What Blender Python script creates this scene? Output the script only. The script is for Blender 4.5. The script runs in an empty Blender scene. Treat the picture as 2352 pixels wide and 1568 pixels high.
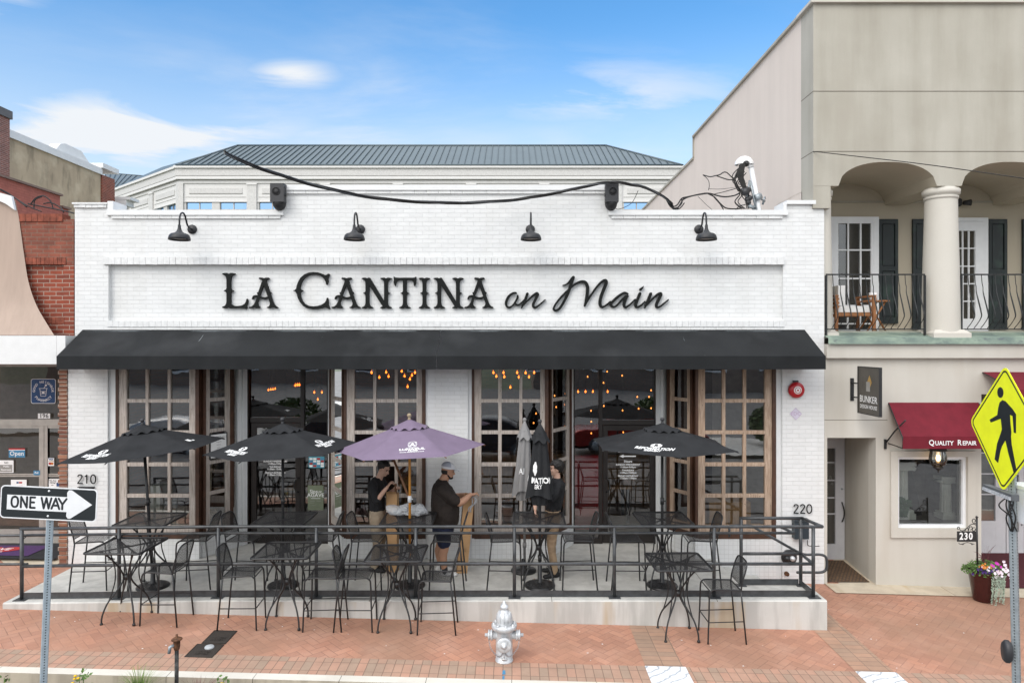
import bpy, bmesh, math, random
from mathutils import Vector, Matrix, noise
random.seed(7)
C = bpy.context.scene.collection
SC = bpy.context.scene
R = math.radians
# ------------------------------------------------------------------ camera, sky, sun, exposure
CAMY, CAMZ, FPX, CX, CY = -11.5, 3.66, 1568.0, 1176.0, 784.0
cam = bpy.data.cameras.new('camera'); cam.sensor_width = 36; cam.lens = 24.0
cam.clip_end = 2000; cam.clip_start = 0.1
camo = bpy.data.objects.new('camera', cam); C.objects.link(camo)
camo.location = (0, CAMY, CAMZ); camo.rotation_euler = (R(90), 0, 0)
SC.camera = camo
SUN_EL, SUN_AZ = 40.0, 214.0      # azimuth measured clockwise from +Y: the sun stands to the front left
world = bpy.data.worlds.new('World'); SC.world = world; world.use_nodes = True
wn, wl = world.node_tree.nodes, world.node_tree.links
wn.clear()
w_out = wn.new('ShaderNodeOutputWorld'); w_bg = wn.new('ShaderNodeBackground')
sky = wn.new('ShaderNodeTexSky'); sky.sky_type = 'NISHITA'; sky.sun_disc = False
sky.sun_elevation = R(SUN_EL); sky.sun_rotation = R(SUN_AZ); sky.air_density = 1.2; sky.dust_density = 0.3; sky.ozone_density = 2.0
tc = wn.new('ShaderNodeTexCoord'); sepd = wn.new('ShaderNodeSeparateXYZ')
wl.new(tc.outputs['Generated'], sepd.inputs[0])
def wmath(op, a, b=None, c=None, clamp=False):
    n = wn.new('ShaderNodeMath'); n.operation = op; n.use_clamp = clamp
    for i, v in enumerate((a, b, c)):
        if v is None: continue
        if isinstance(v, (int, float)): n.inputs[i].default_value = v
        else: wl.new(v, n.inputs[i])
    return n.outputs[0]
zc = wmath('MAXIMUM', sepd.outputs['Z'], 0.03)
zden = wmath('ADD', zc, 0.10)
cu = wmath('DIVIDE', sepd.outputs['X'], zden); cv = wmath('DIVIDE', sepd.outputs['Y'], zden)
cmb = wn.new('ShaderNodeCombineXYZ'); wl.new(cu, cmb.inputs[0]); wl.new(cv, cmb.inputs[1])
def wnoise(scale, loc, sc, detail=6, rough=0.55, dist=0.0):
    mp = wn.new('ShaderNodeMapping'); mp.inputs['Location'].default_value = loc; mp.inputs['Scale'].default_value = sc
    wl.new(cmb.outputs[0], mp.inputs[0])
    n = wn.new('ShaderNodeTexNoise'); n.inputs['Scale'].default_value = scale; n.inputs['Detail'].default_value = detail
    n.inputs['Roughness'].default_value = rough; n.inputs['Distortion'].default_value = dist
    wl.new(mp.outputs[0], n.inputs['Vector']); return n.outputs[0]
def wrange(v, a, b, c=0.0, d=1.0):
    n = wn.new('ShaderNodeMapRange'); n.interpolation_type = 'SMOOTHSTEP'
    wl.new(v, n.inputs[0])
    for i, x in enumerate((a, b, c, d)): n.inputs[i+1].default_value = x
    return n.outputs[0]
cl1 = wrange(wnoise(0.75, (2.3, 0.7, 0), (0.75, 1.3, 1), 7, 0.60, 0.5), 0.47, 0.72)     # streaky cirrus
cl2 = wrange(wnoise(0.45, (5.2, 1.9, 3), (0.9, 0.8, 1), 4, 0.5), 0.43, 0.60)            # where clouds gather
cloud = wmath('MULTIPLY', cl1, wmath('ADD', wmath('MULTIPLY', cl2, 0.55), 0.10), clamp=True)
low = wrange(sepd.outputs['Z'], 0.15, 0.44, 0.58, 0.0)                                  # thin milky veil towards the horizon
cloud = wmath('MAXIMUM', wmath('ADD', wmath('MULTIPLY', cloud, 0.95), low), 0.0, clamp=True)
yq = wmath('MAXIMUM', sepd.outputs['Y'], 0.08); du = wmath('DIVIDE', sepd.outputs['X'], yq); dv = wmath('DIVIDE', sepd.outputs['Z'], yq)
cmb2 = wn.new('ShaderNodeCombineXYZ'); wl.new(wmath('MULTIPLY', du, 1.5), cmb2.inputs[0]); wl.new(wmath('ADD', wmath('MULTIPLY', dv, 7.5), wmath('MULTIPLY', du, 0.9)), cmb2.inputs[1])
nb = wn.new('ShaderNodeTexNoise'); nb.inputs['Scale'].default_value = 1.9; nb.inputs['Detail'].default_value = 8; nb.inputs['Roughness'].default_value = 0.58; nb.inputs['Distortion'].default_value = 0.6; wl.new(cmb2.outputs[0], nb.inputs['Vector'])
def patch(u0, su, v0, sv, k):      # a bank of cloud lying in one part of the sky
    a = wmath('DIVIDE', wmath('SUBTRACT', du, u0), su); b2 = wmath('DIVIDE', wmath('SUBTRACT', dv, v0), sv)
    return wmath('MULTIPLY', wmath('EXPONENT', wmath('MULTIPLY', wmath('ADD', wmath('MULTIPLY', a, a), wmath('MULTIPLY', b2, b2)), -1.0)), k)
bank = wmath('ADD', wmath('ADD', patch(-0.58, 0.26, 0.305, 0.055, 1.5), patch(0.14, 0.22, 0.36, 0.05, 0.75)), wmath('ADD', patch(-0.325, 0.06, 0.39, 0.022, 1.1), patch(-0.75, 0.06, 0.49, 0.03, 0.6)))
cloud = wmath('MAXIMUM', cloud, wmath('MULTIPLY', wrange(nb.outputs[0], 0.34, 0.64), bank, clamp=True))
back = wrange(sepd.outputs['Y'], 0.10, -0.45)                                           # unseen cloud over the street side, added and brightened to light the facade
up = wmath('MULTIPLY', wrange(sepd.outputs['Z'], 0.55, 0.85), 1.0)  # overhead cloud out of view, brightened to lift the deck
cloud = wmath('MAXIMUM', cloud, wmath('MULTIPLY', wmath('MAXIMUM', back, up), 0.85))
hsv = wn.new('ShaderNodeHueSaturation'); hsv.inputs['Saturation'].default_value = 1.32; hsv.inputs['Value'].default_value = 1.22
wl.new(sky.outputs[0], hsv.inputs['Color'])
wmix = wn.new('ShaderNodeMix'); wmix.data_type = 'RGBA'; wl.new(wmath('MAXIMUM', back, up), wmix.inputs['Factor'])
wmix.inputs['A'].default_value = (4.95, 5.15, 5.4, 1); wmix.inputs['B'].default_value = (9.3, 9.4, 9.6, 1)
mix = wn.new('ShaderNodeMix'); mix.data_type = 'RGBA'
wl.new(cloud, mix.inputs['Factor']); wl.new(hsv.outputs[0], mix.inputs['A'])
vs = wn.new('ShaderNodeVectorMath'); vs.operation = 'SCALE'; wl.new(wmix.outputs['Result'], vs.inputs[0]); wl.new(wmath('ADD', wmath('MULTIPLY', up, 0.6), 1.0), vs.inputs['Scale']); wl.new(vs.outputs[0], mix.inputs['B'])
wl.new(mix.outputs['Result'], w_bg.inputs['Color']); w_bg.inputs['Strength'].default_value = 0.12
wl.new(w_bg.outputs[0], w_out.inputs[0])
sun = bpy.data.lights.new('sun', 'SUN'); sun.energy = 1.3; sun.angle = R(40); sun.color = (1.0, 0.94, 0.86)
suno = bpy.data.objects.new('sun', sun); C.objects.link(suno)
az = R(SUN_AZ); el = R(SUN_EL)
sdir = Vector((math.sin(az)*math.cos(el), math.cos(az)*math.cos(el), math.sin(el)))
suno.rotation_euler = sdir.to_track_quat('Z', 'Y').to_euler(); suno.location = (0, 0, 40)
SC.view_settings.view_transform = 'Standard'; SC.view_settings.look = 'None'
SC.view_settings.exposure = 0.57; SC.view_settings.gamma = 1.0
SC.render.engine = 'CYCLES'
SC.cycles.use_denoising = True
SC.cycles.max_bounces = 8; SC.cycles.transparent_max_bounces = 16
SC.cycles.sample_clamp_indirect = 6.0
# ------------------------------------------------------------------ where a measured point of the photograph lies in the place
def P(x, y, Y):                       # photo point (2352 px wide) at depth Y
    d = Y - CAMY
    return Vector(((x-CX)/FPX*d, Y, CAMZ-(y-CY)/FPX*d))
def fx(x, Y=0.0): return (x-CX)/FPX*(Y-CAMY)
def fz(y, Y=0.0): return CAMZ-(y-CY)/FPX*(Y-CAMY)
def gz(x, y=-1.85):                   # sidewalk level: falls to the right, and slightly to the street
    return -0.305-0.0262*max(-14, min(14, x))+0.012*(y+1.85)
# ------------------------------------------------------------------ objects
def tag(o, label=None, cat=None, group=None, kind=None):
    if label: o['label'] = label
    if cat: o['category'] = cat
    if group: o['group'] = group
    if kind: o['kind'] = kind
    return o
def thing(name, label, cat, loc=(0, 0, 0), rz=0.0, group=None):
    o = bpy.data.objects.new(name, None); C.objects.link(o); o.empty_display_size = 0.1
    o.location = loc; o.rotation_euler = (0, 0, rz)
    return tag(o, label, cat, group)
def link(name, me, mat, parent=None, local=False, smooth=None):
    o = bpy.data.objects.new(name, me); C.objects.link(o)
    if mat is not None:
        if len(me.materials) == 0:
            for m in (mat if isinstance(mat, (list, tuple)) else [mat]): me.materials.append(m)
    if parent is not None:
        o.parent = parent
        if not local and parent.parent is None:
            o.matrix_parent_inverse = (Matrix.Translation(parent.location) @ parent.rotation_euler.to_matrix().to_4x4()).inverted()
    return o
class MB:
    def __init__(s): s.bm = bmesh.new()
    def face(s, pts, mi=0):
        vs = [s.bm.verts.new(p) for p in pts]
        try:
            f = s.bm.faces.new(vs); f.material_index = mi; return f
        except ValueError: return None
    def box(s, x0, y0, z0, x1, y1, z1, M=None, mi=0):
        co = [Vector((x, y, z)) for z in (z0, z1) for y in (y0, y1) for x in (x0, x1)]
        if M is not None: co = [M @ c for c in co]
        v = [s.bm.verts.new(c) for c in co]
        for q in ((0,2,3,1),(4,5,7,6),(0,1,5,4),(2,6,7,3),(0,4,6,2),(1,3,7,5)):
            f = s.bm.faces.new([v[i] for i in q]); f.material_index = mi
        return s
    def tube(s, pts, r, seg=8, closed=False, caps=True, mi=0):
        pts = [Vector(p) for p in pts]; n = len(pts)
        rs = r if isinstance(r, (list, tuple)) else [r]*n
        rings = []; up = None
        for i, p in enumerate(pts):
            if closed: t = pts[(i+1) % n]-pts[i-1]
            else: t = pts[min(i+1, n-1)]-pts[max(i-1, 0)]
            if t.length < 1e-9: t = Vector((0, 0, 1))
            t.normalize()
            if up is None:
                up = Vector((0, 0, 1)) if abs(t.z) < 0.9 else Vector((1, 0, 0))
            a = (up-t*up.dot(t))
            if a.length < 1e-6: a = t.orthogonal()
            a.normalize(); up = a; b = t.cross(a)
            rings.append([s.bm.verts.new(p+(a*math.cos(2*math.pi*k/seg)+b*math.sin(2*math.pi*k/seg))*rs[i]) for k in range(seg)])
        rng = range(n) if closed else range(n-1)
        for i in rng:
            A, B = rings[i], rings[(i+1) % n]
            for k in range(seg):
                f = s.bm.faces.new((A[k], A[(k+1) % seg], B[(k+1) % seg], B[k])); f.material_index = mi; f.smooth = True
        if caps and not closed:
            f = s.bm.faces.new(list(reversed(rings[0]))); f.material_index = mi
            f = s.bm.faces.new(rings[-1]); f.material_index = mi
        return s
    def lathe(s, prof, M=None, seg=24, mi=0, smooth=True, flute=None):
        M = M or Matrix.Identity(4); rings = []
        for (r, z) in prof:
            if r < 1e-5: rings.append([s.bm.verts.new(M @ Vector((0, 0, z)))])
            else: rings.append([s.bm.verts.new(M @ Vector((r*math.cos(2*math.pi*k/seg)*(flute(k) if flute else 1), r*math.sin(2*math.pi*k/seg)*(flute(k) if flute else 1), z))) for k in range(seg)])
        for A, B in zip(rings, rings[1:]):
            for k in range(seg):
                k2 = (k+1) % seg
                if len(A) == 1 and len(B) == 1: continue
                if len(A) == 1: q = (A[0], B[k2], B[k])
                elif len(B) == 1: q = (A[k], A[k2], B[0])
                else: q = (A[k], A[k2], B[k2], B[k])
                try:
                    f = s.bm.faces.new(q); f.material_index = mi; f.smooth = smooth
                except ValueError: pass
        return s
    def prism(s, poly, M, d, mi=0):          # 2-D outline (x, y) mapped by M, thickness d along local z
        n = len(poly)
        a = [s.bm.verts.new(M @ Vector((p[0], p[1], 0))) for p in poly]
        b = [s.bm.verts.new(M @ Vector((p[0], p[1], d))) for p in poly]
        fs = []
        try: fs.append(s.bm.faces.new(list(reversed(a))))
        except ValueError: pass
        f = s.bm.faces.new(b); fs.append(f)
        for i in range(n): fs.append(s.bm.faces.new((a[i], a[(i+1) % n], b[(i+1) % n], b[i])))
        for f in fs: f.material_index = mi; f.normal_update()
        bmesh.ops.triangulate(s.bm, faces=[f for f in fs if len(f.verts) > 4])
        return s
    def ribbon(s, pts, M, d):                # a brush stroke: (x, y, width), thickness d
        L = []; Rr = []; n = len(pts)
        for i, (x, y, w) in enumerate(pts):
            x0, y0, _ = pts[max(i-1, 0)]; x1, y1, _ = pts[min(i+1, n-1)]
            t = Vector((x1-x0, y1-y0)); t.normalize()
            L.append((x-t.y*w/2, y+t.x*w/2)); Rr.append((x+t.y*w/2, y-t.x*w/2))
        cap0 = []; cap1 = []
        for k in range(1, 6):
            a = math.pi*k/6
            x, y, w = pts[0]; t = Vector((pts[1][0]-x, pts[1][1]-y)).normalized(); nn = Vector((-t.y, t.x))
            v = Vector((x, y))-nn*w/2*math.cos(a)-t*w/2*math.sin(a); cap0.append((v.x, v.y))
            x, y, w = pts[-1]; t = Vector((x-pts[-2][0], y-pts[-2][1])).normalized(); nn = Vector((-t.y, t.x))
            v = Vector((x, y))+nn*w/2*math.cos(a)+t*w/2*math.sin(a); cap1.append((v.x, v.y))
        return s.prism(L+cap1+list(reversed(Rr))+cap0, M, d)
    def grid(s, fn, nu, nv, mi=0, smooth=True, wrap=False):
        V = [[s.bm.verts.new(fn(i/nu, j/nv)) for j in range(nv+1)] for i in range(nu if wrap else nu+1)]
        for i in range(nu):
            for j in range(nv):
                A = V[i]; B = V[(i+1) % len(V)]
                f = s.bm.faces.new((A[j], B[j], B[j+1], A[j+1])); f.material_index = mi; f.smooth = smooth
        return s
    def mesh(s, me, M, mi=0):
        vs = [s.bm.verts.new(M @ v.co) for v in me.vertices]
        for p in me.polygons:
            try:
                f = s.bm.faces.new([vs[i] for i in p.vertices]); f.material_index = mi; f.smooth = p.use_smooth
            except ValueError: pass
        return s
    def bevel(s, w, seg=2, ang=40):
        es = [e for e in s.bm.edges if len(e.link_faces) == 2 and e.calc_face_angle(0) > R(ang)]
        bmesh.ops.bevel(s.bm, geom=es, offset=w, segments=seg, profile=0.6, affect='EDGES', clamp_overlap=True)
        return s
    def noise(s, amp, freq, seed=0):
        for v in s.bm.verts:
            v.co += noise.noise_vector(v.co*freq+Vector((seed, seed*2.1, 0)))*amp
        return s
    def build(s, name, mat, parent=None, local=False, fixn=True):
        if fixn: bmesh.ops.recalc_face_normals(s.bm, faces=s.bm.faces)
        me = bpy.data.meshes.new(name); s.bm.to_mesh(me); s.bm.free()
        return link(name, me, mat, parent, local)
def spline(pts, n=6, closed=False):      # Catmull-Rom through the points (any number of values each)
    out = []; m = len(pts); rng = m if closed else m-1
    for i in range(rng):
        g = lambda k: pts[k % m] if closed else pts[max(0, min(m-1, k))]
        p0, p1, p2, p3 = g(i-1), g(i), g(i+1), g(i+2)
        for j in range(n):
            t = j/n
            out.append(tuple(0.5*((2*b)+(c-a)*t+(2*a-5*b+4*c-d)*t*t+(3*b-a-3*c+d)*t**3) for a, b, c, d in zip(p0, p1, p2, p3)))
    if not closed: out.append(tuple(pts[-1]))
    return out
_texts = {}
def text_mesh(body, size, bold=0.0, shear=0.0, ext=0.002, align='CENTER', space=1.0, narrow=1.0):
    key = (body, size, bold, shear, ext, align, space, narrow)
    if key in _texts: return _texts[key]
    cu = bpy.data.curves.new('lettering', 'FONT'); cu.body = body; cu.size = size; cu.offset = bold; cu.shear = shear
    cu.extrude = ext; cu.align_x = align; cu.align_y = 'CENTER'; cu.space_character = space; cu.resolution_u = 2
    o = bpy.data.objects.new('lettering', cu)
    me = bpy.data.meshes.new_from_object(o)
    if narrow != 1.0:
        for v in me.vertices: v.co.x *= narrow
    bpy.data.objects.remove(o); _texts[key] = me
    return me
def frameM(o, xdir, ydir):               # local x, y -> given directions, z out of the face
    x = Vector(xdir).normalized(); z = x.cross(Vector(ydir)).normalized(); y = z.cross(x)
    M = Matrix((x, y, z)).transposed().to_4x4(); M.translation = Vector(o); return M
def faceM(x, y, z): return frameM((x, y, z), (1, 0, 0), (0, 0, 1))       # a face looking at the street
def copy_tree(src, loc, rz, label=None):
    r = src.copy(); C.objects.link(r); r.location = loc; r.rotation_euler = (0, 0, rz)
    if label: r['label'] = label
    for ch in list(src.children):
        c = ch.copy(); C.objects.link(c); c.parent = r
        for g in ch.children:
            d = g.copy(); C.objects.link(d); d.parent = c
    return r
# ------------------------------------------------------------------ materials
class NT:
    def __init__(s, name):
        s.m = bpy.data.materials.new(name); s.m.use_nodes = True; s.n = s.m.node_tree.nodes; s.l = s.m.node_tree.links
        s.b = s.n['Principled BSDF']; s.o = s.n['Material Output']
    def new(s, t, **kw):
        n = s.n.new(t)
        for k, v in kw.items(): setattr(n, k, v)
        return n
    def set(s, n, i, v):
        if isinstance(v, (int, float)): n.inputs[i].default_value = v
        elif isinstance(v, (tuple, list)): n.inputs[i].default_value = v
        else: s.l.new(v, n.inputs[i])
    def math(s, op, a, b=None, clamp=False):
        n = s.new('ShaderNodeMath', operation=op); n.use_clamp = clamp
        s.set(n, 0, a)
        if b is not None: s.set(n, 1, b)
        return n.outputs[0]
    def coord(s): return s.new('ShaderNodeTexCoord').outputs['Object']
    def xyz(s, v=None):
        n = s.new('ShaderNodeSeparateXYZ'); s.l.new(v or s.coord(), n.inputs[0]); return n.outputs
    def comb(s, x, y, z=0.0):
        n = s.new('ShaderNodeCombineXYZ'); s.set(n, 0, x); s.set(n, 1, y); s.set(n, 2, z); return n.outputs[0]
    def noise(s, scale, detail=4, rough=0.5, vec=None, sc=(1, 1, 1)):
        mp = s.new('ShaderNodeMapping'); mp.inputs['Scale'].default_value = sc
        s.l.new(vec or s.coord(), mp.inputs[0])
        n = s.new('ShaderNodeTexNoise'); n.inputs['Scale'].default_value = scale; n.inputs['Detail'].default_value = detail; n.inputs['Roughness'].default_value = rough
        s.l.new(mp.outputs[0], n.inputs['Vector']); return n.outputs[0]
    def rng(s, v, a, b, c=0.0, d=1.0):
        n = s.new('ShaderNodeMapRange'); s.set(n, 0, v)
        for i, x in enumerate((a, b, c, d)): n.inputs[i+1].default_value = x
        return n.outputs[0]
    def mix(s, f, a, b, blend='MIX'):
        n = s.new('ShaderNodeMix', data_type='RGBA', blend_type=blend)
        s.set(n, 'Factor', f)
        for k, v in (('A', a), ('B', b)):
            if isinstance(v, (tuple, list)): n.inputs[k].default_value = tuple(v)+((1,) if len(v) == 3 else ())
            else: s.l.new(v, n.inputs[k])
        return n.outputs['Result']
    def bump(s, h, strength=0.3, dist=0.01):
        n = s.new('ShaderNodeBump'); n.inputs['Strength'].default_value = strength; n.inputs['Distance'].default_value = dist
        s.l.new(h, n.inputs['Height']); s.l.new(n.outputs[0], s.b.inputs['Normal'])
    def fin(s, col=None, rough=None, metal=None, spec=None):
        for k, v in (('Base Color', col), ('Roughness', rough), ('Metallic', metal), ('Specular IOR Level', spec)):
            if v is None: continue
            if isinstance(v, (int, float)): s.b.inputs[k].default_value = v
            elif isinstance(v, (tuple, list)): s.b.inputs[k].default_value = tuple(v)+((1,) if len(v) == 3 else ())
            else: s.l.new(v, s.b.inputs[k])
        return s.m
def plain(name, col, rough=0.6, metal=0.0, var=0.12, scale=6.0, bump=0.0, bscale=60.0, spec=None, sc=(1, 1, 1)):
    t = NT(name)
    f = t.rng(t.noise(scale, 5, 0.6, sc=sc), 0.3, 0.7)
    c2 = tuple(max(0, c*(1-2*var)) for c in col); c1 = tuple(min(1, c*(1+var*0.6)) for c in col)
    t.fin(t.mix(f, c2, c1), rough, metal, spec)
    if bump: t.bump(t.noise(bscale, 3), bump, 0.004)
    return t.m
def brick_mat(name, c1, c2, mortar, bw=0.2, rh=0.0677, ms=0.008, bump=0.5, rough=0.8, vary=0.2, mottle=0.12, dirt=None, axis='wall', streak=0.0, msm=0.2):
    t = NT(name); x, y, z = t.xyz()
    if axis == 'wall': v = t.comb(t.math('ADD', x, y), z)
    elif axis == 'soldier': v = t.comb(z, t.math('ADD', x, y))
    else: v = t.comb(x, y)
    wob = t.noise(3.0, 2)                                   # courses are laid by hand: never quite straight
    v2 = t.new('ShaderNodeVectorMath', operation='ADD'); t.l.new(v, v2.inputs[0])
    t.l.new(t.comb(t.rng(wob, 0, 1, -0.004, 0.004), t.rng(t.noise(2.2, 3), 0, 1, -0.006, 0.006)), v2.inputs[1])
    b = t.new('ShaderNodeTexBrick'); t.l.new(v2.outputs[0], b.inputs['Vector'])
    b.inputs['Scale'].default_value = 1.0; b.inputs['Brick Width'].default_value = bw; b.inputs['Row Height'].default_value = rh
    b.inputs['Mortar Size'].default_value = ms; b.inputs['Mortar Smooth'].default_value = msm; b.inputs['Bias'].default_value = 0.0
    b.inputs['Color1'].default_value = c1+(1,); b.inputs['Color2'].default_value = c2+(1,); b.inputs['Mortar'].default_value = mortar+(1,)
    col = b.outputs['Color']
    g = t.rng(t.noise(4.0, 7, 0.65), 0.25, 0.75, 1-mottle*1.6, 1+mottle*0.3)
    col = t.mix(1.0, col, t.comb(g, g, g), 'MULTIPLY')
    if dirt:
        dm = t.rng(t.noise(1.3, 6, 0.6, sc=(1, 1, 0.35)), 0.52, 0.74, 0, dirt[1])
        col = t.mix(dm, col, dirt[0])
    h = t.math('ADD', t.math('MULTIPLY', b.outputs['Fac'], -1.0), t.math('MULTIPLY', t.noise(55, 4, 0.6), 0.7))
    h = t.math('ADD', h, t.math('MULTIPLY', t.noise(11, 3), 0.9))
    t.fin(col, rough); t.bump(h, bump, 0.006)
    return t.m
M = {}
M['white_brick'] = brick_mat('white_painted_brick', (0.735, 0.74, 0.735), (0.695, 0.70, 0.695), (0.65, 0.655, 0.65), bw=0.215, rh=0.0727, ms=0.005, bump=0.6, rough=0.62, mottle=0.045, dirt=((0.60, 0.585, 0.55), 0.16), msm=0.35)
M['white_soldier'] = brick_mat('white_painted_brick_edge', (0.71, 0.72, 0.72), (0.67, 0.68, 0.68), (0.60, 0.605, 0.60), bw=0.2, rh=0.0677, ms=0.005, bump=0.5, rough=0.62, mottle=0.06, axis='soldier', dirt=((0.5, 0.48, 0.44), 0.25))
M['white_paint'] = plain('white_paint', (0.69, 0.70, 0.70), 0.5, var=0.03, bump=0.1)
M['white_trim'] = plain('white_metal_trim', (0.71, 0.715, 0.71), 0.4, var=0.03)
M['white_tile'] = brick_mat('white_tile', (0.74, 0.745, 0.74), (0.71, 0.715, 0.71), (0.60, 0.60, 0.59), bw=0.075, rh=0.075, ms=0.004, bump=0.25, rough=0.3, mottle=0.04)
M['white_tile'].node_tree.nodes['Brick Texture'].offset = 0.0
M['red_brick'] = brick_mat('red_brick', (0.31, 0.062, 0.028), (0.20, 0.042, 0.022), (0.40, 0.30, 0.24), rh=0.0715, bw=0.21, ms=0.0065, bump=0.6, mottle=0.22)
M['red_brick_old'] = brick_mat('red_brick_dark_joint', (0.29, 0.08, 0.045), (0.20, 0.06, 0.036), (0.24, 0.14, 0.10), ms=0.0065, bump=0.6, mottle=0.3)
M['red_soldier'] = brick_mat('red_brick_edge', (0.30, 0.085, 0.045), (0.20, 0.065, 0.04), (0.46, 0.37, 0.30), ms=0.008, bump=0.6, mottle=0.25, axis='soldier')
M['pier_brick'] = brick_mat('mixed_pier_brick', (0.36, 0.17, 0.10), (0.20, 0.075, 0.05), (0.42, 0.36, 0.30), bw=0.3, ms=0.006, bump=0.6, mottle=0.25)
M['old_brick'] = brick_mat('old_dark_brick', (0.27, 0.10, 0.075), (0.19, 0.075, 0.06), (0.40, 0.31, 0.27), bump=0.5, mottle=0.2)
M['painted_red'] = brick_mat('red_painted_brick', (0.42, 0.135, 0.095), (0.37, 0.115, 0.083), (0.31, 0.09, 0.065), bump=0.4, mottle=0.15, ms=0.006)
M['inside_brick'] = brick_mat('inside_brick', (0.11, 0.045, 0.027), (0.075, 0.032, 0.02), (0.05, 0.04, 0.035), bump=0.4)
M['opposite_brick'] = brick_mat('opposite_brick', (0.27, 0.20, 0.16), (0.22, 0.16, 0.13), (0.3, 0.26, 0.23), bump=0.4)
def stucco(name, col, dark, amt=0.5, rough=0.85, streak=0.5, rust=None):
    t = NT(name)
    big = t.rng(t.noise(0.9, 5, 0.55), 0.35, 0.68)
    run = t.rng(t.noise(2.4, 5, 0.6, sc=(1, 1, 0.10)), 0.42, 0.72)
    f = t.math('ADD', t.math('MULTIPLY', big, amt), t.math('MULTIPLY', run, streak), True)
    c = t.mix(f, col, dark)
    c = t.mix(t.rng(t.noise(90, 3), 0.3, 0.8, 0, 0.22), c, tuple(k*0.72 for k in col))
    if rust: c = t.mix(t.rng(t.noise(5, 3, 0.5, sc=(1, 1, 0.12)), 0.70, 0.78, 0, 0.8), c, rust)
    t.fin(c, rough); t.bump(t.noise(130, 4, 0.6), 0.35, 0.004); return t.m
M['stucco'] = stucco('beige_stucco', (0.45, 0.425, 0.365), (0.335, 0.31, 0.255), 0.55, streak=0.65)
M['stucco_cream'] = stucco('cream_stucco', (0.565, 0.54, 0.485), (0.46, 0.425, 0.365), 0.4, streak=0.45)
M['stucco_pink'] = stucco('pinkish_stucco', (0.70, 0.61, 0.535), (0.59, 0.51, 0.445), 0.22, streak=0.45)
M['stucco_loggia'] = stucco('tan_stucco', (0.48, 0.425, 0.33), (0.42, 0.365, 0.28), 0.4, streak=0.2)  # tan stucco of the loggia wall and vaults
M['stucco_column'] = stucco('column_stucco', (0.575, 0.545, 0.485), (0.50, 0.465, 0.405), 0.3, streak=0.3)
M['stucco_tan'] = stucco('weathered_tan_stucco', (0.50, 0.40, 0.275), (0.30, 0.235, 0.16), 0.5, streak=0.35, rust=(0.30, 0.13, 0.04))
M['joint'] = plain('joint', (0.17, 0.15, 0.12), 0.9)
M['tan_panel'] = plain('tan_metal_panel', (0.40, 0.30, 0.24), 0.6, var=0.06, scale=3, sc=(3, 3, 0.3))
M['granite'] = plain('pale_granite', (0.60, 0.59, 0.57), 0.7, var=0.10, scale=14, bump=0.1)
M['granite_light'] = plain('light_granite', (0.68, 0.67, 0.65), 0.7, var=0.05, scale=10)
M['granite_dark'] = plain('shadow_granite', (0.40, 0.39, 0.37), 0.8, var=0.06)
M['teal_roof'] = plain('grey_teal_roof', (0.105, 0.138, 0.152), 0.5, 0.3, var=0.05, scale=0.6)
M['teal_seam'] = plain('roof_seam', (0.075, 0.10, 0.11), 0.45, 0.3, var=0.03)
M['awning_black'] = plain('black_awning_cloth', (0.0145, 0.016, 0.0175), 0.8, var=0.18, spec=0.25, scale=1.6, bump=0.12, bscale=240)
M['awning_red'] = plain('red_awning_cloth', (0.155, 0.013, 0.024), 0.8, spec=0.25, var=0.10, scale=5, bump=0.12, bscale=240)
M['umbrella_black'] = plain('black_umbrella_cloth', (0.024, 0.025, 0.027), 0.85, spec=0.2, var=0.14, scale=5, bump=0.1, bscale=200)
M['umbrella_purple'] = plain('purple_umbrella_cloth', (0.175, 0.130, 0.195), 0.85, var=0.07, scale=4, bump=0.1, bscale=200)
M['umbrella_grey'] = plain('grey_umbrella_cloth', (0.235, 0.23, 0.228), 0.85, var=0.06, scale=5, bump=0.1, bscale=200)
M['metal_dark'] = plain('dark_painted_metal', (0.021, 0.021, 0.022), 0.40, 0.0, var=0.15, scale=20)
M['rail_paint'] = plain('grey_railing_paint', (0.066, 0.070, 0.074), 0.36, 0.15, var=0.25, scale=9)
M['letter_black'] = plain('black_letter', (0.0065, 0.0075, 0.007), 0.6, spec=0.2, var=0.1)
M['lamp_black'] = plain('lamp_black', (0.015, 0.016, 0.019), 0.5, var=0.12)
M['lamp_inner'] = plain('lamp_inner', (0.55, 0.53, 0.49), 0.5, var=0.05)
M['black_plastic'] = plain('black_plastic', (0.03, 0.03, 0.033), 0.5, var=0.12)
M['grille'] = plain('speaker_grille', (0.012, 0.012, 0.013), 0.6)
M['cable'] = plain('black_cable', (0.014, 0.012, 0.011), 0.6, var=0.3, scale=12)
M['bronze'] = plain('dark_bronze_frame', (0.028, 0.023, 0.021), 0.4, 0.3, var=0.15)
M['brown_trim'] = plain('brown_trim', (0.075, 0.033, 0.018), 0.5, var=0.2, scale=8)
M['aluminium'] = plain('dull_aluminium', (0.45, 0.42, 0.38), 0.45, 0.4, var=0.1)
M['galvanised'] = plain('galvanised_steel', (0.36, 0.40, 0.42), 0.45, 0.45, var=0.12, scale=25)
M['galvanised_light'] = plain('pale_painted_post', (0.40, 0.47, 0.52), 0.45, 0.3, var=0.10, scale=18)
M['hole'] = plain('dark_hole', (0.012, 0.012, 0.012), 0.9)
M['silver'] = plain('silver_paint', (0.66, 0.67, 0.68), 0.40, 0.35, var=0.18, scale=14, bump=0.15, bscale=90)
M['chain'] = plain('chain_steel', (0.45, 0.42, 0.43), 0.4, 0.7)
M['rust'] = plain('rusty_iron', (0.17, 0.075, 0.035), 0.8, 0.2, var=0.4, scale=25, bump=0.4)
M['old_pipe'] = plain('mottled_pipe', (0.09, 0.09, 0.085), 0.7, 0.3, var=0.5, scale=18)
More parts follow.
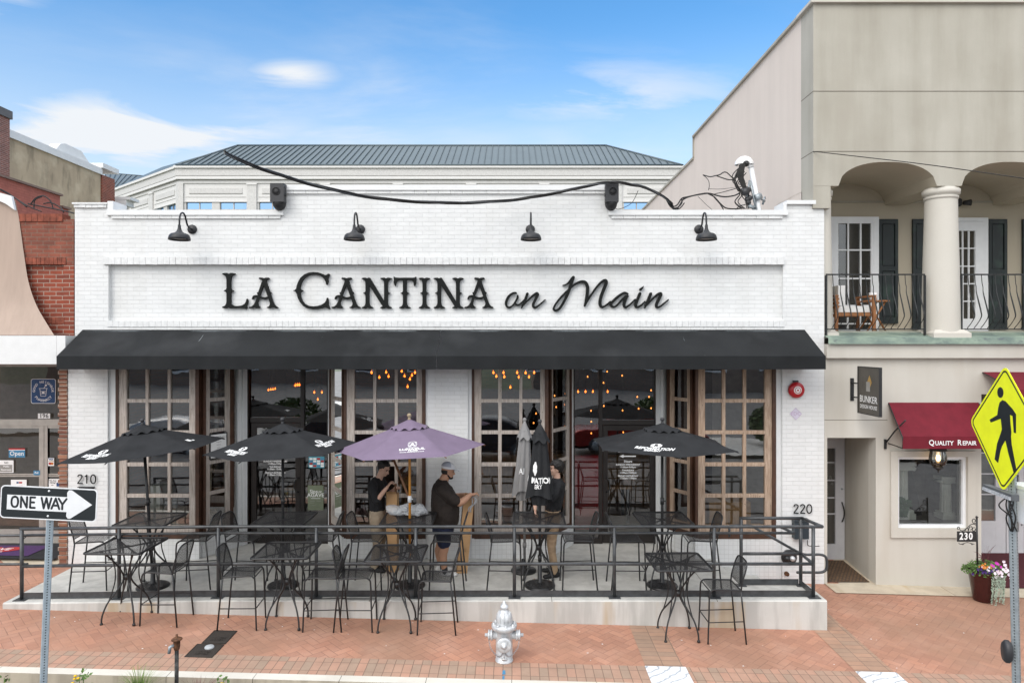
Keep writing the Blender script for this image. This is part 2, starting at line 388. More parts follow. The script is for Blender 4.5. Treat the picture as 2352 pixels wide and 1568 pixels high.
M['iron_cover'] = brick_mat('cast_iron_cover', (0.060, 0.045, 0.035), (0.05, 0.038, 0.03), (0.03, 0.025, 0.02), bw=0.02, rh=0.02, ms=0.004, bump=0.6, rough=0.7, axis='flat')
M['red_gloss'] = plain('red_gloss', (0.42, 0.012, 0.018), 0.3, var=0.06)
M['white_gloss'] = plain('white_gloss', (0.80, 0.79, 0.78), 0.35, var=0.04)
M['sign_yellow'] = plain('fluorescent_yellow_sheet', (0.93, 0.97, 0.015), 0.5, var=0.05)
M['sign_black'] = plain('sign_black', (0.010, 0.015, 0.018), 0.5, var=0.1)
M['sign_white'] = plain('sign_white', (0.76, 0.77, 0.78), 0.5, var=0.05)
M['print_white'] = plain('white_print', (0.82, 0.82, 0.81), 0.7, var=0.03)
M['print_black'] = plain('black_print', (0.02, 0.02, 0.02), 0.7)
M['print_red'] = plain('red_print', (0.45, 0.03, 0.03), 0.7)
M['print_purple'] = plain('purple_print', (0.50, 0.38, 0.52), 0.7)
M['print_blue'] = plain('blue_print', (0.012, 0.062, 0.19), 0.5)
M['print_lightblue'] = plain('light_blue_print', (0.06, 0.23, 0.40), 0.5)
M['print_orange'] = plain('orange_print', (0.60, 0.18, 0.02), 0.6)
M['print_teal'] = plain('teal_print', (0.08, 0.33, 0.42), 0.6)
M['print_green'] = plain('sage_green_print', (0.17, 0.20, 0.13), 0.7)
M['print_gold'] = plain('gold_print', (0.42, 0.26, 0.07), 0.5)
M['print_grey'] = plain('grey_print', (0.30, 0.29, 0.27), 0.6)
M['cardboard'] = plain('cardboard', (0.52, 0.315, 0.155), 0.85, var=0.08, scale=5)
M['pole_wood'] = plain('amber_wood_pole', (0.56, 0.24, 0.035), 0.45, var=0.12, scale=8, sc=(4, 4, 0.4))
M['brown_wood'] = plain('brown_wood_pole', (0.24, 0.11, 0.05), 0.5, var=0.15, scale=8, sc=(4, 4, 0.4))
M['teak'] = plain('teak', (0.32, 0.13, 0.045), 0.5, var=0.2, scale=10, sc=(3, 3, 0.6))
M['cushion'] = plain('white_cushion', (0.72, 0.71, 0.69), 0.9, var=0.05)
def wood(name, a, b, c):
    t = NT(name)
    g = t.noise(7, 6, 0.65, sc=(7, 7, 0.55)); k = t.noise(1.7, 4, 0.6)
    col = t.mix(t.rng(g, 0.35, 0.68), a, b); col = t.mix(t.rng(k, 0.48, 0.72, 0, 0.65), col, c)
    col = t.mix(t.rng(t.noise(38, 2), 0.68, 0.74, 0, 0.8), col, tuple(v*0.25 for v in a))
    t.fin(col, 0.8); t.bump(g, 0.35, 0.004); return t.m
M['barn_grey'] = wood('weathered_grey_wood', (0.30, 0.255, 0.22), (0.56, 0.505, 0.46), (0.42, 0.345, 0.285))
M['barn_brown'] = wood('weathered_brown_wood', (0.26, 0.175, 0.12), (0.52, 0.40, 0.305), (0.39, 0.265, 0.18))
def concrete(name, col, dark, stain=0.5, rust=True, dirt_low=False):
    t = NT(name)
    c = t.mix(t.rng(t.noise(1.6, 6, 0.6), 0.35, 0.7, 0, 0.75), col, dark)
    run = t.rng(t.noise(4.5, 4, 0.6, sc=(1, 1, 0.12)), 0.44, 0.60, 0, stain); c = t.mix(run, c, tuple(v*0.60 for v in dark))
    if rust: c = t.mix(t.rng(t.noise(2.1, 4, 0.5, sc=(1, 0.2, 0.12)), 0.57, 0.66, 0, 0.6), c, (0.40, 0.27, 0.12))
    c = t.mix(t.rng(t.noise(120, 2), 0.35, 0.8, 0, 0.3), c, tuple(v*0.7 for v in col))
    t.fin(c, 0.85); t.bump(t.noise(70, 5, 0.65), 0.3, 0.004); return t.m
M['concrete'] = concrete('deck_concrete', (0.62, 0.61, 0.57), (0.50, 0.49, 0.455), 0.35, False)
M['concrete_face'] = concrete('deck_face_concrete', (0.57, 0.565, 0.535), (0.47, 0.46, 0.43), 0.48, True)
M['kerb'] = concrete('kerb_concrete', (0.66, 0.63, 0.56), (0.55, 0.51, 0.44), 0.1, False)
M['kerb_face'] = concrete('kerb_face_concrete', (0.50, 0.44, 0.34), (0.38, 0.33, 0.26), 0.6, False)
M['threshold'] = concrete('threshold_stone', (0.60, 0.52, 0.40), (0.50, 0.42, 0.31), 0.3, True)
def herring(name, cA, cB, cC, mort, w=0.098, ang=45):
    t = NT(name); x, y, z = t.xyz(); a = R(ang); ca, sa = math.cos(a)/w, math.sin(a)/w
    u = t.math('ADD', t.math('MULTIPLY', x, ca), t.math('MULTIPLY', y, sa)); v = t.math('ADD', t.math('MULTIPLY', x, -sa), t.math('MULTIPLY', y, ca))
    i = t.math('FLOOR', u); j = t.math('FLOOR', v); fu = t.math('SUBTRACT', u, i); fv = t.math('SUBTRACT', v, j)
    m = t.math('FLOORED_MODULO', t.math('SUBTRACT', i, j), 4.0)
    eq = lambda k: t.math('LESS_THAN', t.math('ABSOLUTE', t.math('SUBTRACT', m, float(k))), 0.5)
    e0, e1, e2, e3 = eq(0), eq(1), eq(2), eq(3)
    L = t.math('ADD', fu, e1); Rr = t.math('ADD', t.math('SUBTRACT', 1.0, fu), e0)
    B = t.math('ADD', fv, e2); T = t.math('ADD', t.math('SUBTRACT', 1.0, fv), e3)
    d = t.math('MINIMUM', t.math('MINIMUM', L, Rr), t.math('MINIMUM', B, T))
    wn_ = t.new('ShaderNodeTexWhiteNoise', noise_dimensions='2D'); t.l.new(t.comb(t.math('SUBTRACT', i, e1), t.math('SUBTRACT', j, e2)), wn_.inputs[0])
    rnd = wn_.outputs['Value']
    col = t.mix(t.rng(rnd, 0, 1), cA, cB); col = t.mix(t.rng(t.noise(0.75, 4, 0.55), 0.45, 0.70, 0, 0.85), col, cC)
    col = t.mix(t.rng(t.noise(45, 4, 0.7), 0.35, 0.75, 0, 0.35), col, tuple(k*0.65 for k in cB))
    col = t.mix(t.rng(t.noise(2.1, 5, 0.6), 0.45, 0.75, 0, 0.30), col, (0.62, 0.40, 0.30))
    col = t.mix(t.rng(t.noise(0.42, 5, 0.6), 0.47, 0.68, 0, 0.7), col, (0.29, 0.175, 0.115)); col = t.mix(t.rng(t.noise(26, 2, 0.5), 0.70, 0.76, 0, 0.5), col, (0.20, 0.13, 0.10))
    fade = t.rng(t.noise(1.1, 3), 0.35, 0.65, 0.25, 1.0)
    mo = t.math('MULTIPLY', t.rng(d, 0.012, 0.050, 1, 0), fade)
    col = t.mix(mo, col, mort)
    t.fin(col, 0.85); t.bump(t.math('ADD', t.math('MULTIPLY', t.rng(d, 0.0, 0.06), 0.7), t.math('MULTIPLY', t.noise(60, 4), 0.5)), 0.4, 0.005)
    return t.m
M['paving'] = herring('herringbone_brick', (0.485, 0.24, 0.155), (0.365, 0.18, 0.12), (0.335, 0.185, 0.12), (0.21, 0.115, 0.08), w=0.11)
M['paving_edge'] = brick_mat('border_brick', (0.47, 0.265, 0.185), (0.365, 0.26, 0.19), (0.24, 0.155, 0.11), bw=0.11, rh=0.21, ms=0.006, bump=0.4, rough=0.85, mottle=0.14, axis='flat', msm=0.3)
M['paving_edge'].node_tree.nodes['Brick Texture'].offset = 0.0
M['paving_band'] = brick_mat('band_brick', (0.43, 0.255, 0.17), (0.35, 0.235, 0.165), (0.24, 0.16, 0.115), bw=0.235, rh=0.115, ms=0.006, bump=0.4, rough=0.85, mottle=0.14, axis='flat', msm=0.3)
M['paving_band'].node_tree.nodes['Brick Texture'].offset = 0.0
def marble():
    t = NT('white_marble'); n = t.noise(3.2, 7, 0.6)
    w = t.new('ShaderNodeTexWave', wave_type='BANDS'); w.inputs['Scale'].default_value = 2.6; w.inputs['Distortion'].default_value = 11.0; w.inputs['Detail'].default_value = 5
    mp = t.new('ShaderNodeMapping'); mp.inputs['Rotation'].default_value = (0, 0, 0.9); t.l.new(t.coord(), mp.inputs[0]); t.l.new(mp.outputs[0], w.inputs['Vector'])
    c = t.mix(t.rng(w.outputs['Fac'], 0.16, 0.0, 0, 0.85), (0.74, 0.75, 0.76), (0.30, 0.33, 0.37)); c = t.mix(t.rng(n, 0.55, 0.7, 0, 0.5), c, (0.42, 0.46, 0.50))
    t.fin(c, 0.4); return t.m
M['marble'] = marble()
M['asphalt'] = plain('asphalt', (0.18, 0.177, 0.172), 0.85, var=0.2, scale=3, bump=0.4, bscale=90)
M['soil'] = plain('soil', (0.085, 0.06, 0.04), 0.95, var=0.4, scale=20, bump=0.8, bscale=40)
M['far_ground'] = plain('far_ground', (0.10, 0.12, 0.07), 0.95, var=0.3, scale=0.3)
M['roof_dark'] = plain('roof_membrane', (0.30, 0.29, 0.28), 0.9)
M['copper'] = NT('verdigris_copper')
_t = M['copper']; _c = _t.mix(_t.rng(_t.noise(4, 6, 0.65, sc=(0.6, 1, 1)), 0.38, 0.62), (0.27, 0.345, 0.27), (0.15, 0.20, 0.175)); _c = _t.mix(_t.rng(_t.noise(9, 4, 0.6, sc=(0.5, 1, 1)), 0.58, 0.7, 0, 0.8), _c, (0.10, 0.115, 0.13)); M['copper'] = _t.fin(_c, 0.65)
M['shutter'] = NT('dark_green_shutter'); _t = M['shutter']; M['shutter'] = _t.fin(_t.mix(_t.rng(_t.noise(4, 4), 0.5, 0.75, 0, 0.7), (0.010, 0.016, 0.017), (0.03, 0.06, 0.045)), 0.5)
M['iron'] = plain('wrought_iron', (0.035, 0.037, 0.037), 0.45, 0.4, var=0.3, scale=30)
M['window_white'] = plain('white_window_paint', (0.78, 0.79, 0.80), 0.45, var=0.03)
M['grey_door'] = plain('pale_grey_door', (0.56, 0.56, 0.58), 0.45, var=0.04)
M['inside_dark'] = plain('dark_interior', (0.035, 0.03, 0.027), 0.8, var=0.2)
M['inside_floor'] = plain('wood_floor', (0.13, 0.075, 0.042), 0.5, var=0.3, scale=6, sc=(0.4, 4, 1))
M['inside_wall'] = plain('inside_wall', (0.20, 0.18, 0.16), 0.8, var=0.15)
M['inside_wood'] = plain('honey_wood', (0.35, 0.19, 0.075), 0.5, var=0.2, scale=6, sc=(3, 3, 0.6))
M['basket'] = brick_mat('wicker', (0.46, 0.32, 0.17), (0.38, 0.25, 0.12), (0.16, 0.10, 0.05), bw=0.05, rh=0.03, ms=0.006, bump=0.8)
M['twig'] = plain('dry_twig', (0.36, 0.29, 0.19), 0.9, var=0.2)
M['plaster'] = plain('white_plaster', (0.62, 0.62, 0.55), 0.6, var=0.08)
M['mirror'] = plain('mirror', (0.5, 0.52, 0.52), 0.08, 1.0, var=0.02)
M['fern'] = plain('fern_green', (0.05, 0.12, 0.045), 0.6, var=0.3, scale=15)
M['leaf'] = plain('leaf_green', (0.10, 0.19, 0.035), 0.6, var=0.4, scale=20)
M['leaf_pale'] = plain('pale_trailing_leaf', (0.36, 0.44, 0.34), 0.7, var=0.2, scale=30)
M['leaf_red'] = plain('red_leaf', (0.14, 0.03, 0.04), 0.6, var=0.4, scale=20)
M['grass_green'] = plain('grass_green', (0.20, 0.30, 0.06), 0.6, var=0.4, scale=20)
M['hedge'] = plain('hedge_green', (0.075, 0.13, 0.03), 0.7, var=0.5, scale=8)
M['petal_white'] = plain('petal_pale_pink', (0.78, 0.68, 0.76), 0.6, var=0.05)
M['petal_violet'] = plain('petal_violet', (0.045, 0.01, 0.13), 0.6)
M['petal_pink'] = plain('petal_magenta', (0.50, 0.03, 0.38), 0.6)
M['petal_orange'] = plain('petal_orange', (0.62, 0.22, 0.03), 0.6)
M['petal_yellow'] = plain('petal_yellow', (0.75, 0.48, 0.01), 0.6)
M['pot_red'] = plain('oxblood_glaze', (0.05, 0.009, 0.009), 0.22, var=0.1)
M['mat_brown'] = brick_mat('brown_doormat', (0.20, 0.115, 0.05), (0.13, 0.07, 0.035), (0.07, 0.045, 0.03), bw=0.06, rh=0.05, ms=0.012, bump=0.8, rough=0.95, axis='flat')
M['carpet_red'] = plain('dark_red_carpet', (0.075, 0.012, 0.018), 0.95, var=0.15, scale=30)
M['mat_purple'] = plain('purple_mat', (0.075, 0.03, 0.12), 0.95, var=0.15, scale=30)
M['mat_dark'] = plain('dark_mat', (0.02, 0.02, 0.023), 0.95)
M['sash_reddish'] = plain('chain_bag', (0.5, 0.5, 0.5), 0.5)
M['plastic_bag'] = NT('clear_plastic_wrap'); _t = M['plastic_bag']; _t.fin((0.60, 0.62, 0.64), 0.12); _t.b.inputs['Alpha'].default_value = 0.5; _t.bump(_t.noise(30, 4, 0.6), 0.6, 0.01); M['plastic_bag'] = _t.m
M['dry_leaf'] = plain('dry_leaf', (0.40, 0.24, 0.12), 0.9)
M['skin_a'] = plain('pale_skin', (0.62, 0.38, 0.28), 0.55, var=0.06, scale=14)
M['skin_b'] = plain('tan_skin', (0.50, 0.27, 0.17), 0.55, var=0.07, scale=14)
M['hair'] = plain('dark_hair', (0.014, 0.010, 0.008), 0.55, var=0.4, scale=60, bump=0.6, bscale=90)
M['cloth_black'] = plain('black_shirt', (0.011, 0.011, 0.013), 0.85, var=0.2, scale=9, bump=0.15, bscale=220)
M['cloth_brown'] = plain('dark_brown_shirt', (0.026, 0.018, 0.014), 0.85, var=0.2, scale=9, bump=0.15, bscale=220)
M['khaki'] = plain('khaki_cloth', (0.46, 0.32, 0.20), 0.85, var=0.12, scale=9, bump=0.15, bscale=220)
M['khaki_grey'] = plain('grey_khaki_cloth', (0.40, 0.32, 0.23), 0.85, var=0.12, scale=9, bump=0.15, bscale=220)
M['navy'] = plain('navy_cloth', (0.012, 0.02, 0.055), 0.85, var=0.15, scale=9)
M['shoe_black'] = plain('black_shoe', (0.012, 0.012, 0.013), 0.6)
M['shoe_white'] = plain('white_shoe', (0.72, 0.71, 0.69), 0.6, var=0.06)
M['belt'] = plain('brown_belt', (0.035, 0.02, 0.013), 0.5)
M['cap_white'] = plain('white_cap', (0.74, 0.74, 0.75), 0.8, var=0.04)
M['cap_mesh'] = plain('grey_cap_mesh', (0.44, 0.46, 0.52), 0.8, var=0.08, scale=60)
M['eye'] = plain('eye_dark', (0.02, 0.015, 0.012), 0.3)
M['led'] = plain('clear_lens', (0.72, 0.74, 0.76), 0.12, 0.2, var=0.2, scale=60)
def glass(name, refl=0.10, tint=(0.80, 0.83, 0.82), wob=0.0, gcol=(1, 1, 1)):
    t = NT(name); t.n.remove(t.b)
    tr = t.new('ShaderNodeBsdfTransparent'); tr.inputs[0].default_value = tint+(1,)
    gl = t.new('ShaderNodeBsdfGlossy'); gl.inputs['Roughness'].default_value = 0.0; gl.inputs['Color'].default_value = gcol+(1,)
    fr = t.new('ShaderNodeFresnel'); fr.inputs['IOR'].default_value = 1.45
    f = t.math('ADD', fr.outputs[0], refl, True)
    if wob:
        b = t.new('ShaderNodeBump'); b.inputs['Strength'].default_value = wob; b.inputs['Distance'].default_value = 0.01
        t.l.new(t.noise(1.8, 2), b.inputs['Height']); t.l.new(b.outputs[0], gl.inputs['Normal'])
    mx = t.new('ShaderNodeMixShader'); t.l.new(f, mx.inputs[0]); t.l.new(tr.outputs[0], mx.inputs[1]); t.l.new(gl.outputs[0], mx.inputs[2])
    t.l.new(mx.outputs[0], t.o.inputs['Surface']); return t.m
M['glass'] = glass('shop_glass', 0.165, wob=0.10)
M['glass_dark'] = glass('brown_shop_glass', 0.075, (0.5, 0.47, 0.43), wob=0.10)
M['glass_far'] = glass('blue_office_glass', 0.55, (0.04, 0.10, 0.18), wob=0.05, gcol=(0.45, 0.70, 1.0))
M['glass_clear'] = glass('clear_glass', 0.06)
def emit(name, col, k):
    t = NT(name); t.b.inputs['Emission Color'].default_value = col+(1,); t.b.inputs['Emission Strength'].default_value = k; t.fin(col, 0.4); return t.m
M['bulb'] = emit('lit_amber_bulb', (1.0, 0.34, 0.065), 4.0)
M['amber_glass'] = glass('amber_glass', 0.10, (1.0, 0.60, 0.25))
M['reflection_glow'] = emit('reflected_light_dot', (1.0, 0.28, 0.05), 3.0)  # glow of the dots that stand in for mirrored lights
M['bulb_lantern'] = emit('lit_lantern_bulb', (1.0, 0.60, 0.25), 5.0)
def mesh_metal():
    t = NT('expanded_metal_mesh'); t.n.remove(t.b); x, y, z = t.xyz(); k = math.pi/0.013
    a = t.math('ADD', x, z)
    s1 = t.math('ABSOLUTE', t.math('SINE', t.math('MULTIPLY', t.math('ADD', a, y), k))); s2 = t.math('ABSOLUTE', t.math('SINE', t.math('MULTIPLY', t.math('SUBTRACT', a, y), k)))
    op = t.math('LESS_THAN', t.math('MINIMUM', s1, s2), 0.66)
    p = t.new('ShaderNodeBsdfPrincipled'); p.inputs['Base Color'].default_value = (0.018, 0.018, 0.019, 1); p.inputs['Roughness'].default_value = 0.45
    tr = t.new('ShaderNodeBsdfTransparent'); mx = t.new('ShaderNodeMixShader')
    t.l.new(op, mx.inputs[0]); t.l.new(tr.outputs[0], mx.inputs[1]); t.l.new(p.outputs[0], mx.inputs[2]); t.l.new(mx.outputs[0], t.o.inputs['Surface']); return t.m
M['mesh'] = mesh_metal()
# grime: weather specks on the cloth, drips and scuffs on the painted brick
def specks(mname, col, scale, lo, hi, amt, sc=(1, 1, 1)):
    m = M[mname]; t = NT.__new__(NT); t.m = m; t.n = m.node_tree.nodes; t.l = m.node_tree.links; t.b = t.n['Principled BSDF']
    src = t.b.inputs['Base Color'].links[0].from_socket
    t.l.new(t.mix(t.rng(t.noise(scale, 3, 0.55, sc=sc), lo, hi, 0, amt), src, col), t.b.inputs['Base Color'])
specks('awning_black', (0.45, 0.45, 0.44), 19, 0.775, 0.80, 0.8); specks('awning_black', (0.05, 0.052, 0.055), 1.1, 0.5, 0.75, 0.45, (1, 1, .3))
specks('white_brick', (0.30, 0.28, 0.25), 15, 0.755, 0.785, 0.7); specks('white_brick', (0.60, 0.59, 0.56), 2.2, 0.52, 0.75, 0.35, (1, 1, 0.12))
specks('stucco', (0.33, 0.30, 0.245), 1.5, 0.54, 0.70, 0.5, (1, 1, 0.15)); specks('stucco_cream', (0.46, 0.41, 0.34), 1.8, 0.56, 0.72, 0.45, (1, 1, 0.2))
specks('concrete', (0.25, 0.24, 0.22), 11, 0.70, 0.78, 0.5); specks('paving_edge', (0.14, 0.11, 0.09), 14, 0.72, 0.78, 0.6)
M['red_soldier'] = plain('red_header_brick', (0.27, 0.07, 0.038), 0.85, var=0.35, scale=7, bump=0.3)
M['white_soldier'] = plain('white_header_brick', (0.71, 0.715, 0.71), 0.6, var=0.07, scale=16, bump=0.4, bscale=40)
specks('stucco_tan', (0.20, 0.165, 0.11), 3.2, 0.50, 0.66, 0.65, (1, 1, 0.3)); specks('stucco_tan', (0.62, 0.53, 0.38), 1.4, 0.52, 0.70, 0.5)
# ================================================================== GROUND
YF = -1.85                                  # street face of the raised deck
KY0, KY1 = -3.46, -3.60                     # kerb
def sheet(name, x0, x1, y0, y1, dz, mat, nx=12, ny=4, base=None):
    b = MB(); b.grid(lambda u, v: Vector((x0+(x1-x0)*u, y0+(y1-y0)*v, (base or gz)(x0+(x1-x0)*u, y0+(y1-y0)*v)+dz)), nx, ny, smooth=False)
    return tag(b.build(name, mat), kind='structure')
b = MB(); b.grid(lambda u, v: Vector((-700+1400*u, -700+1400*v, -2.2)), 4, 4, smooth=False); tag(b.build('ground', M['far_ground']), kind='structure')
sheet('sidewalk', -30, 30, KY0, 1.4, 0, M['paving'], 40, 8)
rz_ = lambda x, y: gz(x, -3.6)-0.20
sheet('road', -60, 60, -14.0, KY1, 0, M['asphalt'], 40, 4, rz_)
sheet('parking_lot', -60, 60, -48.0, -19.0, 0.02, M['asphalt'], 40, 4, rz_)
sheet('far_sidewalk', -60, 60, -19.0, -14.0, 0.13, M['concrete'], 40, 4, rz_)
sheet('paving_border', -30, 30, KY0, -3.035, 0.004, M['paving_edge'], 40, 2)
sheet('paving_band', 1.655, 2.125, -3.02, YF, 0.004, M['paving_band'], 2, 6)
sheet('paving_band', 4.26, 4.75, -3.02, YF, 0.004, M['paving_band'], 2, 6)
sheet('paving_band', 4.46, 4.75, YF+0.001, -0.42, 0.004, M['paving_band'], 2, 6)
for lab, x0, x1 in (('white grey-veined marble slab in the brick paving, nearer the hydrant', 1.645, 2.15), ('white grey-veined marble slab in the brick paving, nearer the yellow crossing sign', 4.255, 4.76)):
    b = MB(); y0, y1 = -3.455, -3.04
    co = [Vector((x, y, gz(x, y))) for y in (y0, y1) for x in (x0, x1)]
    top = [c+Vector((0, 0, 0.010)) for c in co]
    b.face([top[0], top[1], top[3], top[2]])
    for i, j in ((0, 1), (1, 3), (3, 2), (2, 0)): b.face([co[i]-Vector((0, 0, .02)), co[j]-Vector((0, 0, .02)), top[j], top[i]])
    tag(b.build('marble_slab', M['marble']), lab, 'paving slab', 'marble slabs in the sidewalk')
# kerb: top and street face
b = MB(); n = 60
for i in range(n):
    xa, xb = -30+i, -30+i+1-0.006
    for (ya, yb, za, zb, mi) in ((KY1, KY0-0.001, 0.006, 0.006, 0),):
        b.face([Vector((xa, ya, gz(xa, ya)+.006)), Vector((xb, ya, gz(xb, ya)+.006)), Vector((xb, yb, gz(xb, yb)+.006)), Vector((xa, yb, gz(xa, yb)+.006))], 0)
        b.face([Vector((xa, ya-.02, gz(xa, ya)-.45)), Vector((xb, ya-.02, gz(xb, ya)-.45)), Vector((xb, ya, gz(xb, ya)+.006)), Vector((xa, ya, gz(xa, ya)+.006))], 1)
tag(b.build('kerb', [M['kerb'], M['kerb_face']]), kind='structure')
sheet('planting_bed', -9.0, -2.2, -4.75, KY1-0.021, 0.03, M['soil'], 20, 6, rz_)
# raised concrete deck with a ramp at its left end and steps at its right end
def deck_z(x): return -0.035*max(0.0, min(1.0, (-4.4-x)/2.7))-0.0
DX0, DX1, DXS = -7.2, 4.455, 3.42
b = MB(); N = 24
xs = [DX0+(DX1-DX0)*i/N for i in range(N+1)]
def strip(xa, xb, ya, yb, z0f, z1f, mi):
    b.face([Vector((xa, ya, z0f(xa))), Vector((xb, ya, z0f(xb))), Vector((xb, yb, z1f(xb))), Vector((xa, yb, z1f(xa)))], mi)
lowz = lambda x: gz(x)-0.3
for xa, xb in zip(xs, xs[1:]):
    strip(xa, xb, YF, YF, lowz, lambda x: deck_z(x)-0.015, 1)
    strip(xa, xb, YF, YF+0.015, lambda x: deck_z(x)-0.015, deck_z, 0)
    strip(xa, xb, YF+0.015, -1.2, deck_z, deck_z, 0)
xs2 = [DX0+(DXS-DX0)*i/N for i in range(N+1)]
for xa, xb in zip(xs2, xs2[1:]): strip(xa, xb, -1.2, 0.95, deck_z, deck_z, 0)
b.face([Vector((DX1, YF, lowz(DX1))), Vector((DX1, -1.2, lowz(DX1))), Vector((DX1, -1.2, 0)), Vector((DX1, YF+.015, 0)), Vector((DX1, YF, -.015))], 1)
b.face([Vector((DX0, YF, -1)), Vector((DX0, .9, -1)), Vector((DX0, .9, deck_z(DX0))), Vector((DX0, YF, deck_z(DX0)-.015))], 1)
b.face([Vector((DXS, -1.2, 0)), Vector((DX1, -1.2, 0)), Vector((DX1, -1.2, -.6)), Vector((DXS, -1.2, -.6))], 1)
b.box(DXS, -1.2, -.7, DXS+0.33, -0.002, -0.135, mi=0); b.box(DXS+.33, -1.2, -.7, DXS+.70, -0.002, -0.27, mi=0)
b.face([Vector((DXS, -1.2, -.7)), Vector((DXS, 0, -.7)), Vector((DXS, 0, 0)), Vector((DXS, -1.2, 0))], 1)
for xj in (-4.6, -2.02, 0.56, 2.9): b.box(xj, YF-0.002, -0.012, xj+0.008, -0.01, 0.0015, mi=2) if xj > -4.4 else None
tag(b.build('patio_deck', [M['concrete'], M['concrete_face'], M['joint']], fixn=True), kind='structure')
# ================================================================== WHITE BRICK RESTAURANT
XL, XR = -7.364, 5.259
rb = thing('restaurant_building', 'one-storey white painted brick restaurant with stepped parapet and two recessed entries', 'building', (-1.05, 0, 0))
WALLT = 0.32
b = MB()                                     # the front wall, built as butted boxes
ZP0, ZP1 = fz(737), fz(607)                  # the recessed name panel
XP0, XP1 = fx(249), fx(1799)
ZTOP, ZSIDE, ZPIER = fz(438), fz(495), fz(470)
XC0, XC1 = fx(652), fx(1397)                 # raised middle of the parapet
XPI0, XPI1 = fx(250), fx(1805)               # inner edges of the end piers
b.box(XL, 0, 3.30, XP0, WALLT, ZP1); b.box(XP1, 0, 3.30, XR, WALLT, ZP1); b.box(XP0, 0, 3.30, XP1, WALLT, ZP0)
b.box(XP0, 0.075, ZP0, XP1, WALLT, ZP1)
b.box(XL, 0, ZP1, XR, WALLT, ZSIDE)
b.box(XC0, 0, ZSIDE, XC1, WALLT, ZTOP)
b.box(XL, 0, ZSIDE, XPI0, WALLT, ZPIER); b.box(XPI1, 0, ZSIDE, XR, WALLT, ZPIER)
LPX0, LPX1 = fx(156), fx(247); CPX0, CPX1 = fx(983), fx(1075); RPX0, RPX1 = fx(1797), XR
b.box(LPX0, 0, -0.6, LPX1, WALLT, 3.30); b.box(CPX0, 0, -0.3, CPX1, WALLT, 3.30); b.box(RPX0, 0, -0.8, RPX1, WALLT, 3.30)
b.box(XL, WALLT, 3.4, XL+0.3, 15, 5.6); b.box(XR-0.3, WALLT, -0.8, XR, 15, 5.75); b.box(XL, WALLT, -0.8, XL+.3, 15, 3.4); b.box(XL, 15, -1.2, XR, 15.3, 5.6)
b.build('wall', M['white_brick'], rb)
b = MB(); b.box(XL+.3, WALLT, 4.95, XR-.3, 15, 5.05); b.build('roof', M['roof_dark'], rb)
# brick edge courses: over and under the name panel, and along the parapet
b = MB()
def rowlock(x0, x1, z0, z1, y0, step=0.102, jit=0.008):
    x = x0
    while x < x1-0.02:
        w = min(step, x1-x)
        b.box(x, y0-random.uniform(0, jit), z0-random.uniform(0, jit*0.7), x+w-0.004, 0.02, z1); x += step
rowlock(XP0-0.07, XP1+0.01, ZP1-0.002, fz(591), -0.035); b.build('brick_cornice', M['white_soldier'], rb); b = MB()
rowlock(XL+0.002, XPI0-.02, fz(477), ZPIER, -0.03)
b.build('brick_cornice', M['white_soldier'], rb)
b = MB(); rowlock(XP0-0.02, XP1+0.02, ZP0-0.095, ZP0+0.004, -0.012, jit=0.004); b.build('brick_sill_course', M['white_soldier'], rb)
for (x0, x1, z) in ((XPI0+.06, XC0-.05, ZSIDE), (XC0-.03, XC1+.03, ZTOP), (XC1+.05, XPI1-.06, ZSIDE)):
    x = x0; b = MB()
    while x < x1-.03:
        w = min(0.203, x1-x); b.box(x, -0.028-random.uniform(0, .006), z-0.055, x+w-.004, 0.01, z-0.001); x += .203
    b.build('dentil_course', M['white_soldier'], rb)
b = MB()                                     # white metal copings
cz = 0.085
b.box(XPI0-.02, -0.05, ZSIDE, XC0, WALLT+.04, ZSIDE+cz); b.box(XC1, -0.05, ZSIDE, XPI1+.02, WALLT+.04, ZSIDE+cz)
b.box(XC0-.03, -0.052, ZTOP, XC1+.03, WALLT+.04, ZTOP+cz)
b.box(XC0-.03, -0.046, ZSIDE+cz, XC0-.003, WALLT+.04, ZTOP); b.box(XC1+.003, -0.046, ZSIDE+cz, XC1+.03, WALLT+.04, ZTOP)
b.box(XPI0+.003, -0.046, ZSIDE+cz, XPI0+.10, WALLT+.04, ZPIER+0.05); b.box(XPI1-.06, -0.046, ZSIDE+cz, XPI1-.003, WALLT+.04, ZPIER+.03)
b.box(XL-.02, -.05, ZPIER, XPI0-.003, WALLT+.04, ZPIER+.028); b.box(XPI1-.003, -.05, ZPIER, XR-.16, WALLT+.04, ZPIER+.065)
b.bevel(0.008, 1).build('coping', M['white_trim'], rb)
for xa, xb in ((247, 262), (976.5, 983), (1075, 1083.5), (1784, 1797)):     # white boards beside the window bays
    b = MB(); b.box(fx(xa)+.001, 0.045, 0.0 if xa < 1700 else -.75, fx(xb)-.001, WALLT-.01, 3.30); b.build('jamb_board', M['white_paint'], rb)
for xa, xb in ((262, 976), (1084, 1784)): b = MB(); b.box(fx(xa), 0, 3.285, fx(xb), WALLT, 3.299); b.build('lintel', M['brown_trim'], rb)
